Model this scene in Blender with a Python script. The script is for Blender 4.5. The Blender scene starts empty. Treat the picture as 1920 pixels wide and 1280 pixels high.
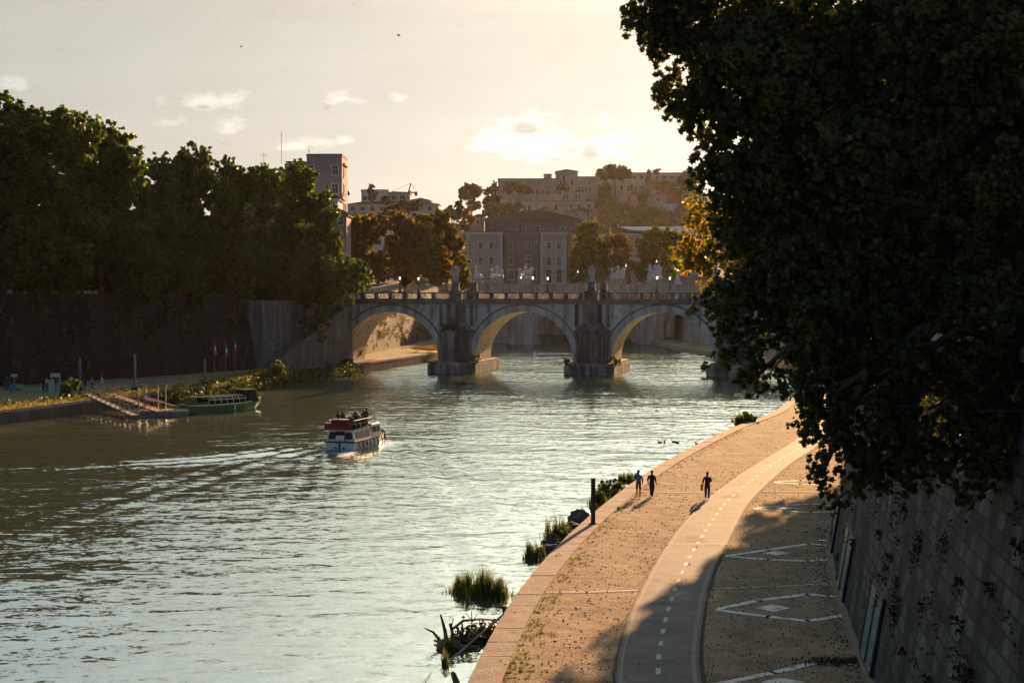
SKY_STR = 0.05; SKY_SAT = 0.65; SKY_SAT2 = 2.6; SKY_TINT = (0.57, 0.57, 0.515); SKY_G = 0.30; SKY_K = 2.55; HIGH = 0.50; ADDED_GLOW = 3.6; SUN_E = 5.0; SUN_C = (1.0, 0.575, 0.275); EXPO = 1.5
HAZE = 0.000016; HAZE_G = 0.65; WA = 0.14; WB = 0.27; WC = 0.24; WIOR = 12
import bpy, math, random
import numpy as np
from mathutils import Vector, Matrix
random.seed(7); rng = np.random.default_rng(7)
scn = bpy.context.scene
COL = scn.collection
R = math.radians
# ---------------------------------------------------------------- camera
F = 2700.0; CAMZ = 14.2
PITCH = math.atan(95 / F)
cd = bpy.data.cameras.new('camera'); cam = bpy.data.objects.new('camera', cd); COL.objects.link(cam)
cam.location = (0, 0, CAMZ); cam.rotation_euler = (R(90) - PITCH, 0, 0)
cd.sensor_width = 36; cd.lens = 36 * F / 1920; cd.clip_start = 0.5; cd.clip_end = 6000
scn.camera = cam
CPI, SPI = math.cos(PITCH), math.sin(PITCH)
def ray(px, py):
    a = (px - 960) / F; b = (640 - py) / F
    return (a, CPI + b * SPI, -SPI + b * CPI)
def G(px, py, z=0.0):                  # point of the picture measured on the level z
    r = ray(px, py); t = (z - CAMZ) / r[2]
    return (r[0] * t, r[1] * t, z)
def P(px, py, Y):                      # point of the picture measured at distance Y
    r = ray(px, py); t = Y / r[1]
    return (r[0] * t, Y, CAMZ + r[2] * t)
def PX(px, Y): return P(px, 545, Y)[0]
def PZ(py, Y): return P(960, py, Y)[2]
# ---------------------------------------------------------------- materials
def newmat(name):
    m = bpy.data.materials.new(name); m.use_nodes = True
    nt = m.node_tree; nt.nodes.clear()
    return m, nt
def N(nt, t, **kw):
    n = nt.nodes.new(t)
    for k, v in kw.items():
        if k.startswith('i_'): n.inputs[k[2:].replace('_', ' ')].default_value = v
        else: setattr(n, k, v)
    return n
def L(nt, a, ao, b, bi): nt.links.new(a.outputs[ao], b.inputs[bi])
def ramp(nt, stops):
    n = nt.nodes.new('ShaderNodeValToRGB'); e = n.color_ramp.elements
    while len(e) < len(stops): e.new(0.5)
    for k, (p, c) in enumerate(stops):
        e[k].position = p; e[k].color = (*c, 1) if len(c) == 3 else c
    return n
_mats = {}
def M(name, c, c2=None, rough=0.8, scale=1.0, bump=0.0, bscale=None, metal=0.0, spec=0.3, emit=None, stretch=(1, 1, 1), pos=(0.35, 0.65)):
    if name in _mats: return _mats[name]
    m, nt = newmat(name)
    out = N(nt, 'ShaderNodeOutputMaterial'); b = N(nt, 'ShaderNodeBsdfPrincipled')
    b.inputs['Roughness'].default_value = rough; b.inputs['Metallic'].default_value = metal
    b.inputs['Specular IOR Level'].default_value = spec
    L(nt, b, 0, out, 0)
    b.inputs['Base Color'].default_value = (*c, 1)
    tc = N(nt, 'ShaderNodeTexCoord'); mp = N(nt, 'ShaderNodeMapping'); mp.inputs['Scale'].default_value = stretch
    L(nt, tc, 'Object', mp, 'Vector')
    if c2 is not None:
        n = N(nt, 'ShaderNodeTexNoise'); n.inputs['Scale'].default_value = scale; n.inputs['Detail'].default_value = 8
        n.inputs['Roughness'].default_value = 0.65
        L(nt, mp, 0, n, 'Vector')
        r = ramp(nt, [(pos[0], c), (pos[1], c2)]); L(nt, n, 'Fac', r, 'Fac'); L(nt, r, 0, b, 'Base Color')
    if bump:
        n2 = N(nt, 'ShaderNodeTexNoise'); n2.inputs['Scale'].default_value = bscale or scale * 4; n2.inputs['Detail'].default_value = 6
        L(nt, mp, 0, n2, 'Vector')
        bp = N(nt, 'ShaderNodeBump'); bp.inputs['Strength'].default_value = min(1, bump); bp.inputs['Distance'].default_value = 0.1
        L(nt, n2, 'Fac', bp, 'Height'); L(nt, bp, 0, b, 'Normal')
    if emit:
        b.inputs['Emission Color'].default_value = (*emit[0], 1); b.inputs['Emission Strength'].default_value = emit[1]
    _mats[name] = m
    return m
def stone(name, c, c2, stain, bw=1.2, bh=0.5, streak=0.5, mortar=0.02, bump=0.5, blockvar=0.25, stainpos=(0.45, 0.62)):
    # coursed stone: block joints and run-off stains that belong to the stone itself
    m, nt = newmat(name)
    out = N(nt, 'ShaderNodeOutputMaterial'); b = N(nt, 'ShaderNodeBsdfPrincipled'); L(nt, b, 0, out, 0)
    b.inputs['Roughness'].default_value = 0.9; b.inputs['Specular IOR Level'].default_value = 0.2
    tc = N(nt, 'ShaderNodeTexCoord'); s = N(nt, 'ShaderNodeSeparateXYZ'); L(nt, tc, 'Object', s, 0)
    ad = N(nt, 'ShaderNodeMath', operation='ADD'); L(nt, s, 'X', ad, 0); L(nt, s, 'Y', ad, 1)
    cb = N(nt, 'ShaderNodeCombineXYZ'); L(nt, ad, 0, cb, 'X'); L(nt, s, 'Z', cb, 'Y')
    br = N(nt, 'ShaderNodeTexBrick'); L(nt, cb, 0, br, 'Vector')
    br.inputs['Scale'].default_value = 1; br.inputs['Brick Width'].default_value = bw; br.inputs['Row Height'].default_value = bh
    br.inputs['Mortar Size'].default_value = mortar; br.inputs['Mortar Smooth'].default_value = 0.3
    v = 1 - blockvar
    br.inputs['Color1'].default_value = (1, 1, 1, 1); br.inputs['Color2'].default_value = (v, v, v * 0.97, 1); br.inputs['Mortar'].default_value = (0.4, 0.38, 0.35, 1)
    n = N(nt, 'ShaderNodeTexNoise'); n.inputs['Scale'].default_value = 0.35; n.inputs['Detail'].default_value = 10; n.inputs['Roughness'].default_value = 0.7
    L(nt, tc, 'Object', n, 'Vector')
    r = ramp(nt, [(0.35, c), (0.65, c2)]); L(nt, n, 'Fac', r, 'Fac')
    mul = N(nt, 'ShaderNodeMixRGB', blend_type='MULTIPLY'); mul.inputs[0].default_value = 1
    L(nt, r, 0, mul, 1); L(nt, br, 'Color', mul, 2)
    mp = N(nt, 'ShaderNodeMapping'); mp.inputs['Scale'].default_value = (0.55, 0.55, 0.07); L(nt, tc, 'Object', mp, 0)
    n3 = N(nt, 'ShaderNodeTexNoise'); n3.inputs['Scale'].default_value = 1.6; n3.inputs['Detail'].default_value = 8; n3.inputs['Roughness'].default_value = 0.62; L(nt, mp, 0, n3, 'Vector')
    r3 = ramp(nt, [(stainpos[0], (0, 0, 0)), (stainpos[1], (streak, streak, streak))]); L(nt, n3, 'Fac', r3, 'Fac')
    mx = N(nt, 'ShaderNodeMixRGB'); L(nt, r3, 0, mx, 0); L(nt, mul, 0, mx, 1); mx.inputs[2].default_value = (*stain, 1)
    L(nt, mx, 0, b, 'Base Color')
    n4 = N(nt, 'ShaderNodeTexNoise'); n4.inputs['Scale'].default_value = 5; n4.inputs['Detail'].default_value = 6; L(nt, tc, 'Object', n4, 'Vector')
    am = N(nt, 'ShaderNodeMath', operation='MULTIPLY_ADD'); L(nt, br, 'Fac', am, 0); am.inputs[1].default_value = -0.8; L(nt, n4, 'Fac', am, 2)
    bp = N(nt, 'ShaderNodeBump'); bp.inputs['Strength'].default_value = bump; bp.inputs['Distance'].default_value = 0.12
    L(nt, am, 0, bp, 'Height'); L(nt, bp, 0, b, 'Normal')
    return m
def leafmat(name, cols, trans=0.45, tcol=None, rough=0.5):
    m, nt = newmat(name)
    out = N(nt, 'ShaderNodeOutputMaterial')
    g = N(nt, 'ShaderNodeNewGeometry')
    r = ramp(nt, [(i / (len(cols) - 1), c) for i, c in enumerate(cols)]); L(nt, g, 'Random Per Island', r, 'Fac')
    n = N(nt, 'ShaderNodeTexNoise'); n.inputs['Scale'].default_value = 0.25; n.inputs['Detail'].default_value = 2
    tc = N(nt, 'ShaderNodeTexCoord'); L(nt, tc, 'Object', n, 'Vector')
    hs = N(nt, 'ShaderNodeHueSaturation'); L(nt, r, 0, hs, 'Color')
    ma = N(nt, 'ShaderNodeMath', operation='MULTIPLY_ADD'); L(nt, n, 'Fac', ma, 0); ma.inputs[1].default_value = -0.06; ma.inputs[2].default_value = 0.535
    L(nt, ma, 0, hs, 'Hue')
    d = N(nt, 'ShaderNodeBsdfPrincipled'); d.inputs['Roughness'].default_value = rough; d.inputs['Specular IOR Level'].default_value = 0.25; L(nt, hs, 0, d, 'Base Color')
    t = N(nt, 'ShaderNodeBsdfTranslucent')
    if tcol:
        mx2 = N(nt, 'ShaderNodeMixRGB', blend_type='MULTIPLY'); mx2.inputs[0].default_value = 1; L(nt, hs, 0, mx2, 1); mx2.inputs[2].default_value = (*tcol, 1); L(nt, mx2, 0, t, 0)
    else: L(nt, hs, 0, t, 0)
    mx = N(nt, 'ShaderNodeMixShader'); mx.inputs[0].default_value = trans; L(nt, d, 0, mx, 1); L(nt, t, 0, mx, 2); L(nt, mx, 0, out, 0)
    return m
# ---------------------------------------------------------------- objects
def tag(o, label=None, cat=None, group=None, kind=None):
    if label: o['label'] = label
    if cat: o['category'] = cat
    if group: o['group'] = group
    if kind: o['kind'] = kind
    return o
def empty(name, loc, label, cat, group=None, rz=0.0):
    o = bpy.data.objects.new(name, None); COL.objects.link(o); o.location = loc; o.rotation_euler = (0, 0, rz)
    o.empty_display_size = 0.2
    return tag(o, label, cat, group)
def link(name, me, parent=None, mats=None):
    if mats is not None:
        for m in (mats if isinstance(mats, (list, tuple)) else [mats]): me.materials.append(m)
    o = bpy.data.objects.new(name, me); COL.objects.link(o)
    if parent: o.parent = parent
    return o
def copy_tree(o, parent=None):
    c = o.copy(); COL.objects.link(c)
    if parent: c.parent = parent
    for ch in list(o.children): copy_tree(ch, c)
    return c
class MB:
    def __init__(s): s.v = []; s.f = []; s.m = []
    def add(s, vs, fs, mi=0):
        o = len(s.v); s.v += [tuple(p) for p in vs]
        for f in fs: s.f.append(tuple(i + o for i in f)); s.m.append(mi)
        return s
    def box(s, x0, x1, y0, y1, z0, z1, mi=0):
        v = [(x, y, z) for z in (z0, z1) for y in (y0, y1) for x in (x0, x1)]
        return s.add(v, [(0, 2, 3, 1), (4, 5, 7, 6), (0, 1, 5, 4), (2, 6, 7, 3), (0, 4, 6, 2), (1, 3, 7, 5)], mi)
    def beam(s, a, b, w, h=None, mi=0, up=(0, 0, 1)):
        h = h or w; a = Vector(a); b = Vector(b); d = (b - a).normalized(); u = Vector(up)
        if abs(d.dot(u)) > 0.99: u = Vector((0, 1, 0))
        r = d.cross(u).normalized() * w / 2; u2 = r.cross(d).normalized() * h / 2
        v = [a - r - u2, a + r - u2, a + r + u2, a - r + u2, b - r - u2, b + r - u2, b + r + u2, b - r + u2]
        return s.add(v, [(0, 3, 2, 1), (4, 5, 6, 7), (0, 1, 5, 4), (1, 2, 6, 5), (2, 3, 7, 6), (3, 0, 4, 7)], mi)
    def tube(s, pts, rad, n=8, mi=0):
        pts = [Vector(p) for p in pts]
        if not isinstance(rad, (list, tuple)): rad = [rad] * len(pts)
        vs = []
        for i, p in enumerate(pts):
            d = (pts[min(i + 1, len(pts) - 1)] - pts[max(i - 1, 0)]).normalized()
            u = Vector((0, 0, 1)) if abs(d.z) < 0.95 else Vector((1, 0, 0))
            a = d.cross(u).normalized(); b = a.cross(d)
            vs += [p + (a * math.cos(2 * math.pi * k / n) + b * math.sin(2 * math.pi * k / n)) * rad[i] for k in range(n)]
        fs = [(i * n + k, i * n + (k + 1) % n, (i + 1) * n + (k + 1) % n, (i + 1) * n + k) for i in range(len(pts) - 1) for k in range(n)]
        fs += [tuple(range(n))[::-1], tuple((len(pts) - 1) * n + k for k in range(n))]
        return s.add(vs, fs, mi)
    def lathe(s, prof, c=(0, 0, 0), n=12, mi=0, sx=1, sy=1):
        vs = [(c[0] + r * sx * math.cos(2 * math.pi * k / n), c[1] + r * sy * math.sin(2 * math.pi * k / n), c[2] + z) for r, z in prof for k in range(n)]
        fs = [(i * n + k, i * n + (k + 1) % n, (i + 1) * n + (k + 1) % n, (i + 1) * n + k) for i in range(len(prof) - 1) for k in range(n)]
        fs += [tuple(range(n))[::-1], tuple((len(prof) - 1) * n + k for k in range(n))]
        return s.add(vs, fs, mi)
    def prism(s, poly, z0, z1, mi=0):
        n = len(poly)
        vs = [(p[0], p[1], z0) for p in poly] + [(p[0], p[1], z1) for p in poly]
        return s.add(vs, [tuple(range(n))[::-1], tuple(range(n, 2 * n))] + [(k, (k + 1) % n, n + (k + 1) % n, n + k) for k in range(n)], mi)
    def ring(s, c, R0, r, axis='y', n=16, k=6, mi=0):
        pts = []
        for i in range(n + 1):
            a = 2 * math.pi * i / n
            d = (math.cos(a) * R0, math.sin(a) * R0)
            pts.append({'y': (c[0] + d[0], c[1], c[2] + d[1]), 'x': (c[0], c[1] + d[0], c[2] + d[1]), 'z': (c[0] + d[0], c[1] + d[1], c[2])}[axis])
        return s.tube(pts, r, k, mi)
    def ball(s, c, r, n=10, mi=0, sq=(1, 1, 1)):
        k = n // 2 + 1; prof = [(max(0.02 * r, r * math.sin(math.pi * i / k)), -r * math.cos(math.pi * i / k) * sq[2]) for i in range(k + 1)]
        return s.lathe(prof, c, n, mi, sq[0], sq[1])
    def xf(s, mat):
        s.v = [tuple(mat @ Vector(p)) for p in s.v]; return s
    def build(s, name, mats, parent=None, world=False, smooth=False):
        v = s.v
        if world and parent is not None:
            l = parent.location; v = [(p[0] - l[0], p[1] - l[1], p[2] - l[2]) for p in v]
        me = bpy.data.meshes.new(name); me.from_pydata(v, [], s.f)
        me.polygons.foreach_set('material_index', s.m)
        if smooth: me.polygons.foreach_set('use_smooth', [True] * len(s.f))
        me.update()
        return link(name, me, parent, mats)
def interp(x, xs, ys): return float(np.interp(x, xs, ys))
# ---------------------------------------------------------------- leaves
STAR = []
for k, (a, r) in enumerate([(0, 1.0), (28, .48), (55, .88), (90, .40), (125, .62), (180, .30), (235, .62), (270, .40), (305, .88), (332, .48)]):
    STAR.append((math.cos(R(a)) * r, math.sin(R(a)) * r))
RHOMB = [(1, 0), (0.1, 0.62), (-0.9, 0.05), (0.05, -0.6)]
def unit(n):
    v = rng.normal(size=(n, 3)); return v / np.linalg.norm(v, axis=1)[:, None]
def leaf_mesh(name, pos, size, shape, outward=None, droop=0.3):
    n = len(pos); nrm = unit(n)
    if outward is not None: nrm = nrm + outward * 0.9
    nrm[:, 2] += 0.25; nrm /= np.linalg.norm(nrm, axis=1)[:, None]
    t = np.cross(nrm, unit(n)); t /= (np.linalg.norm(t, axis=1)[:, None] + 1e-6); b = np.cross(nrm, t)
    s = (size * rng.uniform(0.5, 1.35, n))[:, None]
    k = len(shape); V = np.zeros((n, k, 3))
    for i, (a, c) in enumerate(shape):
        bend = -droop * (a * a + c * c) * 0.5
        V[:, i] = pos + t * s * a + b * s * c + nrm * s * bend
    me = bpy.data.meshes.new(name)
    me.vertices.add(n * k); me.vertices.foreach_set('co', V.reshape(-1).astype(np.float32))
    me.loops.add(n * k); me.loops.foreach_set('vertex_index', np.arange(n * k, dtype=np.int32))
    me.polygons.add(n); me.polygons.foreach_set('loop_start', np.arange(n, dtype=np.int32) * k)
    me.update(calc_edges=True); me.validate()
    return me
def crown_pts(blobs, n, puff=0.3, npuff=16, hollow=0.45):
    # blobs: (x, y, z, rx, ry, rz); clumps spread through each
    C, Rr, Bc = [], [], []
    for (x, y, z, rx, ry, rz) in blobs:
        rm = (rx * ry * rz) ** (1 / 3); k = max(5, int(npuff))
        d = unit(k); q = rng.uniform(hollow ** 3, 1.12, k) ** (1 / 3)
        f = rng.uniform(0.45, 1.45, k) ** 1.2
        c = np.array([x, y, z]) + d * q[:, None] * np.array([rx, ry, rz]) * (1 - puff * f * 0.55)[:, None]
        C.append(c); Rr.append(rm * puff * f); Bc.append(np.tile([x, y, z], (k, 1)))
    C = np.vstack(C); Rr = np.concatenate(Rr); Bc = np.vstack(Bc)
    # twigs: small leaf bunches on the skin of every clump
    w = Rr ** 2; nt_ = max(40, n // 16); ti = rng.choice(len(C), nt_, p=w / w.sum())
    td = unit(nt_); tc_ = C[ti] + td * (Rr[ti] * rng.uniform(0.45, 1.12, nt_))[:, None]; tr_ = Rr[ti] * rng.uniform(.14, .34, nt_)
    idx = rng.choice(nt_, n, p=tr_ / tr_.sum())
    d = unit(n); rr = rng.uniform(0.05, 1, n) ** (1 / 2.0)
    pos = tc_[idx] + d * (tr_[idx] * rr)[:, None]
    out = pos - Bc[ti[idx]]; out /= (np.linalg.norm(out, axis=1)[:, None] + 1e-6)
    return pos, d * 0.4 + td[idx] * 0.4 + out * 0.3
def pxblobs(L_, Y0):
    # (px, py, rpx, rpy[, Y]) measured in the picture at distance Y -> metres
    o = []
    for b in L_:
        Y = b[4] if len(b) > 4 else Y0
        x, y, z = P(b[0], b[1], Y); s = Y / F
        rx = b[2] * s; rz = b[3] * s; ry = (b[5] if len(b) > 5 else (rx + rz) / 2)
        o.append((x, y, z, rx, ry, rz))
    return o
BARK = M('bark', (0.10, 0.085, 0.06), (0.2, 0.18, 0.13), 0.9, 2.0, 0.6, 8)
BARKD = M('bark_dark', (0.06, 0.045, 0.03), (0.11, 0.08, 0.055), 0.9, 1.0, 0.5, 4)
def tree(name, label, cat, base, blobs, n, size, mat, shape=RHOMB, group=None, trunk_r=0.35, puff=0.3, npuff=16, hollow=0.45, bark=None, twigs=4):
    e = empty(name, base, label, cat, group)
    pos, out = crown_pts(blobs, n, puff, npuff, hollow)
    pos = pos - np.array(base)
    me = leaf_mesh('crown', pos, size, shape, out)
    link('crown', me, e, mat)
    t = MB(); b = Vector(base)
    cc = Vector((np.mean([q[0] for q in blobs]), np.mean([q[1] for q in blobs]), max(q[2] for q in blobs)))
    mid = b.lerp(Vector((cc.x, cc.y, b.z + (cc.z - b.z) * 0.45)), 0.8)
    lo = Vector((b.x * 0.9 + mid.x * 0.1, b.y * 0.9 + mid.y * 0.1, b.z * 0.55 + mid.z * 0.45))
    t.tube([b - Vector((0, 0, 0.3)), b + Vector((0, 0, 0.5)), lo, mid, cc], [trunk_r * 1.5, trunk_r * 1.05, trunk_r * 0.9, trunk_r * 0.7, trunk_r * 0.12], 9)
    for q in blobs:
        c = Vector(q[:3]); s0 = lo.lerp(mid, random.uniform(0.2, 1))
        m2 = s0.lerp(c, 0.5) + Vector((random.uniform(-.4, .4), random.uniform(-.4, .4), random.uniform(0, 0.8)))
        rr = trunk_r * 0.42
        t.tube([s0, m2, c], [rr, rr * 0.6, rr * 0.25], 6)
        for k in range(twigs):
            d = Vector(unit(1)[0]); e2 = c + Vector((d.x * q[3], d.y * q[4], d.z * q[5])) * 0.8
            t.tube([m2.lerp(c, random.uniform(.3, 1)), e2], [rr * 0.3, rr * 0.08], 5)
    t.build('trunk', bark or BARK, e, True, True)
    return e
# ---------------------------------------------------------------- figures
def skin_mesh(name, pts, edges, rad, root=0, sub=1):
    me = bpy.data.meshes.new(name); me.from_pydata(pts, edges, [])
    o = bpy.data.objects.new(name, me); COL.objects.link(o)
    md = o.modifiers.new('s', 'SKIN'); md.use_smooth_shade = True; md.branch_smoothing = 0.6
    sv = me.skin_vertices[0].data if me.skin_vertices else None
    if sv is None:
        me.attributes; o.modifiers.remove(md); md = o.modifiers.new('s', 'SKIN'); sv = me.skin_vertices[0].data
    for i, r in enumerate(rad):
        sv[i].radius = (r, r) if not isinstance(r, tuple) else r
        sv[i].use_root = (i == root)
    ms = o.modifiers.new('u', 'SUBSURF'); ms.levels = sub; ms.render_levels = sub
    dg = bpy.context.evaluated_depsgraph_get(); dg.update()
    m2 = bpy.data.meshes.new_from_object(o.evaluated_get(dg), depsgraph=dg); m2.name = name
    bpy.data.objects.remove(o); bpy.data.meshes.remove(me)
    return m2
def figure(name, pose='walk', stride=0.28, arms=None, sub=1, shorts=False, lean=0.0):
    # facing +Y, feet on z=0, 1.75 m tall. returns mesh with slots skin, top, legs, shoe
    s = stride
    J = {'pel': (0, 0, .96), 'bel': (0, .01, 1.10), 'che': (0, 0.01 + lean, 1.32), 'nec': (0, 0 + lean, 1.48), 'hd0': (0, .03 + lean, 1.56), 'hd1': (0, .03 + lean, 1.66), 'hd2': (0, .02 + lean, 1.71),
         'nos': (0, .115 + lean, 1.605),
         'hL': (-.095, 0, .93), 'hR': (.095, 0, .93)}
    if pose == 'sit':
        J.update(kL=(-.13, .42, .93), kR=(.13, .42, .93), aL=(-.13, .42, .50), aR=(.13, .42, .50), tL=(-.14, .55, .46), tR=(.14, .55, .46))
    else:
        J.update(kL=(-.10, s * .55, .50), kR=(.10, -s * .25 + .06, .50), aL=(-.10, s * .8, .09), aR=(.10, -s * 1.1, .14 if s > .1 else .09),
                 tL=(-.11, s * .8 + .16, .04), tR=(.11, -s * 1.1 + .13, .05))
    ar = arms or [((-.19, 0, 1.40), (-.25, -.08, 1.13), (-.25, .02, .88)), ((.19, 0, 1.40), (.25, .05, 1.13), (.24, .18, .92))]
    for q, sd in zip(ar, 'LR'):
        J['s' + sd], J['e' + sd], J['w' + sd] = [(p[0], p[1] + lean, p[2]) for p in q]
        w = Vector(J['w' + sd]); e = Vector(J['e' + sd]); d = (w - e).normalized()
        J['p' + sd] = tuple(w + d * .08)
        sx = -1 if sd == 'L' else 1
        for k in range(4):
            J['f%s%d' % (sd, k)] = tuple(w + d * (.155 + (.01 if k in (1, 2) else -.01)) + Vector((0.01 * sx, (k - 1.5) * .022, 0)))
        J['f%s4' % sd] = tuple(w + d * .09 + Vector((0, .06, .0)))
    E = [('pel', 'bel'), ('bel', 'che'), ('che', 'nec'), ('nec', 'hd0'), ('hd0', 'hd1'), ('hd1', 'hd2'), ('hd0', 'nos'), ('pel', 'hL'), ('pel', 'hR')]
    for sd in 'LR':
        E += [('h' + sd, 'k' + sd), ('k' + sd, 'a' + sd), ('a' + sd, 't' + sd), ('che', 's' + sd), ('s' + sd, 'e' + sd), ('e' + sd, 'w' + sd), ('w' + sd, 'p' + sd)]
        E += [('p' + sd, 'f%s%d' % (sd, k)) for k in range(5)]
    rad = dict(pel=(.185, .135), bel=(.17, .125), che=(.205, .14), nec=.065, hd0=(.085, .095), hd1=(.098, .115), hd2=(.06, .07), nos=.02, hL=.125, hR=.125)
    for sd in 'LR':
        rad.update({'k' + sd: .088 if not shorts else .062, 'a' + sd: .062 if not shorts else .045, 't' + sd: .048, 's' + sd: .085, 'e' + sd: .060, 'w' + sd: .038, 'p' + sd: (.045, .026)})
        for k in range(5): rad['f%s%d' % (sd, k)] = .010
    ks = list(J); idx = {k: i for i, k in enumerate(ks)}
    me = skin_mesh(name, [J[k] for k in ks], [(idx[a], idx[b]) for a, b in E], [rad[k] for k in ks], idx['pel'], sub)
    slot = {}
    for a, b in E:
        q = 1
        if b[0] == 'k' or b in ('hL', 'hR') or a == 'pel': q = 2 if b != 'bel' else 1
        if b[0] == 'a': q = 0 if shorts else 2
        if b[0] == 't': q = 3
        if b in ('wL', 'wR', 'pL', 'pR') or b[0] == 'f' or b in ('hd0', 'hd1', 'hd2', 'nos'): q = 0
        slot[(a, b)] = q
    A = np.array([J[a] for a, b in E]); B = np.array([J[b] for a, b in E]); S = [slot[e] for e in E]
    rr = np.array([max(rad[a]) if isinstance(rad[a], tuple) else rad[a] for a, b in E])
    for p in me.polygons:
        c = np.array(p.center); ab = B - A; t = np.clip(((c - A) * ab).sum(1) / (ab * ab).sum(1), 0, 1)
        d = np.linalg.norm(A + ab * t[:, None] - c, axis=1) - rr * 0.6
        p.material_index = S[int(d.argmin())]
    return me
SKIN = M('skin', (0.35, 0.2, 0.13), rough=0.6)
HAIR = M('hair', (0.02, 0.013, 0.01), rough=0.7)
SHOE = M('shoe', (0.03, 0.03, 0.03), rough=0.6)
def cloth(name, c): return M('cloth_' + name, c, tuple(x * 0.75 for x in c), 0.9, 6)
def hair_mesh(long=False, lean=0.0):
    b = MB(); b.ball((0, .015 + lean, 1.665), .112, 12, 0, (0.88, 1.02, 0.9))
    if long: b.ball((0, -.045 + lean, 1.56), .10, 10, 0, (0.9, .6, 1.5))
    me = bpy.data.meshes.new('hair'); me.from_pydata(b.v, [], b.f); me.polygons.foreach_set('use_smooth', [True] * len(b.f)); me.materials.append(HAIR)
    return me
_fig = {}
def person(me, label, loc, rz, top, legs, group=None, scale=1.0, hair=None, cat='person', shoe=None):
    key = (me.name, top.name, legs.name)
    if key not in _fig:
        m2 = me.copy()
        for mm in (SKIN, top, legs, shoe or SHOE): m2.materials.append(mm)
        _fig[key] = m2
    o = bpy.data.objects.new('person', _fig[key]); COL.objects.link(o)
    o.location = loc; o.rotation_euler = (0, 0, rz); o.scale = (scale,) * 3
    tag(o, label, cat, group)
    if hair: link('hair', hair, o)
    return o
# ---------------------------------------------------------------- world, sun
SUN_AZ = 17.0; SUN_EL = 15.3
w = bpy.data.worlds.new('World'); scn.world = w; w.use_nodes = True
nt = w.node_tree; nt.nodes.clear()
out = N(nt, 'ShaderNodeOutputWorld'); bg = N(nt, 'ShaderNodeBackground'); L(nt, bg, 0, out, 0)
bg.inputs['Strength'].default_value = SKY_STR
sky = N(nt, 'ShaderNodeTexSky', sky_type='NISHITA'); sky.sun_disc = False
sky.sun_elevation = R(SUN_EL); sky.sun_rotation = R(SUN_AZ)
sky.air_density = 1.0; sky.dust_density = 3.0; sky.ozone_density = 1.0; sky.altitude = 20
hs = N(nt, 'ShaderNodeHueSaturation')
tint = N(nt, 'ShaderNodeMixRGB', blend_type='MULTIPLY'); tint.inputs[0].default_value = 1; tint.inputs[2].default_value = (*SKY_TINT, 1); L(nt, sky, 0, tint, 1)
gam = N(nt, 'ShaderNodeGamma'); gam.inputs['Gamma'].default_value = SKY_G; L(nt, tint, 0, gam, 0); L(nt, gam, 0, hs, 'Color')
tc = N(nt, 'ShaderNodeTexCoord'); sx = N(nt, 'ShaderNodeSeparateXYZ'); L(nt, tc, 'Generated', sx, 0)
def MA(op, a, b=None, c=None):
    n = N(nt, 'ShaderNodeMath', operation=op)
    for i, q in enumerate((a, b, c)):
        if q is None: continue
        if isinstance(q, (int, float)): n.inputs[i].default_value = q
        else: nt.links.new(q, n.inputs[i])
    return n.outputs[0]
mr = N(nt, 'ShaderNodeMapRange'); mr.inputs['From Min'].default_value = 0.12; mr.inputs['From Max'].default_value = 0.5
mr.inputs['To Min'].default_value = SKY_SAT; mr.inputs['To Max'].default_value = SKY_SAT2; bk = N(nt, 'ShaderNodeMath', operation='MULTIPLY_ADD'); L(nt, sx, 'Y', bk, 0); bk.inputs[1].default_value = -0.5; bk.inputs[2].default_value = 0.0
mxz = N(nt, 'ShaderNodeMath', operation='MAXIMUM'); L(nt, sx, 'Z', mxz, 0); L(nt, bk, 0, mxz, 1); L(nt, mxz, 0, mr, 'Value'); L(nt, mr, 0, hs, 'Saturation')
ycl = MA('MAXIMUM', sx.outputs['Y'], 0.02)
u = MA('DIVIDE', sx.outputs['X'], ycl); v = MA('DIVIDE', sx.outputs['Z'], ycl)
uv = N(nt, 'ShaderNodeCombineXYZ'); nt.links.new(u, uv.inputs[0]); nt.links.new(v, uv.inputs[1])
def noise(scale, detail, rough, sc=(1, 1, 1), off=(0, 0, 0)):
    mp = N(nt, 'ShaderNodeMapping'); mp.inputs['Scale'].default_value = sc; mp.inputs['Location'].default_value = off; L(nt, uv, 0, mp, 0)
    n = N(nt, 'ShaderNodeTexNoise'); n.inputs['Scale'].default_value = scale; n.inputs['Detail'].default_value = detail; n.inputs['Roughness'].default_value = rough
    L(nt, mp, 0, n, 'Vector'); return n.outputs['Fac']
n1 = noise(48, 9, 0.62, (0.7, 1.4, 1)); n2 = noise(5.5, 5, 0.6, (0.5, 2.6, 1), (3, 1, 0))
def patches(lst):
    tot = None
    for (px, py, rx, ry, st) in lst:
        a = MA('MULTIPLY', MA('SUBTRACT', u, (px - 960) / F), F / rx); b = MA('MULTIPLY', MA('SUBTRACT', v, (545 - py) / F), F / ry)
        # flat-based: steeper below
        b = MA('MULTIPLY', b, MA('ADD', 1.0, MA('MULTIPLY', MA('LESS_THAN', b, 0), 0.9)))
        d = MA('ADD', MA('MULTIPLY', a, a), MA('MULTIPLY', b, b))
        g = MA('MULTIPLY', MA('MAXIMUM', MA('SUBTRACT', 1.0, MA('SQRT', d)), 0), st)
        tot = g if tot is None else MA('MAXIMUM', tot, g)
    return tot
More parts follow.
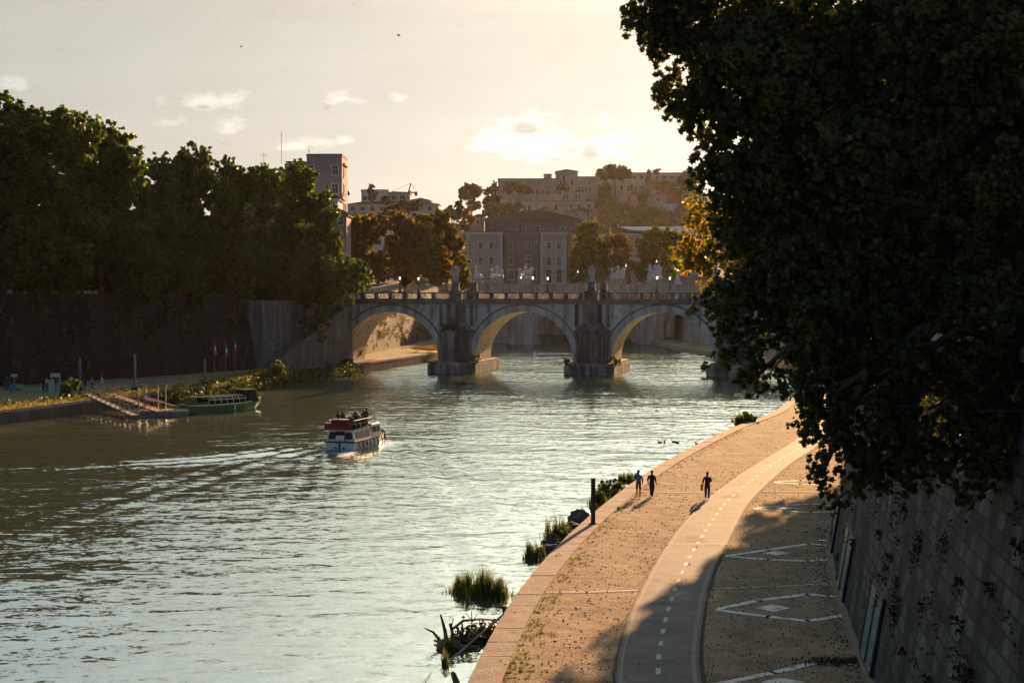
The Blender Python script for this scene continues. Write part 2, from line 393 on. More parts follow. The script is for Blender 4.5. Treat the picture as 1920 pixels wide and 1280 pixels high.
cl = patches([(390, 196, 115, 40, 1), (655, 188, 60, 30, .9), (745, 186, 28, 20, .8), (430, 240, 45, 35, .6), (330, 235, 60, 34, .45), (600, 268, 80, 24, .9), (560, 276, 60, 22, .9), (640, 266, 50, 22, .8), (28, 165, 60, 26, .7),
              (990, 268, 160, 75, 1.1), (1100, 282, 130, 60, 1.0), (960, 245, 90, 45, 1), (890, 280, 70, 26, .7), (1110, 235, 60, 40, .6), (250, 200, 45, 40, .3), (1040, 292, 170, 40, 1)])
cm = MA('MULTIPLY', MA('MULTIPLY', MA('SUBTRACT', MA('ADD', MA('MULTIPLY', cl, 0.75), MA('MULTIPLY', MA('SUBTRACT', n1, 0.5), 2.2)), 0.22), 2.6), MA('MINIMUM', MA('MULTIPLY', cl, 5), 1))
cmask = N(nt, 'ShaderNodeClamp'); nt.links.new(cm, cmask.inputs[0])
dk = patches([(985, 247, 60, 24, 1), (1105, 290, 40, 28, 1), (1040, 300, 50, 10, .7), (385, 203, 30, 12, .7), (590, 268, 26, 14, .5)])
dm = MA('MULTIPLY', MA('SUBTRACT', MA('ADD', MA('MULTIPLY', dk, 0.8), MA('MULTIPLY', MA('SUBTRACT', n1, 0.5), 1.6)), 0.22), 2.4)
dmask = N(nt, 'ShaderNodeClamp'); nt.links.new(dm, dmask.inputs[0])
veil = MA('MULTIPLY', MA('MAXIMUM', MA('SUBTRACT', n2, 0.38), 0), 0.9)
cc = N(nt, 'ShaderNodeMixRGB', blend_type='MULTIPLY'); cc.inputs[0].default_value = 1; L(nt, hs, 0, cc, 1)
gain = MA('ADD', MA('ADD', 1.0, MA('MULTIPLY', cmask.outputs[0], 0.36)), MA('MULTIPLY', veil, 0.35))
gain = MA('MULTIPLY', MA('SUBTRACT', gain, MA('MULTIPLY', dmask.outputs[0], 0.50)), SKY_K)
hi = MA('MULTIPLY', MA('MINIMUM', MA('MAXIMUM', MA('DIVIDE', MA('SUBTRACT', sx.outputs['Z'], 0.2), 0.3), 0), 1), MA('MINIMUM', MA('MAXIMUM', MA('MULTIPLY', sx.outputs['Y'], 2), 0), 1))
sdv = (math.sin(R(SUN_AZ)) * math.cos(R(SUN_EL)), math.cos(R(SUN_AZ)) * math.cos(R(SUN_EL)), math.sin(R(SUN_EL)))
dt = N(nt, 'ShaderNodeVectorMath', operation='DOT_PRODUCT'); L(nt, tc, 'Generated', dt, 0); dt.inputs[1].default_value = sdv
added_glow = MA('POWER', 2.71828, MA('MULTIPLY', MA('SUBTRACT', dt.outputs['Value'], 1.0), 22.0))     # added glow round the sun, brightens the sky the river reflects
bkm = MA('SUBTRACT', 1.0, MA('MULTIPLY', MA('MINIMUM', MA('MAXIMUM', MA('ADD', MA('MULTIPLY', sx.outputs['Y'], -1.2), 0.4), 0), 1), 0.35))
gain = MA('MULTIPLY', gain, bkm)     # the side away from the sun is the darker one
gain = MA('MULTIPLY', gain, MA('ADD', MA('ADD', 1.0, MA('MULTIPLY', hi, HIGH)), MA('MULTIPLY', MA('MULTIPLY', added_glow, MA('MINIMUM', MA('MAXIMUM', MA('DIVIDE', MA('SUBTRACT', sx.outputs['Z'], 0.185), 0.12), 0), 1)), ADDED_GLOW)))     # added sky brightness above the view, so the water reflects more light
cg = N(nt, 'ShaderNodeCombineXYZ'); nt.links.new(gain, cg.inputs[0]); nt.links.new(MA('MULTIPLY', gain, 0.995), cg.inputs[1]); nt.links.new(MA('ADD', MA('MULTIPLY', gain, 0.97), 0.0), cg.inputs[2])
L(nt, cg, 0, cc, 2)
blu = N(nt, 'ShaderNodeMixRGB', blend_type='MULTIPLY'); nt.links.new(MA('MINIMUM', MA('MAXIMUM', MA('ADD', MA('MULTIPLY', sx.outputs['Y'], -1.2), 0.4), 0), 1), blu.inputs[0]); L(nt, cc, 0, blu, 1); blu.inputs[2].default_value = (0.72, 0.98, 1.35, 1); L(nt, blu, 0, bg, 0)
sl = bpy.data.lights.new('sun', 'SUN'); sl.energy = SUN_E; sl.angle = R(0.5); sl.color = SUN_C
so = bpy.data.objects.new('sun', sl); COL.objects.link(so)
sd = Vector((math.sin(R(SUN_AZ)) * math.cos(R(SUN_EL)), math.cos(R(SUN_AZ)) * math.cos(R(SUN_EL)), math.sin(R(SUN_EL))))
so.rotation_euler = (-sd).to_track_quat('-Z', 'Y').to_euler(); so.location = (60, 100, 90)
scn.view_settings.view_transform = 'Standard'; scn.view_settings.look = 'None'; scn.view_settings.gamma = 1; scn.view_settings.exposure = EXPO
scn.cycles.max_bounces = 8; scn.cycles.transparent_max_bounces = 4; scn.cycles.volume_bounces = 0; scn.cycles.use_denoising = True
scn.cycles.sample_clamp_indirect = 6
# ---------------------------------------------------------------- haze
hm, nt = newmat('haze'); o_ = N(nt, 'ShaderNodeOutputMaterial'); pv = N(nt, 'ShaderNodeVolumePrincipled'); L(nt, pv, 0, o_, 'Volume')
pv.inputs['Density'].default_value = HAZE; pv.inputs['Anisotropy'].default_value = HAZE_G; pv.inputs['Color'].default_value = (1.0, 0.94, 0.85, 1)
hb = MB(); hb.box(-900, 1100, -60, 1500, -6, 128); h = hb.build('haze', hm); tag(h, 'warm evening haze hanging over the river', 'haze', kind='stuff')
# ---------------------------------------------------------------- curves
RW = [(6.5, -40), (7.2, 10), (9.4, 30), (12.0, 47), (13.7, 59), (16, 72), (17.8, 80), (24, 100), (36, 130), (52, 170), (62, 215), (66, 238), (56, 285), (48, 340), (45, 380), (43, 470)]
EPX = [(880, 1280), (940, 1160), (1000, 1075), (1060, 1010), (1120, 957), (1180, 910), (1240, 870), (1300, 838), (1370, 803), (1450, 775)]
RE = [(-7, -40), (-4.6, 10), (-3, 30)] + [G(a, b, 1.0)[:2] for a, b in EPX] + [(37, 185), (44, 215), (50, 238), (46, 285), (40, 340), (37, 380), (35, 470)]
def cx(C, y): return interp(y, [p[1] for p in C], [p[0] for p in C])
LW = [(-190, 0), (-110, 125), (-68, 191), (-41, 233.5), (-34, 256), (-31, 268), (-20, 385), (-16, 470)]
LE = [(-150, 0), (-88, 100)] + [G(a, b, 1.5)[:2] for a, b in [(0, 770), (150, 752), (313, 733), (437, 718), (537, 694)]] + [(-32, 240), (-27.5, 250), (-21, 275), (-15, 300), (-10, 340), (-6, 380), (-4, 470)]
def smooth_curve(C, step=3.0):
    ys = np.array([p[1] for p in C]); xs = np.array([p[0] for p in C])
    yy = np.arange(ys[0], ys[-1] + .1, step); xx = np.interp(yy, ys, xs)
    k = np.ones(5) / 5; xp = np.pad(xx, 2, mode='edge'); xx = np.convolve(xp, k, 'valid')
    return [(float(a), float(b)) for a, b in zip(xx, yy)]
RWs = smooth_curve(RW, 2.5); REs = smooth_curve(RE, 2.5); LWs = smooth_curve(LW, 3); LEs = smooth_curve(LE, 3)
# ---------------------------------------------------------------- ground sheet, land
EARTH = M('earth', (0.10, 0.085, 0.06), (0.16, 0.13, 0.09), 0.95, 0.2, 0.4, 3)
b = MB(); b.add([(-5000, -3000, -3.5), (5000, -3000, -3.5), (5000, 6000, -3.5), (-5000, 6000, -3.5)], [(0, 1, 2, 3)])
tag(b.build('ground', EARTH), kind='structure')
ASPH = M('asphalt', (0.045, 0.045, 0.045), (0.07, 0.068, 0.062), 1.0, 1.5, 0.1, 20, spec=0.0)
def band(C1, C2, z1, z0, n=1, zf=None):
    # solid between two curves that share their y samples
    b = MB(); k = len(C1)
    for i in range(k - 1):
        a, c, d, e = C1[i], C2[i], C2[i + 1], C1[i + 1]
        b.add([(a[0], a[1], z1), (c[0], c[1], z1), (d[0], d[1], z1), (e[0], e[1], z1)], [(0, 1, 2, 3)])
        b.add([(a[0], a[1], z0), (e[0], e[1], z0), (e[0], e[1], z1), (a[0], a[1], z1)], [(0, 1, 2, 3)])
        b.add([(c[0], c[1], z0), (c[0], c[1], z1), (d[0], d[1], z1), (d[0], d[1], z0)], [(0, 1, 2, 3)])
    return b
ROADZ = 12.9
tag(band([(x + 2.6, y) for x, y in RWs], [(1200, y) for x, y in RWs], ROADZ, -3.2).build('right_bank_street', ASPH), kind='structure')
tag(band([(-1200, y) for x, y in LWs], [(x - 2.4, y) for x, y in LWs], ROADZ, -3.2).build('left_bank_street', ASPH), kind='structure')
b = MB(); b.box(-1400, 1600, 471, 2000, -3.2, ROADZ); tag(b.build('far_bank_land', EARTH), kind='structure')
# ---------------------------------------------------------------- embankment walls
WALLST = stone('embankment_stone', (0.070, 0.073, 0.071), (0.135, 0.137, 0.13), (0.020, 0.022, 0.021), 0.95, 0.46, 0.75, 0.04, 1.0, 0.65, (0.44, 0.62))
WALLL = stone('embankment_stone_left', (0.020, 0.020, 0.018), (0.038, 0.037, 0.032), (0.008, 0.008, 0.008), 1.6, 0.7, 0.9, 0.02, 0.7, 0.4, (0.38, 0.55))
PALE = stone('pale_stone', (0.30, 0.28, 0.25), (0.42, 0.39, 0.34), (0.09, 0.085, 0.08), 1.8, 0.8, 0.7, 0.012, 0.4, 0.15)
def wall_band(C, sgn, z0, top, batter, mat, name, label, y0=-99, y1=999, coping=True):
    C = [p for p in C if y0 <= p[1] <= y1]
    e = empty(name, (C[0][0], C[0][1], z0), label, 'wall')
    b = MB(); zs = [z0, z0 + 3.4, top]
    for (xa, ya), (xb, yb) in zip(C[:-1], C[1:]):
        ps = lambda x, y, z: (x + sgn * (z - z0) * batter, y, z)
        for z_a, z_b in zip(zs[:-1], zs[1:]):
            q = [ps(xa, ya, z_a), ps(xb, yb, z_a), ps(xb, yb, z_b), ps(xa, ya, z_b)]
            b.add(q, [(0, 1, 2, 3)])
    b.build('masonry', mat, e, True)
    if coping:
        c = MB(); h = MB()
        for (xa, ya), (xb, yb) in zip(C[:-1], C[1:]):
            for (mb, o0, o1, za, zb) in ((c, -0.25, 0.55, top, top + .35), (h, 0.0, 0.4, top + .35, top + 1.05), (c, -0.08, 0.5, top + 1.05, top + 1.22)):
                k = sgn * (top - z0) * batter
                v = []
                for (x, y) in ((xa, ya), (xb, yb)):
                    v += [(x + k + sgn * o0, y, za), (x + k + sgn * o1, y, za), (x + k + sgn * o1, y, zb), (x + k + sgn * o0, y, zb)]
                mb.add(v, [(0, 1, 5, 4), (1, 2, 6, 5), (2, 3, 7, 6), (3, 0, 4, 7), (0, 3, 2, 1), (4, 5, 6, 7)])
        c.build('coping', PALE if sgn > 0 else WALLL, e, True); h.build('parapet', mat, e, True)
    return e
wall_band(RWs, 1, 0.9, 12.6, 1 / 6.0, WALLST, 'embankment_wall', 'tall dark stone embankment wall leaning back behind the sunlit quay on the right', -99, 239)
wall_band(RWs, 1, 0.9, 12.6, 1 / 6.0, PALE, 'embankment_wall', 'pale stone embankment wall seen through the third arch beyond the bridge', 247)
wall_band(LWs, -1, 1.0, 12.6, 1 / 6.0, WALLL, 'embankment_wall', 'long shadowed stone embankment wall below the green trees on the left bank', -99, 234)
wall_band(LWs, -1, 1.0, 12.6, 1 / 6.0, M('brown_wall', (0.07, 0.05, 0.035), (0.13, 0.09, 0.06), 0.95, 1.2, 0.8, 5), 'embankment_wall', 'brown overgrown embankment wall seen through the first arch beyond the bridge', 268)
b = MB(); b.box(-150, 250, 470, 470.8, -1, 12.95)
for x in range(-140, 250, 12): b.box(x, x + 1.4, 469.6, 469.997, -1, 12.5)
tag(b.build('embankment_wall', PALE), 'distant pale embankment wall closing the river behind the second bridge', 'wall')
# ---------------------------------------------------------------- quays
def dirt():
    m, nt = newmat('quay_dirt'); out = N(nt, 'ShaderNodeOutputMaterial'); b = N(nt, 'ShaderNodeBsdfPrincipled'); L(nt, b, 0, out, 0)
    b.inputs['Roughness'].default_value = 0.95; b.inputs['Specular IOR Level'].default_value = 0.15
    tc = N(nt, 'ShaderNodeTexCoord')
    def nz(s, d, r=0.6):
        n = N(nt, 'ShaderNodeTexNoise'); n.inputs['Scale'].default_value = s; n.inputs['Detail'].default_value = d; n.inputs['Roughness'].default_value = r; L(nt, tc, 'Object', n, 'Vector'); return n
    a = nz(0.6, 8, 0.7); r = ramp(nt, [(0.3, (0.20, 0.15, 0.095)), (0.5, (0.315, 0.24, 0.152)), (0.7, (0.42, 0.33, 0.215))]); L(nt, a, 'Fac', r, 'Fac')
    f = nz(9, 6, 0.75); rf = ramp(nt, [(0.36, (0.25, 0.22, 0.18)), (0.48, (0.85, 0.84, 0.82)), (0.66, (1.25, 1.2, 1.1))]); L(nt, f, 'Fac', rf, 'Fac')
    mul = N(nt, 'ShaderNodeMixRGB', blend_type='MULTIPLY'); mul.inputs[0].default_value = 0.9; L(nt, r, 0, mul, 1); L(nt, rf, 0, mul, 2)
    g = nz(0.9, 9, 0.8); rg = ramp(nt, [(0.60, (0, 0, 0)), (0.68, (0.8, 0.8, 0.8))]); L(nt, g, 'Fac', rg, 'Fac')
    mx = N(nt, 'ShaderNodeMixRGB'); L(nt, rg, 0, mx, 0); L(nt, mul, 0, mx, 1); mx.inputs[2].default_value = (0.14, 0.12, 0.06, 1)
    L(nt, mx, 0, b, 'Base Color')
    h = nz(5, 9, 0.75); h2 = nz(1.2, 3)
    am = N(nt, 'ShaderNodeMath', operation='MULTIPLY_ADD'); L(nt, h2, 'Fac', am, 0); am.inputs[1].default_value = 1.2; L(nt, h, 'Fac', am, 2)
    bp = N(nt, 'ShaderNodeBump'); bp.inputs['Strength'].default_value = 0.9; bp.inputs['Distance'].default_value = 0.11; L(nt, am, 0, bp, 'Height'); L(nt, bp, 0, b, 'Normal')
    return m
DIRT = dirt()
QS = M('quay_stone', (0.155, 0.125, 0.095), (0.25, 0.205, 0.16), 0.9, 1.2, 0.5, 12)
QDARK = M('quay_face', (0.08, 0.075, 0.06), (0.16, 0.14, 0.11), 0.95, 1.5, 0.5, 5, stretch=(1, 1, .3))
Rq = [p for p in REs]
Wq = [(x + 0.4, y) for x, y in RWs]
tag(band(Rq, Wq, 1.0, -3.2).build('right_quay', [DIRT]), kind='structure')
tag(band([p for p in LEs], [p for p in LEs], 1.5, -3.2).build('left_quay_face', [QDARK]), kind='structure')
GRASSG = M('grass_ground', (0.10, 0.10, 0.035), (0.22, 0.18, 0.08), 0.95, 0.5, 0.9, 6)
qb = MB()
for (a, b2), (c, d) in zip(zip(LEs[:-1], LEs[1:]), zip(LWs[:-1], LWs[1:])):
    qb.add([(c[0] - .5, c[1], 1.5), (a[0] - .02, a[1], 1.5), (b2[0] - .02, b2[1], 1.5), (d[0] - .5, d[1], 1.5)], [(0, 1, 2, 3)])
tag(qb.build('left_quay', [GRASSG]), kind='structure')
def off(C, d): return [(x + d, y) for x, y in C]
# stone coping along both quay edges, a real block row
def coping(C, d0, d1, z0, z1, name, mat, y0, y1, blk=2.1, gap=0.02):
    b = MB(); ys = np.arange(y0, y1, blk)
    for y in ys:
        v = []
        for yy in (y + gap, y + blk - gap):
            x = cx(C, yy); v += [(x + d0, yy, z0), (x + d1, yy, z0), (x + d1, yy, z1), (x + d0, yy, z1)]
        j = random.uniform(-.012, .012); v = [(p[0], p[1], p[2] + (j if p[2] == z1 else 0)) for p in v]
        b.add(v, [(0, 1, 5, 4), (1, 2, 6, 5), (2, 3, 7, 6), (3, 0, 4, 7), (0, 3, 2, 1), (4, 5, 6, 7)])
    return b.build(name, mat)
tag(coping(REs, -0.08, 1.05, 0.5, 1.05, 'quay_edge_stones', QS, 20, 236), kind='structure')
tag(coping(LEs, -0.7, 0.06, 1.2, 1.55, 'left_quay_edge_stones', QS, 100, 236), kind='structure')
tag(coping(LEs, -2.0, 0.06, 1.2, 1.55, 'far_left_quay_edge_stones', QS, 246, 380), kind='structure')
# left bank path
b = MB(); ys = np.arange(90, 240, 3)
for a, c in zip(ys[:-1], ys[1:]):
    q = []
    for y in (a, c):
        e0, w0 = cx(LE, y), cx(LW, y); q.append((w0 + (e0 - w0) * .22, w0 + (e0 - w0) * .42, y))
    b.add([(q[0][0], a, 1.506), (q[0][1], a, 1.506), (q[1][1], c, 1.506), (q[1][0], c, 1.506)], [(0, 1, 2, 3)])
tag(b.build('left_quay_path', M('path_grey', (0.14, 0.13, 0.11), (0.2, 0.18, 0.15), 0.9, 2, .3)), kind='structure')
# cycle path
PLx = [(1150, 1280), (1160, 1220), (1185, 1140), (1215, 1080), (1250, 1020), (1285, 975), (1330, 930), (1400, 880), (1450, 850), (1490, 828)]
PRx = [(1310, 1280), (1311, 1200), (1325, 1110), (1340, 1060), (1370, 1005), (1400, 945), (1440, 905), (1480, 870), (1530, 838)]
PL_ = [(3.0, 10), (3.2, 30)] + [G(a, c, 1.05)[:2] for a, c in PLx] + [(34, 160), (40, 185), (48, 215), (54, 236)]
PR_ = [(6.0, 10), (6.1, 30)] + [G(a, c, 1.05)[:2] for a, c in PRx] + [(37, 160), (43, 185), (51, 215), (57.5, 236)]
ysp = np.arange(12, 236, 1.5)
PLs = [(cx(PL_, y), float(y)) for y in ysp]; PRs = [(cx(PR_, y), float(y)) for y in ysp]
def sm(C):
    x = np.array([p[0] for p in C]); x = np.convolve(np.pad(x, 2, mode='edge'), np.ones(5) / 5, 'valid'); return [(float(a), p[1]) for a, p in zip(x, C)]
PLs, PRs = sm(PLs), sm(PRs)
CONC = M('path_concrete', (0.095, 0.085, 0.075), (0.18, 0.16, 0.138), 0.85, 0.45, 0.3, 30, pos=(.3, .68))
tag(band(PLs, PRs, 1.045, 0.9).build('cycle_path', CONC), kind='structure')
KD = M('joint_dark', (0.05, 0.042, 0.035), rough=0.95)
def strip(C, wd, z, mat, name, jit=0.03):
    b = MB()
    for (xa, ya), (xb, yb) in zip(C[:-1], C[1:]):
        j = random.uniform(-jit, jit)
        b.add([(xa - wd / 2, ya, z), (xa + wd / 2 + j, ya, z), (xb + wd / 2 + j, yb, z), (xb - wd / 2, yb, z)], [(0, 1, 2, 3)])
    return tag(b.build(name, mat), kind='structure')
strip(off(PLs, -0.06), 0.13, 1.008, KD, 'path_joint'); strip(off(PRs, 0.07), 0.16, 1.008, KD, 'path_joint')
strip(off(PLs, 0.16), 0.10, 1.049, M('border_stone', (0.19, 0.165, 0.135), (0.25, .22, .18), .9, 2), 'path_border', 0); strip(off(PRs, -0.2), 0.16, 1.049, _mats['border_stone'], 'path_border', 0)
PAINT = M('paint_white', (0.20, 0.185, 0.16), (0.42, 0.40, 0.36), 0.8, 3, .2, 20, pos=(.25, .5))
b = MB(); y = 14.0
while y < 150:
    v = []
    for yy in (y, y + 0.75):
        c = (cx(PLs, yy) + cx(PRs, yy)) / 2; v += [(c - .085, yy, 1.05), (c + .085, yy, 1.05)]
    b.add(v, [(0, 1, 3, 2)]); y += 1.95
tag(b.build('centre_line', PAINT), kind='structure')
def mark(pts, wd, z=1.006, mb=None, ):
    mb = mb or MB()
    for a, c in zip(pts[:-1], pts[1:]):
        A = Vector(G(*a, z)); B = Vector(G(*c, z)); d = (B - A).normalized(); n = Vector((-d.y, d.x, 0)) * wd / 2; d = d * wd * 0.25
        mb.add([A - n - d, A + n - d, B + n + d, B - n + d], [(0, 3, 2, 1)])
    return mb
mk = MB(); INL = M('stone_inlay', (0.30, 0.25, 0.19), (0.72, 0.68, 0.6), 0.85, 2.2, .3, 12, pos=(.36, .52))
for ch in ([(1345, 1141), (1420, 1125), (1513, 1113), (1586, 1119)], [(1346, 1143), (1440, 1155), (1515, 1163), (1588, 1152)],
           [(1365, 1041), (1440, 1030), (1515, 1019), (1560, 1022)], [(1365, 1042), (1440, 1048), (1515, 1051), (1561, 1047)],
           [(1415, 952), (1470, 947), (1520, 944), (1562, 947)], [(1415, 953), (1470, 957), (1520, 960), (1562, 958)],
           [(1452, 903), (1500, 900), (1550, 898)], [(1452, 904), (1500, 907), (1550, 909)],
           [(1345, 1282), (1450, 1260), (1534, 1240), (1625, 1246)]):
    n0 = len(mk.v); mark(ch, 0.34, 1.006 + 0.0012 * (n0 % 7), mk)
for (x0, xm, x1, ym, h_) in ((1417, 1450, 1482, 1139, 7), (1430, 1455, 1482, 1036, 4), (1425, 1462, 1512, 1278, 9), (1450, 1475, 1500, 952, 2.2)):
    q = [G(x0, ym, 1.014), G(xm, ym - h_, 1.014), G(x1, ym, 1.014), G(xm, ym + h_, 1.014)]
    mk.add(q, [(0, 3, 2, 1)])
tag(mk.build('quay_markings', INL), kind='structure')
mk = MB(); mark([(1010, 1109), (1100, 1109), (1204, 1105)], 0.22, 1.004, mk); mark([(1330, 1103), (1450, 1099), (1572, 1092)], 0.2, 1.004, mk)
mark([(1232, 922), (1330, 923)], .22, 1.004, mk); mark([(1415, 920), (1530, 921)], .22, 1.004, mk)
mark([(1260, 1019), (1362, 1019)], .3, 1.052, mk); mark([(1338, 922), (1408, 920)], .3, 1.052, mk)
mark([(1300, 850), (1395, 850)], .2, 1.004, mk)
tag(mk.build('drain_channel', M('channel_stone', (0.30, 0.27, 0.23), (0.42, .38, .33), .9, 3)), kind='structure')
mk = MB(); mark([(1010, 1111.5), (1100, 1111.5), (1204, 1107.5)], 0.10, 1.008, mk); mark([(1232, 923.3), (1330, 924.3)], .10, 1.008, mk); mark([(1415, 921.5), (1530, 922.5)], .12, 1.008, mk); mark([(1330, 1105), (1450, 1101)], .06, 1.008, mk)
tag(mk.build('drain_slot', KD), kind='structure')
mk = MB()
rc_ = random.Random(11)
for k in range(26):                      # hairline cracks wandering over the lane
    y = rc_.uniform(46, 110); a, c = cx(PLs, y), cx(PRs, y); x = rc_.uniform(a + .4, c - .4); dx = rc_.choice([-1, 1]) * rc_.uniform(.1, .4); dy = rc_.uniform(.1, .5)
    for j in range(rc_.randrange(5, 14)):
        x2, y2 = x + dx * rc_.uniform(.3, 1.4), y + dy * rc_.uniform(-.3, 1.4)
        if not (cx(PLs, y2) + .15 < x2 < cx(PRs, y2) - .15): break
        d = Vector((x2 - x, y2 - y, 0)); n = Vector((-d.y, d.x, 0)).normalized() * .012
        mk.add([(x - n.x, y - n.y, 1.0475), (x + n.x, y + n.y, 1.0475), (x2 + n.x, y2 + n.y, 1.0475), (x2 - n.x, y2 - n.y, 1.0475)], [(0, 3, 2, 1)]); x, y = x2, y2
tag(mk.build('lane_cracks', KD), kind='structure')
mk = MB()
for (px, py, w_, l_) in ((1230, 1130, 1.1, .8), (1300, 1010, .9, 2.2), (1190, 1230, .8, 1.3), (1370, 930, 1.2, 1.0)):   # asphalt repairs
    q = G(px, py, 1.0478); mk.add([(q[0] - w_ / 2, q[1] - l_ / 2, 1.0478), (q[0] + w_ / 2, q[1] - l_ / 2, 1.0478), (q[0] + w_ / 2 + .1, q[1] + l_ / 2, 1.0478), (q[0] - w_ / 2 + .05, q[1] + l_ / 2, 1.0478)], [(0, 1, 2, 3)])
tag(mk.build('lane_patches', M('patch_asphalt', (0.11, 0.10, 0.088), (0.15, 0.132, 0.112), .9, 2, .3, 20)), kind='structure')
# kerb at the foot of the right wall
b = MB(); 
for (xa, ya), (xb, yb) in zip(RWs[:-1], RWs[1:]):
    if 30 < ya < 140: b.add([(xa - .22, ya, 1.0), (xb - .22, yb, 1.0), (xb - .22, yb, 1.12), (xa - .22, ya, 1.12), (xa + .1, ya, 1.12), (xb + .1, yb, 1.12)], [(0, 1, 2, 3), (3, 2, 5, 4)])
tag(b.build('wall_foot_kerb', QS), kind='structure')
# ---------------------------------------------------------------- water
def water_mat():
    m, nt = newmat('river_water'); out = N(nt, 'ShaderNodeOutputMaterial')
    body = N(nt, 'ShaderNodeBsdfDiffuse'); body.inputs['Color'].default_value = (0.050, 0.060, 0.040, 1)
    gl = N(nt, 'ShaderNodeBsdfGlossy'); gl.inputs['Color'].default_value = (0.84, 0.975, 0.975, 1); gl.inputs['Roughness'].default_value = 0.08
    fr_ = N(nt, 'ShaderNodeFresnel'); fr_.inputs['IOR'].default_value = WIOR
    b = N(nt, 'ShaderNodeMixShader'); L(nt, fr_, 0, b, 0); L(nt, body, 0, b, 1); L(nt, gl, 0, b, 2)
    tc = N(nt, 'ShaderNodeTexCoord')
    def nz(s, d, r, sc, rot=0, dist=0.4):
        mp = N(nt, 'ShaderNodeMapping'); mp.inputs['Scale'].default_value = sc; mp.inputs['Rotation'].default_value = (0, 0, rot); L(nt, tc, 'Object', mp, 0)
        n = N(nt, 'ShaderNodeTexNoise'); n.inputs['Scale'].default_value = s; n.inputs['Detail'].default_value = d; n.inputs['Roughness'].default_value = r; n.inputs['Distortion'].default_value = dist; L(nt, mp, 0, n, 'Vector'); return n
    lo = nz(0.09, 4, 0.6, (0.6, 1.5, 1), 0.25)
    rp = ramp(nt, [(0.36, (0.55, 0.55, 0.55)), (0.62, (1, 1, 1))]); L(nt, lo, 'Fac', rp, 'Fac')
    nA = nz(0.32, 2, 0.5, (0.8, 1.3, 1), 0.3); prev = N(nt, 'ShaderNodeBump'); prev.inputs['Strength'].default_value = 1.0; prev.inputs['Distance'].default_value = WA; L(nt, nA, 'Fac', prev, 'Height')
    acc = prev
    for (sc_, det, k_, sc3, rot) in ((2.1, 3, WB, (0.8, 1.15, 1), -0.2), (6.5, 3, WC, (0.8, 1.1, 1), 0.5)):
        n = nz(sc_, det, 0.55, sc3, rot)
        sb = N(nt, 'ShaderNodeVectorMath', operation='SUBTRACT'); L(nt, n, 'Color', sb, 0); sb.inputs[1].default_value = (0.5, 0.5 + 0.125, 0.5)
        mu = N(nt, 'ShaderNodeVectorMath', operation='MULTIPLY'); L(nt, sb, 0, mu, 0); mu.inputs[1].default_value = (k_, k_, 0)
        sc_m = N(nt, 'ShaderNodeVectorMath', operation='SCALE'); L(nt, mu, 0, sc_m, 0); L(nt, rp, 0, sc_m, 'Scale')
        ad = N(nt, 'ShaderNodeVectorMath', operation='ADD'); L(nt, acc, 0, ad, 0); L(nt, sc_m, 0, ad, 1); acc = ad
    nm_ = N(nt, 'ShaderNodeVectorMath', operation='NORMALIZE'); L(nt, acc, 0, nm_, 0)
    for q in (gl, fr_): L(nt, nm_, 0, q, 'Normal')
    at = N(nt, 'ShaderNodeAttribute', attribute_name='foam')
    fn = nz(2.2, 6, 0.7, (1, 1, 1)); am = N(nt, 'ShaderNodeMath', operation='ADD'); L(nt, at, 'Fac', am, 0); L(nt, fn, 'Fac', am, 1)
    fr = ramp(nt, [(0.78, (0, 0, 0)), (1.0, (1, 1, 1))]); L(nt, am, 0, fr, 'Fac')
    d = N(nt, 'ShaderNodeBsdfDiffuse'); d.inputs['Color'].default_value = (0.7, 0.7, 0.66, 1)
    mx = N(nt, 'ShaderNodeMixShader'); L(nt, fr, 0, mx, 0); L(nt, b, 0, mx, 1); L(nt, d, 0, mx, 2); L(nt, mx, 0, out, 0)
    return m
xs = np.concatenate([[-1500, -400, -120], np.arange(-80, 60, 0.5), [80, 200, 1500]]); ysw = np.concatenate([[-200, 0, 30], np.arange(44, 215, 0.5), np.arange(215, 480, 3), [600]])
XX, YY = np.meshgrid(xs, ysw); ZZ = np.zeros_like(XX); FO = np.zeros_like(XX)
def polydist(pts):
    D = np.full(XX.shape, 1e9); T = np.zeros(XX.shape); SG = np.zeros(XX.shape); acc = 0
    for (a, c) in zip(pts[:-1], pts[1:]):
        ax, ay = a[:2]; bx_, by_ = c[:2]; dx, dy = bx_ - ax, by_ - ay; l2 = dx * dx + dy * dy; l = math.sqrt(l2)
        t = np.clip(((XX - ax) * dx + (YY - ay) * dy) / l2, 0, 1); d = np.hypot(XX - ax - t * dx, YY - ay - t * dy)
        s = np.sign((XX - ax) * dy - (YY - ay) * dx); mk_ = d < D; D = np.where(mk_, d, D); T = np.where(mk_, acc + t * l, T); SG = np.where(mk_, s, SG); acc += l
    return D, T, SG, acc
def arm(pxs, amp, wl, width, side, foam=0.0, grow=True):
    global ZZ, FO
    pts = [G(a, c, 0) for a, c in pxs]; D, T, SG, tot = polydist(pts)
    s = D * SG * side; wv = np.exp(-((s - width * .5) / (width * .6)) ** 2) * np.cos(2 * np.pi * s / wl)
    fade = np.clip(1 - T / tot, 0, 1) ** 0.7 * np.clip(T / 3, 0, 1)
    ZZ += 1.5 * amp * wv * fade
    if foam: FO += foam * np.exp(-(D / 0.9) ** 2) * np.clip(1 - T / (tot * .7), 0, 1)
arm([(608, 838), (540, 852), (420, 866), (250, 876), (0, 892), (-200, 910)], 0.075, 2.4, 5, 1, 0.25)
arm([(615, 842), (500, 880), (350, 930), (150, 1000), (0, 1060)], 0.04, 2.6, 6, 1)
arm([(705, 835), (760, 900), (840, 985), (905, 1050), (960, 1110)], 0.065, 2.3, 7, -1, 0.1)
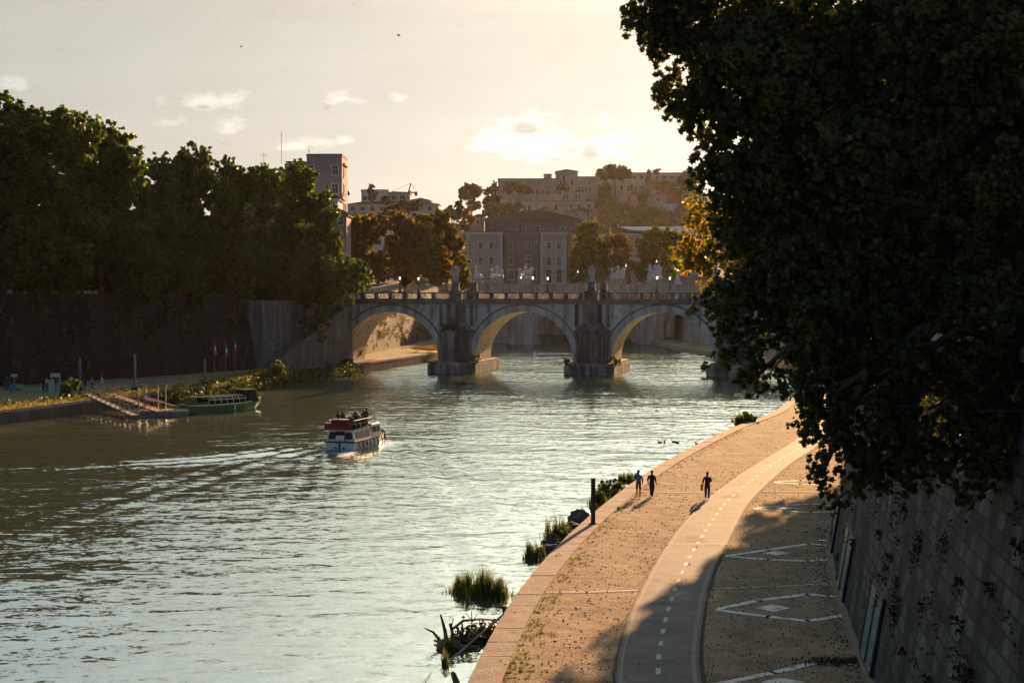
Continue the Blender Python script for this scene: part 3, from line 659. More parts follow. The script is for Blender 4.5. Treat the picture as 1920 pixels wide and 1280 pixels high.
arm([(700, 845), (730, 910), (790, 1020), (830, 1120), (850, 1250)], 0.045, 2.8, 7, -1)
arm([(650, 848), (640, 900), (600, 980), (560, 1100)], 0.035, 1.8, 5, 1, 0.35)
bc = G(690, 840, 0); bow = G(716, 830, 0)
FO += 0.42 * np.exp(-((XX - bow[0]) ** 2 / 2.2 + (YY - bow[1]) ** 2 / 6)); FO += 0.3 * np.exp(-((XX - G(650, 850)[0]) ** 2 / 3 + (YY - G(650, 850)[1]) ** 2 / 6))
ZZ += 0.28 * np.exp(-((XX - bow[0]) ** 2 / 1.5 + (YY - bow[1]) ** 2 / 5))
# eddies under the second bridge and round the piers
ZZ[0] = 0; n_ = XX.size
me = bpy.data.meshes.new('river_water'); nx = len(xs); ny = len(ysw)
V = np.stack([XX, YY, ZZ], -1).reshape(-1); me.vertices.add(n_); me.vertices.foreach_set('co', V.astype(np.float32))
ii = (np.arange(ny - 1)[:, None] * nx + np.arange(nx - 1)[None]).reshape(-1); Q = np.stack([ii, ii + 1, ii + nx + 1, ii + nx], 1).reshape(-1)
me.loops.add(len(Q)); me.loops.foreach_set('vertex_index', Q.astype(np.int32)); me.polygons.add(len(ii)); me.polygons.foreach_set('loop_start', np.arange(len(ii), dtype=np.int32) * 4)
me.update(calc_edges=True); me.polygons.foreach_set('use_smooth', [True] * len(ii))
fa = me.attributes.new('foam', 'FLOAT', 'POINT'); fa.data.foreach_set('value', np.clip(FO, 0, .9).reshape(-1).astype(np.float32))
tag(link('river_water', me, None, water_mat()), kind='structure')
# ---------------------------------------------------------------- hill
def hillz(x, y):
    H = interp(x, [-500, -300, -110, -60, -45, -30, 0, 100, 300, 500, 900], [5, 12, 22, 26, 30, 44, 55, 60, 60, 45, 30])
    t = interp(y, [500, 600, 640, 740, 800, 860, 900, 1000], [0, .28, .40, .62, .74, .88, .98, 1.03])
    return ROADZ - 0.2 + H * t + 1.5 * math.sin(x * .05) * t
hx = np.linspace(-700, 1000, 90); hy = np.linspace(480, 1440, 60)
hb = MB(); hb.v = [(x, y, hillz(x, y)) for y in hy for x in hx]
hb.f = [(j * 90 + i, j * 90 + i + 1, (j + 1) * 90 + i + 1, (j + 1) * 90 + i) for j in range(59) for i in range(89)]; hb.m = [0] * len(hb.f)
tag(hb.build('hill', M('hillside', (0.025, 0.03, 0.014), (0.05, 0.05, 0.024), 0.95, 0.05, 1, 0.4), None, False, True), kind='structure')
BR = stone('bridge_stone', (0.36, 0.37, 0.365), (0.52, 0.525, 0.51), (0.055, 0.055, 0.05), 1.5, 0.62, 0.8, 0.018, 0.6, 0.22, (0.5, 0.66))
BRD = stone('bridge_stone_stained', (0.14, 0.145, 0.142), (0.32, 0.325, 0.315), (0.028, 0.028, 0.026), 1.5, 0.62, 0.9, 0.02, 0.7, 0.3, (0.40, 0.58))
SOFF = stone('soffit_stone', (0.34, 0.27, 0.19), (0.44, 0.35, 0.25), (0.12, 0.08, 0.05), 1.0, 0.5, 0.5, 0.02, 0.6, 0.25)
RINGM = stone('ring_stone', (0.31, 0.31, 0.30), (0.43, 0.43, 0.41), (0.10, 0.10, 0.098), 5, 5, 0.7, 0.0, 0.3, 0.05)
DARKM = M('cornice_dark', (0.09, 0.088, 0.08), (0.17, 0.165, 0.15), 0.9, 1.2, .4, 5)
IRON = M('iron', (0.03, 0.032, 0.035), rough=0.5, metal=0.4)
MARB = M('marble', (0.42, 0.41, 0.38), (0.58, 0.56, 0.52), 0.7, 1.6, .3, 8)
MARBD = M('marble_weathered', (0.16, 0.17, 0.17), (0.40, 0.41, 0.40), 0.8, 1.4, .4, 6, stretch=(1, 1, .4))
def bridge(name, label, F0, ang, x0, x1, arches, depth, ztop, zspring, rise=None, mats=None, detail=True):
    # arches: (xc, half_width, rise)
    br_, ring_, soff_ = mats
    e = empty(name, (F0[0], F0[1], 0), label, 'bridge', rz=-R(ang))
    body = MB(); sof = MB()
    xs_ = {x0, x1}
    for (xc, hw, rs) in arches:
        for k in range(33): xs_.add(round(xc - hw * math.cos(math.pi * k / 32), 4))
    xs_ = sorted(xs_)
    def zb(x):
        for (xc, hw, rs) in arches:
            if xc - hw + 1e-6 < x < xc + hw - 1e-6: return zspring + rs * math.sqrt(max(0, 1 - ((x - xc) / hw) ** 2))
            if abs(abs(x - xc) - hw) < 1e-3: return zspring
        return None
    for a, c in zip(xs_[:-1], xs_[1:]):
        mid = zb((a + c) / 2)
        if mid is None:
            za = zc = -1.5
            body.box(a, c, 0, depth, -1.5, ztop)
            continue
        za, zc = zb(a) , zb(c)
        za = zspring if za is None else za; zc = zspring if zc is None else zc
        body.add([(a, 0, za), (c, 0, zc), (c, 0, ztop), (a, 0, ztop)], [(0, 1, 2, 3)])
        body.add([(a, depth, za), (c, depth, zc), (c, depth, ztop), (a, depth, ztop)], [(3, 2, 1, 0)])
        body.add([(a, 0, ztop), (c, 0, ztop), (c, depth, ztop), (a, depth, ztop)], [(0, 1, 2, 3)])
        sof.add([(a, 0, za), (a, depth, za), (c, depth, zc), (c, 0, zc)], [(0, 1, 2, 3)])
    body.build('masonry', br_, e); sof.build('arch_soffit', soff_, e)
    for (xc, hw, rs) in arches:
        rg = MB(); nv = 25; t = 1.15 if detail else 1.0
        for k in range(nv):
            g = 0.004
            a0 = math.pi * (k + g) / nv; a1 = math.pi * (k + 1 - g) / nv
            v = []
            for y_ in (-0.14, 0.0):
                for (aa, rr) in ((a0, 0), (a0, t), (a1, t), (a1, 0)):
                    v.append((xc - (hw + rr) * math.cos(aa), y_ - (0.02 if k % 2 else 0) * (y_ < 0), zspring + (rs + rr) * math.sin(aa)))
            rg.add(v, [(0, 3, 2, 1), (0, 1, 5, 4), (1, 2, 6, 5), (2, 3, 7, 6), (3, 0, 4, 7)])
        ro = rg.build('arch_ring', ring_, e)
        if detail:
            o2 = MB(); pts = [(xc - (hw + t + .1) * math.cos(math.pi * k / 40), -0.12, zspring + (rs + t + .1) * math.sin(math.pi * k / 40)) for k in range(41)]
            for a, c in zip(pts[:-1], pts[1:]): o2.beam(a, c, 0.3, 0.16, up=(0, 1, 0))
            o2.build('ring_moulding', DARKM, e)
    return e
ANG = 12.8; BD = 12.0
dX, dY = math.cos(R(ANG)), -math.sin(R(ANG))
bF = (-9.7 + 12 * dX, 251.2 + 12 * dY)       # midway between the first and second pier, on the face
def BW(x, y, z): return (bF[0] + x * dX + y * math.sin(R(ANG)), bF[1] + x * dY + y * math.cos(R(ANG)), z)
PIERS = [-12.0, 12.0, 36.0]
arches = [(-24, 8.75, 8.4), (0, 8.75, 8.5), (24, 8.75, 8.5), (46.5, 6.2, 6.6)]
eb = bridge('stone_bridge', 'old stone arch bridge with statues and lamps crossing the river', bF, ANG, -38, 58, arches, BD, 11.9, 2.1, mats=(BR, RINGM, SOFF))
c = MB()
for (ya, yb) in ((-0.55, 0.6), (BD - .6, BD + .55)):
    c.box(-38, 58, ya + .25, yb - .25, 11.9, 12.15); c.box(-38, 58, ya, yb, 12.15, 12.5); c.box(-38, 58, ya + .15, yb - .15, 12.5, 12.62)
    for x in np.arange(-37.6, 58, 0.8): c.box(x, x + .35, ya + .03 if ya < 0 else yb - .3, ya + .25 if ya < 0 else yb - .03, 11.92, 12.148)
c.build('cornice', DARKM, eb)
c = MB(); c.box(-38, 58, 0.61, BD - .61, 11.9, 12.56); c.build('deck', ASPH, eb)
# balustrade: stone posts, rails and a pierced lattice
post = MB(); rail = MB(); lat = MB()
for side, y in ((0, -0.1), (1, BD + .1)):
    rail.box(-38, 58, y - .2, y + .2, 13.72, 13.92); rail.box(-38, 58, y - .17, y + .17, 12.62, 12.78)
    k = 0
    for x in np.arange(-37, 58, 2.62):
        if any(abs(x - p) < 1.5 for p in PIERS): continue
        post.box(x - .34, x + .34, y - .19, y + .19, 12.78, 13.72)
        x2 = x + 2.62 - .34
        if any(abs(x + 1.3 - p) < 2.6 for p in PIERS): continue
        for j in range(9):
            t0 = x + .34 + (x2 - x - .34) * j / 9; t1 = t0 + (x2 - x - .34) / 9 * 1.9
            t1 = min(t1, x2)
            lat.beam((t0, y, 12.8), (t1, y, 13.70), .05, .06, up=(0, 1, 0)); lat.beam((t1, y, 12.8), (t0, y, 13.70), .05, .06, up=(0, 1, 0))
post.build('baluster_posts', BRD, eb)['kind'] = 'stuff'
rail.build('railing', DARKM, eb); lat.build('lattice', IRON, eb)
for i, p in enumerate(PIERS):
    w_ = 3.1
    pb = MB()
    # wide footing, cutwater with sloping cap, pilaster above
    pb.prism([(p - 4.3, -3.4), (p - 3.2, -4.3), (p + 3.2, -4.3), (p + 4.3, -3.4), (p + 4.3, BD + 3.6), (p - 4.3, BD + 3.6)], -1.5, 1.5, 1)
    pb.prism([(p - 4.1, -3.2), (p - 3.0, -4.0), (p + 3.0, -4.0), (p + 4.1, -3.2), (p + 4.1, BD + 3.4), (p - 4.1, BD + 3.4)], 1.5, 1.9, 0)
    pb.prism([(p - 2.9, -0.01), (p - 2.2, -1.9), (p + 2.2, -1.9), (p + 2.9, -0.01)], 1.9, 7.0, 1)
    pb.prism([(p - 3.1, -0.012), (p - 2.4, -2.1), (p + 2.4, -2.1), (p + 3.1, -0.012)], 7.0, 7.4, 1)
    pb.add([(p - 2.9, -0.01, 7.4), (p - 2.2, -1.9, 7.4), (p + 2.2, -1.9, 7.4), (p + 2.9, -0.01, 7.4), (p - 1.6, -.5, 8.8), (p + 1.6, -.5, 8.8), (p - 1.6, -.02, 8.8), (p + 1.6, -.02, 8.8)],
           [(0, 1, 4, 6), (1, 2, 5, 4), (2, 3, 7, 5), (4, 5, 7, 6)], 1)
    pb.box(p - 1.7, p + 1.7, -.5, -.005, 8.8, 11.88, 0)
    pb.box(p - 3.0, p - 2.4, -.3, -.005, 8.0, 11.88, 0); pb.box(p + 2.4, p + 3.0, -.3, -.005, 8.0, 11.88, 0)
    # framed panel with a relief on the cutwater
    pb.box(p - 1.0, p + 1.0, -2.02, -1.902, 2.4, 5.2, 0); pb.box(p - 1.3, p + 1.3, -2.1, -1.902, 5.5, 5.8, 0)
    for j in range(3): pb.box(p - 2.25 + j * 0.0, p + 2.25, -1.95, -1.903, 2.2 + j * 1.9, 2.26 + j * 1.9, 0)
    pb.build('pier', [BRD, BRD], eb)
    for (s, yy) in ((0, -0.35), (1, BD + .35)):
        pd = MB(); pd.box(p - 1.15, p + 1.15, yy - .55, yy + .55, 12.625, 13.95)
        pd.box(p - 1.3, p + 1.3, yy - .7, yy + .7, 13.95, 14.15); pd.box(p - .7, p + .7, yy - .55, yy + .55, 14.15, 14.5)
        pd.box(p - .58, p + .58, yy - .42, yy + .42, 14.5, 15.5); pd.box(p - .75, p + .75, yy - .5, yy + .5, 15.5, 15.68)
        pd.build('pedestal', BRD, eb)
# dark growths hanging on the piers
PLANT = leafmat('wall_plant', [(0.02, 0.03, 0.01), (0.05, 0.06, 0.015), (0.08, 0.075, 0.02)], 0.4, (2.2, 2.2, .8))
PLANTL = leafmat('bright_plant', [(0.03, 0.045, 0.01), (0.06, 0.075, 0.014), (0.10, 0.10, 0.02)], 0.5, (2, 2, 1))
def bush(name, label, loc, r, n, size, mat, cat='plant', group=None, shape=RHOMB, npuff=8):
    e = empty(name, loc, label, cat, group)
    pos, out_ = crown_pts([(0, 0, r[2] * .75, r[0], r[1], r[2])], n, 0.4, npuff, 0.2)
    link('foliage', leaf_mesh('foliage', pos, size, shape, out_), e, mat)
    t = MB()
    for k in range(5):
        d = Vector(unit(1)[0]); t.tube([(0, 0, -.1), (d.x * r[0] * .4, d.y * r[1] * .4, r[2] * .5), (d.x * r[0] * .7, d.y * r[1] * .7, r[2] * (1 + .4 * abs(d.z)))], [.03, .02, .01], 5)
    t.build('stem', BARK, e)
    return e
bush('shrub', 'bright green shrub on the left end of the second pier footing', BW(8.4, -3.3, 1.9), (.8, .7, .8), 400, .16, PLANTL)
bush('shrub', 'sunlit trailing shrub on the right end of the second pier footing', BW(16.0, -1.5, 1.6), (.9, 1.6, .9), 900, .16, PLANTL)
bush('shrub', 'sunlit shrub on the right end of the first pier footing', BW(-8.2, -1.0, 1.7), (.9, 1.5, .7), 700, .16, PLANTL)
bush('shrub', 'yellow green shrub at the left foot of the third pier', BW(31.6, -3.2, 0.6), (.7, .9, 1.3), 900, .16, PLANTL)
bush('shrub', 'dark shrub hanging above the cutwater of the first pier', BW(-12.6, -2.0, 7.0), (2.0, .8, .9), 900, .2, PLANT)
# lamps: pairs at the two parapets
LGLASS = M('lamp_glass', (0.9, 0.85, 0.7), rough=.4, emit=((1.0, 0.82, 0.55), 0.9))
def lamp(label, loc, first=None, rz=0):
    if first is None:
        e = empty('street_lamp', loc, label, 'street lamp', 'lamps along the bridge parapets', rz)
        b = MB(); b.lathe([(.34, 0), (.34, .12), (.2, .3), (.12, .5), (.075, 1.0), (.06, 2.1), (.1, 2.14), (.05, 2.2)], n=10); b.tube([(-.28, 0, 1.95), (.28, 0, 1.95)], .02, 6); b.build('post', IRON, e)
        g = MB(); g.lathe([(.09, 2.2), (.19, 2.66), (.17, 2.70)], n=6); g.build('lantern', LGLASS, e)
        r_ = MB(); r_.lathe([(.22, 2.702), (.14, 2.82), (.05, 2.9), (.03, 3.02)], n=6); r_.build('lantern_cap', IRON, e)
        return e
    c_ = copy_tree(first); c_.location = loc; c_['label'] = label; return c_
l0 = None
def railpt(px, far):       # point on the rail top that stands at this place along the bridge
    y = BD + .1 if far else -0.1
    best = min(np.arange(-37, 57, 0.05), key=lambda x: abs(PX(px, BW(x, y, 0)[1]) - BW(x, y, 0)[0]))
    return BW(best, y, 13.92)
for px, far, lb in ((750, 0, 'iron lamp with glowing lantern on the near parapet, leftmost over the first arch'), (785, 1, 'iron lamp on the far parapet above the first arch, in front of autumn trees'),
                    (999, 0, 'iron lamp with glowing lantern on the near parapet above the second arch'), (1027, 1, 'iron lamp on the far parapet above the second arch'),
                    (1232, 0, 'iron lamp on the near parapet in front of the winged marble group'), (1256, 1, 'iron lamp on the far parapet close beside the dark foliage')):
    p = railpt(px, far); l0n = lamp(lb, p, l0, -R(ANG)); l0 = l0 or l0n
# angels
def statue_mesh(pose, seed=0):
    arms = {'up': [((-.19, 0, 1.40), (-.40, .06, 1.30), (-.46, .10, 1.62)), ((.19, 0, 1.40), (.36, .12, 1.22), (.42, .22, 1.45))],
            'hold': [((-.19, 0, 1.40), (-.30, .1, 1.15), (-.12, .3, 1.25)), ((.19, 0, 1.40), (.33, .1, 1.2), (.2, .3, 1.45))],
            'down': [((-.19, 0, 1.40), (-.26, -.02, 1.13), (-.18, .12, .95)), ((.19, 0, 1.40), (.27, .0, 1.15), (.30, .1, .92))]}[pose]
    return figure('statue_figure', 'stand', 0.05, arms, 1)
def statue(label, loc, rz, pose, h, wings=False, mat=None, group=None):
    mat = mat or MARBD
    e = empty('statue', loc, label, 'statue', group, rz); s = h / 1.78
    me = statue_mesh(pose); me.materials.clear(); me.materials.append(mat)
    for p in me.polygons: p.material_index = 0
    f = link('figure', me, e); f.scale = (s,) * 3
    r_ = MB(); r_.lathe([(.30, 0), (.31, .15), (.24, .6), (.21, .95), (.17, 1.12), (.19, 1.3), (.13, 1.42)], n=14, sy=.8)
    r_.v = [(x * (1 + .10 * math.sin(7 * math.atan2(y, x) + z * 5)), y * (1 + .10 * math.sin(7 * math.atan2(y, x) + z * 5)), z) for x, y, z in r_.v]
    ro = r_.build('robe', mat, e, False, True); ro.scale = (s,) * 3
    if wings:
        for sd in (-1, 1):
            wv = MB(); pr = [(.04, 1.42), (.16, 1.66), (.30, 1.58), (.37, 1.15), (.33, .70), (.22, .38), (.14, .95)]
            v = [(sd * a, -.16 - a * .2, z) for a, z in pr] + [(sd * a, -.22 - a * .2, z) for a, z in pr]; k = len(pr)
            wv.add(v, [tuple(range(k)), tuple(range(k, 2 * k))[::-1]] + [(i, (i + 1) % k, k + (i + 1) % k, k + i) for i in range(k)])
            wo = wv.build('wing', mat, e); wo.scale = (s,) * 3
    return e
statue('winged marble angel with raised arms on the pedestal of the first pier', BW(-12, -.35, 15.68), math.pi, 'up', 3.0, True)
statue('winged marble angel with spread arms on the pedestal of the second pier', BW(12, -.35, 15.68), math.pi, 'up', 3.0, True)
# left abutment, stairs and plinth
b = MB(); q0 = BW(-38, 0, 0); e = empty('bridge_abutment', BW(-38.2, 0, 1.5), 'pale stained masonry abutment and river stair left of the first arch', 'abutment')
A0 = (-40.6, 234); A1 = BW(-33.4, -0.05, 0)
v = [(A0[0], A0[1], 1.4), (A1[0], A1[1], 1.4), (A1[0], A1[1], 12.6), (A0[0], A0[1], 12.6), (A0[0] - 8, A0[1] + 1, 1.4), (A1[0] - 8, A1[1] + 8, 1.4), (A1[0] - 8, A1[1] + 8, 12.6), (A0[0] - 8, A0[1] + 1, 12.6)]
b.add(v, [(0, 1, 2, 3), (3, 2, 6, 7), (0, 3, 7, 4), (1, 5, 6, 2)]); ABM = stone('abutment_stone', (0.13, 0.13, 0.12), (0.21, 0.205, 0.19), (0.05, 0.05, 0.048), 1.6, 0.7, 0.55, 0.018, 0.5, 0.25, (0.42, 0.58)); b.build('wall', ABM, e, True)
st = MB(); n_s = 24
for i in range(n_s):                    # stair rising towards the bridge
    t0 = i / n_s; t1 = (i + 1) / n_s; lx = lambda t: A0[0] + (A1[0] - A0[0]) * t; ly = lambda t: A0[1] + (A1[1] - A0[1]) * t
    nx_, ny_ = 0.92, -0.39; wd = 2.2; z = 1.5 + 9.5 * t1
    p = [(lx(t0), ly(t0)), (lx(t0) + nx_ * wd, ly(t0) + ny_ * wd), (lx(t1) + nx_ * wd, ly(t1) + ny_ * wd), (lx(t1), ly(t1))]
    st.prism(p, 1.4, z, 0)
    p2 = [(lx(t0) + nx_ * wd, ly(t0) + ny_ * wd), (lx(t0) + nx_ * (wd + .35), ly(t0) + ny_ * (wd + .35)), (lx(t1) + nx_ * (wd + .35), ly(t1) + ny_ * (wd + .35)), (lx(t1) + nx_ * wd, ly(t1) + ny_ * wd)]
    st.prism(p2, 1.4, z + .9, 0)
st.build('stair', ABM, e, True)
# graffiti patches sprayed on the abutment inside the arch
gm = MB()
def squig(mb, o, ux, s, n, seed):
    r_ = random.Random(seed); pts = []
    for i in range(n): pts.append((o[0] + ux[0] * s * i * .35, o[1] + ux[1] * s * i * .35, o[2] + r_.uniform(0, s)))
    for a, c in zip(pts[:-1], pts[1:]): mb.beam(a, c, .05, .16, up=(ux[1], -ux[0], 0))
gb = empty('graffiti', BW(-32.8, 3, 2.5), 'sprayed graffiti scrawls low on the wall inside the first arch', 'graffiti')
g1 = MB(); squig(g1, BW(-32.7, 2.0, 2.2), (math.sin(R(ANG)), math.cos(R(ANG))), 1.0, 9, 3); g1.build('blue_scrawl', M('spray_blue', (0.03, 0.12, 0.28)), gb, True)
g2 = MB(); squig(g2, BW(-32.7, 6.6, 2.3), (math.sin(R(ANG)), math.cos(R(ANG))), 1.3, 10, 5); g2.build('black_scrawl', M('spray_black', (0.02, 0.02, 0.025)), gb, True)
# statue pair and pole at the left bridge head
e = empty('pedestal', P(654, 540, 262)[:2] + (12.9,), 'pale stone pedestal at the left bridge head under the standing saint', 'pedestal')
b = MB(); b.box(-.9, .9, -.9, .9, 0, 1.7); b.box(-1.05, 1.05, -1.05, 1.05, 1.7, 1.95); b.box(-1.1, 1.1, -1.1, 1.1, -.1, .3); b.build('block', MARB, e)
sl_ = P(654, 540, 262); statue('white marble saint on a pedestal at the left bridge head', (sl_[0], sl_[1], 14.85), math.pi, 'hold', 3.2, False, MARB)
e = empty('flagpole', P(645, 540, 258)[:2] + (12.9,), 'bare grey pole beside the white saint statue', 'flagpole')
b = MB(); b.tube([(0, 0, 0), (0, 0, 9.6)], [.11, .05], 8); b.ball((0, 0, 9.65), .12, 8); b.lathe([(.3, 0), (.3, .15), (.12, .3)], n=10); b.build('pole', M('grey_metal', (0.35, 0.36, 0.37), rough=.4, metal=.6), e)
# ---------------- second bridge
B2 = stone('far_bridge_stone', (0.34, 0.30, 0.26), (0.44, 0.39, 0.34), (0.10, 0.085, 0.07), 3.0, 0.9, 0.5, 0.03, 0.5, 0.12)
Y2 = 385.0
x0, x1 = PX(878, Y2), PX(1420, Y2)
pc1, pc2 = PX(980, Y2), PX(1222, Y2); hwm = (pc2 - pc1) / 2 - 4.0
e2 = bridge('far_bridge', 'second broad stone bridge farther down the river, carrying marble groups', (0, Y2), 0, x0 - 8, 75, [((pc1 + pc2) / 2, hwm, 7.5), (pc2 + 4.0 + 14, 14, 7.0)], 18, 12.6, 3.6, mats=(B2, B2, B2), detail=False)
for pc in (pc1, pc2):
    b = MB()
    for k, (h_, z0_, z1_) in enumerate(((4.6, -1.5, 1.2), (3.9, 1.2, 6.4), (4.4, 6.4, 6.9), (3.6, 6.9, 12.55))):
        b.prism([(pc - h_, -.01), (pc - h_ * .75, -2.4 - .1 * h_), (pc + h_ * .75, -2.4 - .1 * h_), (pc + h_, -.01)], z0_, z1_)
    for z in np.arange(1.8, 6.2, .9): b.box(pc - 2.95, pc + 2.95, -2.83, -2.792, z, z + .07)
    b.build('pier', B2, e2)
b = MB(); b.box(x0 - 8, 75, -.8, .4, 12.6, 13.2); b.box(x0 - 8, 75, -.5, .2, 13.2, 14.0); b.box(x0 - 8, 75, -.35, .1, 14.0, 15.7); b.box(x0 - 8, 75, -.5, .2, 15.7, 16.0)
for x in np.arange(x0 - 7, 75, 5.2): b.box(x, x + .9, -.48, -.352, 14.0, 15.7)
b.build('parapet', B2, e2); b = MB(); b.box(x0 - 8, 75, .41, 17.9, 12.6, 13.0); b.build('deck', ASPH, e2)
def sculpture(label, px, ybase, wpx, n, wings=False, horse=True):
    X, Y, _ = P(px, 530, Y2 - .2); z = 16.0
    e = empty('sculpture_group', (X, Y + 0.4, z), label, 'sculpture', 'marble groups on the far bridge')
    b = MB(); w2 = wpx / 7 / 2
    b.box(-w2, w2, -1.0, 1.2, 0, 1.0); b.box(-w2 * .92, w2 * .92, -.9, 1.1, 1.0, 1.35); b.build('plinth', B2, e)
    g = MB()
    r_ = random.Random(label)
    for i in range(16): g.ball((r_.uniform(-w2 * .7, w2 * .7), r_.uniform(-.4, .5), 1.3 + r_.uniform(0, 1.0)), r_.uniform(.45, .8), 9, 0, (1, .8, r_.uniform(.8, 1.3)))
    if horse:
        g.ball((w2 * .2, .1, 3.0), .95, 12, 0, (1.25, .7, .8)); g.tube([(w2 * .2 + .8, .1, 3.3), (w2 * .2 + 1.2, .1, 4.2), (w2 * .2 + 1.7, .1, 4.3)], [.5, .35, .18], 8)
        for q in (-.6, .7): g.tube([(w2 * .2 + q, .1, 2.7), (w2 * .2 + q + .3, -.1, 1.9), (w2 * .2 + q, -.1, 1.3)], [.3, .18, .12], 6)
    g.build('rockwork', MARB, e, False, True)
    for i in range(n):
        me = statue_mesh(['up', 'hold', 'down'][i % 3]); me.materials.clear(); me.materials.append(MARB)
        for p in me.polygons: p.material_index = 0
        f = link('figure', me, e); f.location = (-w2 * .65 + i * (1.4 * w2 / max(1, n - 1)), -.3, 1.35 + (0.9 if i == n // 2 else .1)); f.scale = (1.75,) * 3; f.rotation_euler = (0, 0, math.pi + .5 * (i - 1))
    if wings:
        for sd in (-1, 1):
            wv = MB(); pr = [(.1, 3.2), (.9, 5.3), (1.5, 5.1), (1.6, 3.8), (1.2, 2.4), (.4, 2.0)]; k = len(pr)
            v = [(sd * a, .3, z_) for a, z_ in pr] + [(sd * a, .55, z_) for a, z_ in pr]
            wv.add(v, [tuple(range(k)), tuple(range(k, 2 * k))[::-1]] + [(i, (i + 1) % k, k + (i + 1) % k, k + i) for i in range(k)]); wv.build('wing', MARB, e)
    return e
sculpture('weathered marble figures on the far bridge, first from the left', 897, 530, 14, 1, False, False)
sculpture('marble group of struggling figures on the far bridge, before the salmon facade', 931, 530, 26, 3, False, False)
sculpture('large marble group with horse on the far bridge behind the paired lamps', 985, 530, 30, 3, False, True)
sculpture('marble group with three figures just right of the second angel', 1158, 530, 32, 3, False, True)
sculpture('marble group with raised wings behind the right lamps', 1227, 530, 30, 3, True, True)
e = empty('bronze_statue', P(1140, 530, Y2 - 1.2)[:2] + (16.0,), 'dark bronze man beside the three figure marble group', 'statue')
me = statue_mesh('down'); me.materials.clear(); me.materials.append(M('bronze', (0.05, 0.05, 0.045), rough=.5, metal=.5))
for p in me.polygons: p.material_index = 0
f = link('figure', me, e); f.scale = (2.0,) * 3; f.rotation_euler = (0, 0, math.pi); f.location = (0, 0, 1.0); b = MB(); b.box(-.6, .6, -.5, .5, 0, 1.0); b.build('plinth', B2, e)
e = empty('stone_pillar', P(1271, 530, Y2)[:2] + (16.0,), 'slim pale stone pillar on the far bridge near the right edge', 'pillar')
b = MB(); b.box(-.9, .9, -.5, .6, 0, .5); b.prism([(-.6, -.4), (.6, -.4), (.6, .4), (-.6, .4)], .5, 1.0); b.lathe([(.5, 1.0), (.32, 3.0), (.3, 3.1)], n=4); b.build('shaft', MARB, e)
# cable with small bulbs over the river
pa, pb_ = Vector(P(600, 536, 232)), Vector(P(1420, 455, 232))
e = empty('overhead_cable', tuple(pa), 'thin black cable with small lamps sagging above the bridge', 'cable')
b = MB(); pts = []
for i in range(41):
    t = i / 40; q = pa.lerp(pb_, t); q.z -= 4 * 1.6 * t * (1 - t); pts.append(q)
b.tube(pts, .035, 5); b.build('wire', IRON, e, True)
for t in (.46, .59, .70, .77):
    q = pa.lerp(pb_, t); q.z -= 6.4 * t * (1 - t); g = MB(); g.tube([q, q - Vector((0, 0, .25))], .05, 6); g.ball(tuple(q - Vector((0, 0, .34))), .10, 8); g.build('bulb', LGLASS, e, True)
# ---------------------------------------------------------------- buildings
GLASS = M('window_glass', (0.035, 0.037, 0.04), rough=.25, spec=.5)
SHUT = M('shutter', (0.07, 0.06, 0.05), (0.11, .09, .075), .8, 4)
FRAME = M('window_frame', (0.42, 0.40, 0.36), (0.54, .52, .47), .8, 3)
TILE = M('roof_tile', (0.05, 0.038, 0.032), (0.09, 0.068, 0.055), 0.95, 0.8, .15, 6, spec=0.0)
def plaster(n, c):
    c = tuple(min(.6, x * 1.12 + (c[1] * 1.12 - x * 1.12) * .42) for x in c)
    return M('plaster_' + n, c, tuple(x * .72 for x in c), .92, .35, .3, 5, stretch=(1, 1, .5))
_win = {}
def window(parent, x, z, w, h, y=0.0, arched=False, shut=False):
    key = (round(w, 2), round(h, 2), arched, shut)
    if key not in _win:
        f = MB(); t = min(.28, w * .2)
        f.box(-w / 2 - t, -w / 2, -.12, 0.0, -h / 2, h / 2); f.box(w / 2, w / 2 + t, -.12, 0.0, -h / 2, h / 2)
        f.box(-w / 2 - t * 1.4, w / 2 + t * 1.4, -.2, 0.0, -h / 2 - t, -h / 2)
        if arched:
            for k in range(8):
                a0, a1 = math.pi * k / 8, math.pi * (k + 1) / 8
                f.beam((w / 2 * 1.15 * math.cos(a0), -.06, h / 2 + w / 2 * 1.1 * math.sin(a0)), (w / 2 * 1.15 * math.cos(a1), -.06, h / 2 + w / 2 * 1.1 * math.sin(a1)), .12, t, up=(0, 1, 0))
        else: f.box(-w / 2 - t * 1.2, w / 2 + t * 1.2, -.16, 0.0, h / 2, h / 2 + t)
        if not shut: f.box(-.04, .04, -.06, -.031, -h / 2, h / 2); f.box(-w / 2, w / 2, -.06, -.032, h * .12, h * .12 + .08)
        fm = bpy.data.meshes.new('window'); fm.from_pydata(f.v, [], f.f); fm.materials.append(FRAME)
        g = MB(); g.add([(-w / 2, -.03, -h / 2), (w / 2, -.03, -h / 2), (w / 2, -.03, h / 2)] + ([(w / 2 * math.cos(math.pi * k / 10), -.03, h / 2 + w / 2 * math.sin(math.pi * k / 10)) for k in range(1, 10)] if arched else []) + [(-w / 2, -.03, h / 2)], [tuple(range(4 + (9 if arched else 0)))])
        gm_ = bpy.data.meshes.new('pane'); gm_.from_pydata(g.v, [], g.f); gm_.materials.append(SHUT if shut else GLASS)
        _win[key] = (fm, gm_)
    fm, gm_ = _win[key]
    o = link('window', fm, parent); o.location = (x, y, z)
    link('pane', gm_, o)
    return o
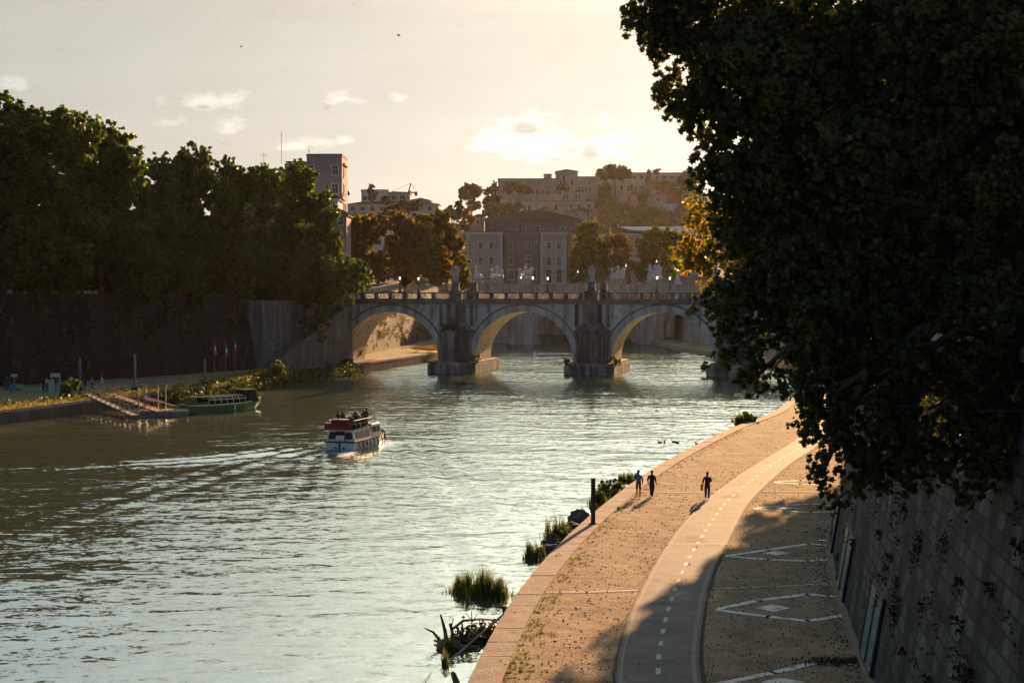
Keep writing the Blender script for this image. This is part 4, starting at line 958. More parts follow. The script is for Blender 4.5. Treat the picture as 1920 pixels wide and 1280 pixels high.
def hip(b, x0, x1, y0, y1, z, h, ov=.6, gable=False):
    x0 -= ov; x1 += ov; y0 -= ov; y1 += ov; d = min((x1 - x0), (y1 - y0)) / 2; ym = (y0 + y1) / 2
    if x1 - x0 >= y1 - y0:
        i = 0 if gable else d
        v = [(x0, y0, z), (x1, y0, z), (x1, y1, z), (x0, y1, z), (x0 + i, ym, z + h), (x1 - i, ym, z + h)]
        b.add(v, [(0, 1, 5, 4), (1, 2, 5), (2, 3, 4, 5), (3, 0, 4), (0, 3, 2, 1)])
    else:
        i = 0 if gable else d; xm = (x0 + x1) / 2
        v = [(x0, y0, z), (x1, y0, z), (x1, y1, z), (x0, y1, z), (xm, y0 + i, z + h), (xm, y1 - i, z + h)]
        b.add(v, [(0, 1, 4), (1, 2, 5, 4), (2, 3, 5), (3, 0, 4, 5), (0, 3, 2, 1)])
def building(name, label, pxl, pxr, pytop, Y, depth, mat, z0=None, roof=None, rows=(), wsz=(1.2, 2.0), quoins=False, cornice=True, group=None, cat='building', sidewin=(), parapet=False):
    x0, x1, zt = PX(pxl, Y), PX(pxr, Y), PZ(pytop, Y)
    z0 = hillz((x0 + x1) / 2, Y) - 1.5 if z0 is None else z0
    e = empty(name, ((x0 + x1) / 2, Y, z0), label, cat, group); hw = (x1 - x0) / 2; H = zt - z0
    b = MB(); b.box(-hw, hw, 0, depth, 0, H); b.build('wall', mat, e)
    if cornice:
        c = MB(); c.box(-hw - .35, hw + .35, -.35, depth + .35, H + .002, H + .35); c.box(-hw - .2, hw + .2, -.2, -.003, H - .35, H - .003); c.build('cornice', FRAME if quoins else mat, e)
    if quoins:
        for s in (-1, 1):
            q = MB()
            for i, z in enumerate(np.arange(0.3, H - .8, .62)):
                w_ = .9 if i % 2 else .6; xa = s * hw; q.box(min(xa, xa - s * w_), max(xa, xa - s * w_), -.12, -.003, z, z + .56)
            q.build('quoins', FRAME, e)
    if roof:
        kind, rh = roof; r_ = MB()
        if kind in ('hip', 'gable'): hip(r_, -hw, hw, 0, depth, H + .352, rh, gable=(kind == 'gable'))
        elif kind == 'flat': r_.box(-hw + .05, hw - .05, .05, depth - .05, H + .352, H + .36 + rh)
        r_.build('roof', TILE, e)
    for (py, pxs_, *opt) in rows:
        wz = opt[0] if opt else wsz; ar = opt[1] if len(opt) > 1 else False; sh = opt[2] if len(opt) > 2 else False
        for px in pxs_: window(e, PX(px, Y) - e.location.x, PZ(py, Y) - z0, wz[0], wz[1], 0, ar, sh)
    for (yy, z_, w_, h_) in sidewin:
        o = window(e, hw, z_ - z0, w_, h_); o.location = (hw, yy, z_ - z0); o.rotation_euler = (0, 0, R(90))
    return e
SAL = plaster('salmon', (0.42, 0.30, 0.235)); RED = plaster('red', (0.24, 0.16, 0.13)); OCH = plaster('ochre', (0.46, 0.36, 0.22)); CRM = plaster('cream', (0.50, 0.44, 0.34)); MAU = plaster('mauve', (0.30, 0.225, 0.205)); SND = plaster('sand', (0.34, 0.29, 0.225)); WHT = plaster('white', (0.6, 0.57, 0.5))
g0 = 12.9
building('palace', 'salmon palace wing with white quoins behind the far bridge, left part', 874, 942, 437, 452, 22, SAL, g0, ('flat', .3), [(461, (901, 921), (1.2, 2.1), False, True), (489, (901, 921), (1.2, 2.3), False, True), (519, (900,), (1.7, 3.2), False, True)], quoins=True)
building('palace', 'dark red palace centre with arched attic windows behind the far bridge', 945, 1011, 437, 456, 22, RED, g0, ('flat', .3), [(461, (958, 975, 991, 1006), (1.1, 2.0)), (489, (958,), (1.1, 2.1)), (487, (990,), (1.5, 2.6)), (515, (958, 1000), (1.6, 3))], quoins=False)
building('palace', 'salmon palace wing with arched ground floor openings beside the yellow green tree', 1013, 1062, 437, 452, 22, SAL, g0, ('flat', .3), [(461, (1029, 1048), (1.2, 2.1)), (490, (1029, 1048), (1.3, 2.5)), (520, (1029, 1048), (1.6, 3.4), True)], quoins=True)
building('palace', 'mauve low palace range with plain windows filling the gap behind the yellow green tree', 1064, 1128, 437, 456, 20, MAU, g0, ('hip', 1.5), [(461, (1080, 1100, 1118), (1.2, 2.1)), (490, (1080, 1100, 1118), (1.2, 2.3))])
building('palace', 'rear palace storey with tiled hip roof and terrace above the salmon wings', 910, 1092, 413, 470, 26, RED, g0, ('hip', 3.6), [(431, (975,), (1.4, 2.6), True), (431, (991, 1007), (1.3, 2.4)), (434, (960, 1022), (1.0, 1.6)), (432, (1055, 1075), (1.2, 2.0))])
building('palace', 'salmon end pavilion with hipped roof right of the orange tree', 1122, 1202, 440, 448, 20, SAL, g0, ('hip', 2.4), [(457, (1150, 1177, 1194), (1.3, 2.2), False, True), (487, (1150, 1177), (1.3, 2.2)), (515, (1150, 1177), (1.5, 2.6))], quoins=True)
building('palace', 'long mauve barrack range with few windows beside the dark foliage', 1204, 1345, 447, 452, 20, MAU, g0, ('hip', 2.0), [(465, (1215, 1240, 1265, 1290, 1310), (1.2, 2.0)), (510, (1215, 1240, 1290), (1.4, 2.4))])
# canopy with pale blue sheeting behind the pavilion
e = empty('roof_sheeting', (PX(1235, 500), 500, g0), 'pale blue sheeted roof stretched above the salmon pavilion', 'roof')
b = MB(); xa, xb = PX(1166, 500), PX(1330, 500); zt = PZ(422, 500) - g0; c0 = PX(1235, 500)
b.add([(xa - c0, 0, zt - 1.6), (xb - c0, 0, zt - 2.6), (xb - c0, 12, zt), (xa - c0 - .5, 12, zt), (xa - c0, 0, zt - 1.9), (xb - c0, 0, zt - 2.9), (xb - c0, 12, zt - .3), (xa - c0 - .5, 12, zt - .3)], [(0, 1, 2, 3), (7, 6, 5, 4), (0, 4, 5, 1), (1, 5, 6, 2), (2, 6, 7, 3), (3, 7, 4, 0)])
b.build('sheet', M('blue_sheet', (0.16, 0.25, 0.33), (0.24, 0.32, 0.38), 1.0, .6, spec=0.0), e)
b = MB(); b.box(xa - c0, xb - c0, .5, 11.5, 0, zt - 3.0); b.build('wall', MAU, e)
# left tower block and its neighbours
t = building('apartment_tower', 'tall mauve tower block with few windows rising above the left trees', 576, 642, 292, 300, 9.8, MAU, g0, ('flat', .05), [(319, (584, 629), (1.1, 1.9)), (354, (584, 629), (1.1, 1.9)), (390, (629,), (1.1, 1.9))], cornice=False,
             sidewin=[(3.2, PZ(322, 300), 1.0, 1.6), (3.2, PZ(352, 300), 1.0, 1.6), (3.2, PZ(388, 300), .8, 1.6), (6.4, PZ(388, 300), .8, 1.6)])
b = MB(); zt = PZ(292, 300) - g0; hw = (PX(642, 300) - PX(576, 300)) / 2
b.box(-hw - .08, hw + .08, -.08, 9.88, zt + .002, zt + .25); b.box(hw + .002, hw + .4, 2, 8.5, zt - 1.75, zt - 1.35)
for x in np.arange(-hw + .8, hw - .5, 1.1): b.box(x, x + .45, -.06, -.003, zt - 1.4, zt - 1.1)
b.build('parapet', MAU, t)
e = empty('satellite_dish', (PX(579, 299), 300.5, PZ(292, 300) + .27), 'black satellite dish on the tower roof, left corner', 'dish'); b = MB(); b.lathe([(.04, 0), (.04, .7)], n=6); b.build('mast', IRON, e)
b = MB(); b.ball((0, 0, .9), .45, 10, 0, (.25, 1, 1)); b.build('dish', IRON, e)
e = empty('satellite_dish', (PX(653, 305), 304, PZ(372, 304) + .2), 'round dark dish on the side of the mauve tower', 'dish'); b = MB(); b.ball((.3, 0, .9), .6, 12, 0, (.4, 1, 1)); b.tube([(-.6, 0, .4), (.3, 0, .9)], .05); b.build('dish', IRON, e)
building('apartment_block', 'lower mauve block joined to the left side of the tower', 535, 574, 306, 303, 9, MAU, g0, ('flat', .05), [(320, (567,), (1.0, 1.8))], cornice=False)
building('white_house', 'white gabled house tucked between the trees and the tower foot', 606, 634, 375, 285, 8, WHT, g0, ('hip', 1.4), [(386, (616, 624), (.8, 1.5))])
building('eaved_house', 'dark house with deep eaves below the tower', 612, 650, 404, 275, 8, MAU, g0, ('hip', 1.3), [(414, (640,), (.8, 1.4))])
def antenna(label, px, Y, pyb, pyt, bars, whip=False):
    z0, z1 = PZ(pyb, Y), PZ(pyt, Y); e = empty('antenna', (PX(px, Y), Y + 1.5, z0), label, 'antenna')
    b = MB(); b.tube([(0, 0, -.6), (0, 0, z1 - z0)], .05 if whip else .035, 5)
    for k in range(bars): b.tube([(-.6 - .2 * k, 0, (z1 - z0) * (.95 - .18 * k)), (.8, 0, (z1 - z0) * (.95 - .18 * k))], .025, 4)
    b.build('mast', IRON, e)
antenna('tall thin whip antenna above the left trees', 527, 303, 300, 246, 0, True)
antenna('television antenna with a crossbar left of the whip antenna', 494, 303, 306, 286, 2)
antenna('television antenna on the tower roof beside the dish', 579, 300, 290, 273, 2)
antenna('small television antenna on the low roof beside the tower', 551, 303, 304, 296, 1)
building('apartment_block', 'brown block half hidden behind the left trees below the whip antenna', 420, 530, 330, 300, 12, MAU, g0, ('flat', .1), cornice=False)
building('apartment_block', 'wide dark block behind the leftmost trees, only glimpsed between trunks', -260, 130, 400, 262, 14, MAU, g0, ('flat', .1), [(500, (-60, -20, 20, 60, 100), (1.3, 2.4)), (460, (-60, -20, 20, 60, 100), (1.3, 2.4))])
building('apartment_block', 'brown block behind the second and third left trees', 140, 330, 410, 290, 14, SAL, g0, ('flat', .1), [(500, (160, 190, 220, 250, 280, 310), (1.3, 2.4)), (460, (160, 190, 220, 250, 280, 310), (1.3, 2.4))])
building('apartment_block', 'brown block behind the fourth and fifth left trees', 340, 545, 420, 300, 12, MAU, g0, ('flat', .1), [(500, (360, 395, 430, 465, 500), (1.3, 2.4)), (535, (360, 395, 430, 465, 500), (1.3, 2.4))])
# hill on the left with institute buildings
building('institute', 'long cream institute building on the left hill, lower range', 652, 822, 384, 640, 14, CRM, None, ('hip', 1.6), [(391, tuple(range(662, 815, 18)), (1.6, 1.4)), (405, tuple(range(665, 815, 16)), (1.9, 2.6)), (416, tuple(range(665, 815, 16)), (1.9, 2.4))])
building('institute', 'white stepped upper block of the left hill institute', 678, 728, 358, 655, 12, WHT, None, ('flat', .3), [(372, (684, 700, 718), (1.6, 1.8))])
building('institute', 'ochre upper block with a flat roof below the crane', 728, 769, 363, 653, 12, OCH, None, ('flat', .3), [(371, (740, 755), (2.2, 1.8))])
building('institute', 'low cream block at the right end of the left hill institute', 769, 806, 377, 650, 12, CRM, None, ('hip', 1.4), [(388, (780, 795), (2, 1.6))])
e = empty('crane', (PX(769, 690), 690, 40), 'tower crane with raised jib above the left hill institute', 'crane'); zc = PZ(361, 690) - 40; s6 = 690 / F
b = MB(); b.beam((0, 0, 0), (0, 0, zc + 1), .7); b.build('mast', IRON, e)
b = MB(); b.beam((0, 0, zc), (14 * s6, 0, zc), .6); b.beam((0, 0, zc), (-34 * s6, 0, zc + .4), .35); b.build('jib', IRON, e)
b = MB(); b.beam((-3 * s6, 0, zc), (2 * s6, 0, zc + 17 * s6), .5); b.tube([(2 * s6, 0, zc + 17 * s6), (-34 * s6, 0, zc + .6)], .06, 4); b.tube([(2 * s6, 0, zc + 17 * s6), (13 * s6, 0, zc)], .06, 4); b.build('tower_peak', IRON, e)
b = MB(); b.box(9 * s6, 14 * s6, -.8, .8, zc - 6 * s6, zc - .31); b.build('counterweight', IRON, e)
# right hill
H9 = 900
building('convent', 'long sand coloured convent wing on the hill crest, left part', 934, 1045, 337, H9, 20, SND, None, ('flat', .5), [(360, (999, 1008, 1018, 1028), (2.0, 2.6)), (343, (950, 970, 990, 1010), (1.8, 1.4))])
building('convent', 'octagonal topped tower block with a niche in the middle of the hill convent', 1043, 1083, 322, H9 - 4, 20, SND, None, ('hip', 1.8), [(343, (1052, 1072), (1.6, 3)), (338, (1057,), (1.6, 4), True)])
building('convent', 'little square turret on the convent roof, left of its tower', 1020, 1034, 328, H9 + 4, 8, SND, None, ('flat', .3))
building('convent', 'sand coloured convent range between its tower and the umbrella pine', 1083, 1118, 333, H9, 20, SND, None, ('flat', .4), [(355, (1086, 1092, 1098, 1105), (1.3, 3)), (343, (1090, 1104), (1.4, 1.6))])
building('convent', 'long sand coloured convent wing behind the umbrella pine and cypress', 1119, 1300, 326, H9 + 8, 18, SND, None, ('flat', .5), [(333, tuple(range(1175, 1295, 14)), (2.2, 1.8)), (352, tuple(range(1165, 1225, 13)), (2, 2.4))])
building('villa', 'ochre terrace villa with turquoise shutters below the convent', 972, 1058, 378, 800, 18, OCH, None, ('flat', .2), [(390, (984, 993, 1042), (1.6, 3.4))])
building('villa', 'ochre villa upper storey with balustraded roof below the convent tower', 1008, 1052, 365, 815, 14, OCH, None, ('flat', .3))
building('loggia_pavilion', 'small arcaded pavilion on the villa roof, left of its twin', 1053, 1069, 361, 803, 6, OCH, None, ('hip', 1.2), [(370, (1058, 1064), (1.0, 2.2), True)])
building('loggia_pavilion', 'small arcaded pavilion on the villa roof, right of its twin', 1075, 1091, 361, 803, 6, OCH, None, ('hip', 1.2), [(370, (1080, 1086), (1.0, 2.2), True)])
building('villa', 'ochre villa range right of the arcaded pavilions', 1058, 1114, 378, 800, 16, OCH, None, ('flat', .3), [(386, (1070, 1085, 1104), (1.2, 2))])
building('tiled_house', 'tile roofed house right below the ochre villa', 1060, 1119, 398, 740, 16, OCH, None, ('hip', 2.6), [(402, (1080, 1102), (1, 1.5))])
building('tiled_house', 'tile roofed house left below the ochre villa', 1000, 1046, 396, 745, 14, OCH, None, ('hip', 2.2))
building('gabled_house', 'pinkish hillside house with a white edged gable and green window', 1184, 1226, 369, 780, 10, SAL, None, ('hip', 3.2), [(382, (1200,), (1.2, 2))])
building('gabled_house', 'low pinkish hillside house wing with chimney and turquoise shutter', 1226, 1250, 366, 785, 10, SAL, None, ('gable', 2.0), [(374, (1234,), (2.4, 2))])
building('garden_wall_house', 'pale low house on the slope beside the yellow leaves', 1242, 1320, 383, 760, 8, WHT, None, ('flat', .2))
building('farm_house', 'grey house between orange bush and dark pines on the slope', 886, 908, 408, 620, 10, SND, None, ('gable', 1.2), [(416, (896,), (1.2, 1.6))])
# ---------------------------------------------------------------- distant trees
PINE = leafmat('pine_needles', [(0.028, 0.038, 0.014), (0.045, 0.055, 0.02), (0.065, 0.07, 0.028)], .3, (1.6, 1.5, .8))
CYPR = leafmat('cypress_leaves', [(0.018, 0.028, 0.012), (0.03, 0.042, 0.016), (0.04, 0.05, 0.02)], .25)
HGRN = leafmat('hill_leaves', [(0.03, 0.04, 0.014), (0.055, 0.06, 0.02), (0.08, 0.08, 0.028)], .4, (1.8, 1.7, .8))
ORNG = leafmat('orange_leaves', [(0.12, 0.06, 0.015), (0.18, 0.09, 0.02), (0.11, 0.08, 0.02)], .5, (2.2, 1.6, .6))
def htree(name, label, bl, Y, pybase, n, size, mat, npuff=18, puff=.3, pxb=None, hollow=.3, tr=.5, group='trees on the hill'):
    blobs = pxblobs(bl, Y); bx_ = PX(pxb if pxb else bl[0][0], Y); zb_ = min(hillz(bx_, Y), PZ(pybase, Y)) if Y > 480 else ROADZ
    return tree(name, label, 'tree', (bx_, Y, zb_), blobs, n, size, mat, group=group, trunk_r=tr, npuff=npuff, puff=puff, hollow=hollow, bark=BARKD)
htree('umbrella_pine', 'wide umbrella pine with a bare trunk on the hill crest', [(1152, 325, 36, 11), (1152, 319, 25, 10), (1134, 330, 19, 7), (1172, 329, 16, 7)], 790, 372, 26000, .6, PINE, 70, .2, 1157, tr=.8)
htree('umbrella_pine', 'rounded umbrella pine at the left end of the hill trees', [(880, 360, 20, 15), (893, 358, 13, 12), (870, 366, 12, 10), (888, 385, 16, 10)], 780, 405, 20000, .6, PINE, 50, .24, 884)
htree('umbrella_pine', 'flat topped pine in front of the convent left wing', [(975, 353, 20, 9), (955, 352, 15, 9), (990, 356, 10, 7)], 830, 375, 12000, .6, PINE, 50, .24, 968)
htree('umbrella_pine', 'big spreading pine in front of the left hill institute', [(758, 388, 28, 12), (742, 398, 28, 12), (720, 408, 26, 10), (780, 385, 14, 10)], 590, 430, 20000, .5, PINE, 50, .24, 745)
htree('cypress', 'ragged dark conifer left of the convent', [(922, 372, 15, 27), (928, 352, 9, 12), (912, 385, 10, 16)], 800, 405, 14000, .6, CYPR, 46, .24)
htree('cypress', 'slim cypress standing before the long convent wing', [(1217, 325, 4.2, 9), (1216, 340, 5.5, 14), (1215, 352, 5.5, 12)], 850, 362, 6000, .5, CYPR, 40, .25)
htree('cypress', 'dark cypress clump below the convent tower', [(1060, 352, 7, 12), (1050, 358, 8, 9)], 820, 372, 2200, .7, CYPR, 14, .35)
htree('small_pine', 'small flat pine showing above the convent roof', [(1231, 321, 8, 3), (1234, 318, 5, 3)], 880, 330, 700, .7, PINE, 9, .4)
htree('leafy_tree', 'large dark ivy covered tree left of the pine trunk', [(1130, 370, 16, 26), (1135, 355, 14, 14), (1145, 385, 14, 20)], 770, 410, 16000, .6, HGRN, 50, .24)
htree('leafy_tree', 'broad dark tree mass touching the foreground foliage', [(1285, 345, 24, 22), (1265, 360, 22, 20), (1295, 330, 16, 14), (1305, 370, 22, 24)], 800, 405, 18000, .6, HGRN, 50, .24)
htree('hedge_tree', 'rounded green thicket below the ragged conifer', [(940, 392, 24, 10), (920, 398, 18, 10), (958, 396, 14, 10)], 700, 410, 12000, .55, HGRN, 46, .26)
htree('cypress', 'pointed dark conifer beside the ochre villa left corner', [(973, 390, 6, 14), (973, 382, 4, 10)], 740, 402, 1600, .6, CYPR, 12, .35)
htree('orange_tree', 'rust coloured tree on the slope below the left pine', [(878, 404, 10, 18), (884, 412, 9, 12), (870, 412, 8, 12)], 600, 425, 3000, .6, ORNG, 16, .35)
htree('leafy_tree', 'dark tree clump left of the rust coloured tree', [(842, 398, 14, 12), (855, 400, 14, 14), (832, 406, 10, 10), (862, 385, 10, 10)], 620, 420, 5000, .7, HGRN, 20, .35)
htree('cypress', 'thin cypress alone on the saddle between the hills', [(821, 396, 2.5, 9)], 640, 405, 500, .5, CYPR, 8, .35)
htree('leafy_tree', 'dark conifer in front of the institute white block', [(697, 365, 11, 14), (697, 352, 6, 7)], 630, 384, 2500, .6, CYPR, 16, .35)
htree('leafy_tree', 'bushy tree in front of the ochre institute block', [(722, 376, 12, 7)], 630, 384, 1500, .6, HGRN, 12, .35)
htree('conifer', 'grey green conifer in front of the pinkish gabled house', [(1205, 372, 11, 10), (1205, 358, 5, 9), (1205, 385, 14, 10)], 760, 400, 2600, .6, HGRN, 16, .35)
htree('leafy_tree', 'olive tree beside the pinkish house', [(1228, 345, 16, 10), (1245, 350, 14, 10), (1185, 358, 8, 12)], 830, 370, 3500, .8, HGRN, 16, .35)
# wooded slope: individual trees, copied
protos = []
for k in range(4):
    bl = [(0, 0, 7, 4.2, 4.0, 4.0), (1.8, 1, 5.5, 3.0, 3, 2.6), (-2, -1, 5.8, 2.8, 3, 2.8)]
    t_ = tree('slope_tree', 'x', 'tree', (0, 0, 0), bl, 2200, .62, [HGRN, PINE, HGRN, CYPR][k], group='trees on the wooded slope', trunk_r=.3, npuff=14, puff=.36, hollow=.3, bark=BARKD); protos.append(t_)
sp = []
rr = random.Random(5)
for Y_, pa_, pb2, py_ in ((640, 1120, 1335, 424), (670, 1110, 1340, 416), (700, 1118, 1345, 408), (730, 1125, 1345, 400), (755, 1160, 1345, 394), (640, 830, 905, 436), (690, 900, 960, 408), (560, 690, 860, 440), (780, 1000, 1020, 396), (815, 1112, 1335, 385), (845, 1165, 1335, 380), (875, 1225, 1335, 376), (800, 850, 960, 395), (830, 940, 1000, 380)):
    for px in np.arange(pa_, pb2, 13): sp.append((px + rr.uniform(-5, 5), Y_ + rr.uniform(-10, 10)))
for i, (px, Y_) in enumerate(sp):
    o = protos[i] if i < 4 else copy_tree(protos[rr.randrange(4)])
    x = PX(px, Y_); s = rr.uniform(.5, .95); o.location = (x, Y_, hillz(x, Y_) - .4); o.scale = (s, s, s * rr.uniform(.85, 1.2)); o.rotation_euler = (0, 0, rr.uniform(0, 6.28))
    o['label'] = 'dark green tree in the wooded slope below the hill houses'
# ---------------------------------------------------------------- left bank plane trees
PLN = leafmat('plane_leaves', [(0.007, 0.014, 0.004), (0.015, 0.026, 0.006), (0.025, 0.036, 0.008), (0.046, 0.047, 0.010)], .5, (4.7, 5.1, .8))
PLA = leafmat('autumn_plane_leaves', [(0.045, 0.041, 0.011), (0.082, 0.062, 0.015), (0.13, 0.078, 0.018), (0.05, 0.048, 0.012)], .5, (3.2, 2.6, .6))
PLY = leafmat('yellow_green_leaves', [(0.055, 0.06, 0.015), (0.085, 0.082, 0.018), (0.12, 0.10, 0.022)], .5, (2.8, 2.8, .6))
def ltree(label, bl, Y, pxb, n, size=.42, mat=PLN, npuff=46, puff=.25, group='plane trees on the left bank', off_=None, tr=.45):
    x = PX(pxb, Y); x = min(x, cx(LW, Y) - 5.5) if Y < 256 else x; base = (x, Y, ROADZ)
    if Y < 255: bl = bl + [(pxb + d, 505 + 8 * (d % 3), 62, 44) for d in (-62, 0, 62)]; n = int(n * 2.1); size *= 1.0
    else: n = int(n * 1.3); size *= 1.1
    return tree('plane_tree', label, 'tree', base, pxblobs(bl, Y), n, size, mat, group=group, trunk_r=tr, npuff=npuff, puff=puff, hollow=.35)
ltree('tallest plane tree at the left picture edge, sky glinting through its top', [(25, 330, 130, 105), (70, 260, 85, 62), (-20, 250, 80, 70), (130, 255, 60, 55), (60, 450, 150, 90), (-50, 450, 110, 110)], 200, 40, 46000, .40)
ltree('big plane tree second from the left with a sloping shoulder', [(195, 340, 85, 85), (205, 275, 50, 42), (160, 250, 40, 40), (245, 320, 45, 45), (200, 460, 120, 85), (150, 400, 90, 80)], 213, 190, 36000, .40)
ltree('plane tree with golden sunlit right edge, third from the left', [(300, 345, 34, 55), (302, 310, 26, 30), (285, 420, 50, 60), (310, 415, 32, 50), (280, 500, 60, 55)], 222, 285, 18000, .38)
ltree('dark domed plane tree, fourth from the left', [(365, 320, 46, 42), (362, 295, 34, 28), (380, 380, 62, 60), (390, 460, 80, 80), (345, 500, 50, 55)], 232, 375, 25000, .40)
ltree('plane tree with a spiky crown, fifth from the left', [(435, 350, 48, 48), (425, 315, 30, 24), (480, 350, 44, 40), (500, 330, 26, 24), (450, 460, 70, 80)], 240, 455, 25000, .40)
ltree('rounded plane tree nearest the bridge, leaves lit on its right side', [(565, 370, 52, 50), (560, 330, 32, 26), (600, 400, 34, 50), (612, 460, 28, 50), (550, 460, 75, 75), (590, 520, 42, 50), (622, 480, 20, 50), (612, 420, 22, 30)], 250, 565, 34000, .40)
ltree('low plane tree hanging its branches over the pale abutment', [(590, 540, 40, 36), (608, 578, 16, 38), (560, 560, 30, 22), (600, 610, 14, 38), (575, 600, 14, 28), (540, 588, 20, 24), (520, 560, 50, 24), (470, 545, 50, 20)], 243, 575, 10000, .38)
ltree('tall plane tree standing in the second row behind the gap at the third tree', [(330, 345, 44, 52), (325, 420, 60, 70), (345, 310, 26, 26)], 235, 330, 15000, .38)
ltree('plane tree in the second row behind the spiky crown, nearest the tower', [(520, 350, 40, 36), (505, 420, 70, 60), (535, 400, 40, 60)], 262, 515, 15000, .38)
ltree('autumn plane tree behind the white saint statue', [(672, 450, 42, 42), (655, 420, 22, 22), (700, 430, 30, 28), (680, 500, 45, 34)], 288, 680, 14000, .42, PLA)
ltree('rust brown plane tree at the left end of the bridge', [(755, 440, 42, 34), (745, 415, 28, 20), (770, 490, 55, 40), (800, 460, 38, 44), (822, 500, 32, 40)], 292, 758, 22000, .42, PLA)
ltree('olive plane tree behind the first angel', [(820, 425, 38, 28), (800, 415, 22, 16), (842, 455, 28, 36), (855, 500, 24, 34), (865, 525, 16, 22)], 302, 838, 16000, .42, leafmat('olive_leaves', [(0.03, 0.035, 0.009), (0.055, 0.052, 0.012), (0.09, 0.07, 0.015)], .5, (3.5, 3.1, .6)))
ltree('tall yellow green tree between the far bridge groups', [(1112, 455, 48, 38), (1100, 432, 24, 18), (1090, 490, 34, 40), (1130, 500, 44, 36)], 420, 1105, 16000, .5, PLY, group='trees behind the far bridge')
ltree('small orange tree right of the tall yellow green tree', [(1160, 455, 26, 18), (1175, 462, 14, 12), (1160, 500, 32, 34)], 424, 1160, 8000, .5, PLA, group='trees behind the far bridge')
ltree('pale yellow green tree behind the winged marble group', [(1232, 455, 40, 26), (1255, 450, 28, 22), (1215, 470, 24, 22), (1235, 500, 48, 34)], 420, 1232, 14000, .5, PLY, group='trees behind the far bridge')
# low hedge row behind the left parapet
b_ = []
# ---------------------------------------------------------------- right bank plane trees (near)
NEAR = leafmat('near_plane_leaves', [(0.022, 0.032, 0.012), (0.036, 0.048, 0.016), (0.055, 0.06, 0.018), (0.11, 0.065, 0.022)], .42, (2.2, 2.2, .6), .42)
NEARY = leafmat('golden_plane_leaves', [(0.06, 0.075, 0.012), (0.11, 0.11, 0.015), (0.17, 0.13, 0.02)], .55, (3.6, 2.7, .4), .45)
def ntree(label, base, bl, Y, n, size, mat, npuff=26, puff=.26, hollow=.2):
    return tree('plane_tree', label, 'tree', base, pxblobs(bl, Y), n, size, mat, STAR, 'plane trees on the right bank', .42, puff, npuff, hollow, BARKD, 1)
ntree('nearest plane tree, its dark star shaped leaves filling the right side', (17.6, 33, ROADZ),
      [(1320, -60, 150, 130), (1232, 60, 76, 66), (1215, 30, 58, 60), (1262, 175, 52, 45), (1290, 60, 75, 65), (1400, 90, 90, 85), (1440, 200, 80, 80), (1335, 200, 75, 65), (1350, 330, 55, 75), (1400, 490, 75, 85), (1300, 130, 85, 85), (1285, 210, 50, 22), (1500, 80, 210, 180), (1780, 80, 240, 220), (1410, 280, 115, 115), (1380, 400, 62, 80), (1600, 320, 200, 200), (1850, 350, 190, 220),
       (1460, 470, 120, 120), (1400, 560, 82, 75), (1390, 650, 55, 58), (1410, 712, 40, 36), (1355, 600, 38, 40), (1320, 575, 34, 22), (1560, 560, 150, 150), (1750, 560, 190, 180), (1890, 600, 120, 160),
       (1500, 690, 66, 80), (1510, 780, 42, 55), (1560, 790, 62, 90), (1545, 880, 32, 60), (1565, 940, 30, 38), (1850, 60, 150, 120), (1700, 20, 150, 110), (1900, 180, 120, 130), (1620, 760, 90, 130), (1760, 760, 130, 110), (1880, 800, 90, 100), (1700, 870, 80, 60), (1840, 890, 100, 55), (1620, 900, 50, 50)],
      33, 270000, .100, NEAR, 60, .25, .05)
ntree('second plane tree along the right wall, mostly behind the nearest one', (20, 50, ROADZ),
      [(1600, 250, 190, 200), (1480, 400, 110, 140), (1750, 300, 160, 200), (1550, 560, 130, 110), (1400, 470, 60, 90), (1700, 600, 140, 130)], 50, 50000, .17, NEAR, 40, .27, .1)
ntree('third plane tree whose left edge glows golden yellow in the sun', (25, 82, ROADZ),
      [(1318, 420, 46, 52), (1305, 385, 26, 22), (1300, 485, 52, 40), (1330, 530, 30, 22), (1380, 450, 70, 90), (1500, 430, 130, 150), (1480, 300, 70, 90)], 84, 42000, .18, NEARY, 36, .27, .15)
for k, (x, y, r_, h_, zc) in enumerate(((28.8, 106, 10, 8.5, 20), (33.5, 118, 10, 8.5, 20.5), (38.8, 130, 10, 8.5, 20), (45, 144, 10, 8.5, 20.5), (54, 160, 9.5, 8, 21), (62, 184, 9, 8, 21), (69, 206, 9, 8, 21))):
    bl = [(x - 3.5, y + 2, zc - 3.5, r_ * .6, r_ * .7, h_ * .5), (x, y, zc, r_ * .7, r_ * .7, h_ * .7), (x - r_ * .5, y - r_ * .3, zc - 2, r_ * .55, r_ * .55, h_ * .5), (x + r_ * .4, y + r_ * .4, zc - 1, r_ * .6, r_ * .6, h_ * .6), (x - r_ * .3, y + r_ * .5, zc + 1.5, r_ * .5, r_ * .5, h_ * .5), (x + r_ * .2, y - r_ * .5, zc + 1, r_ * .55, r_ * .5, h_ * .5)]
    tree('plane_tree', 'plane tree on the right bank street, %s beyond the golden one' % ['first', 'second', 'third', 'fourth', 'fifth', 'sixth', 'seventh'][k], 'tree', (x, y, ROADZ), bl, 20000, .42, NEAR, RHOMB, 'plane trees on the right bank', .4, .35, 16, .2)
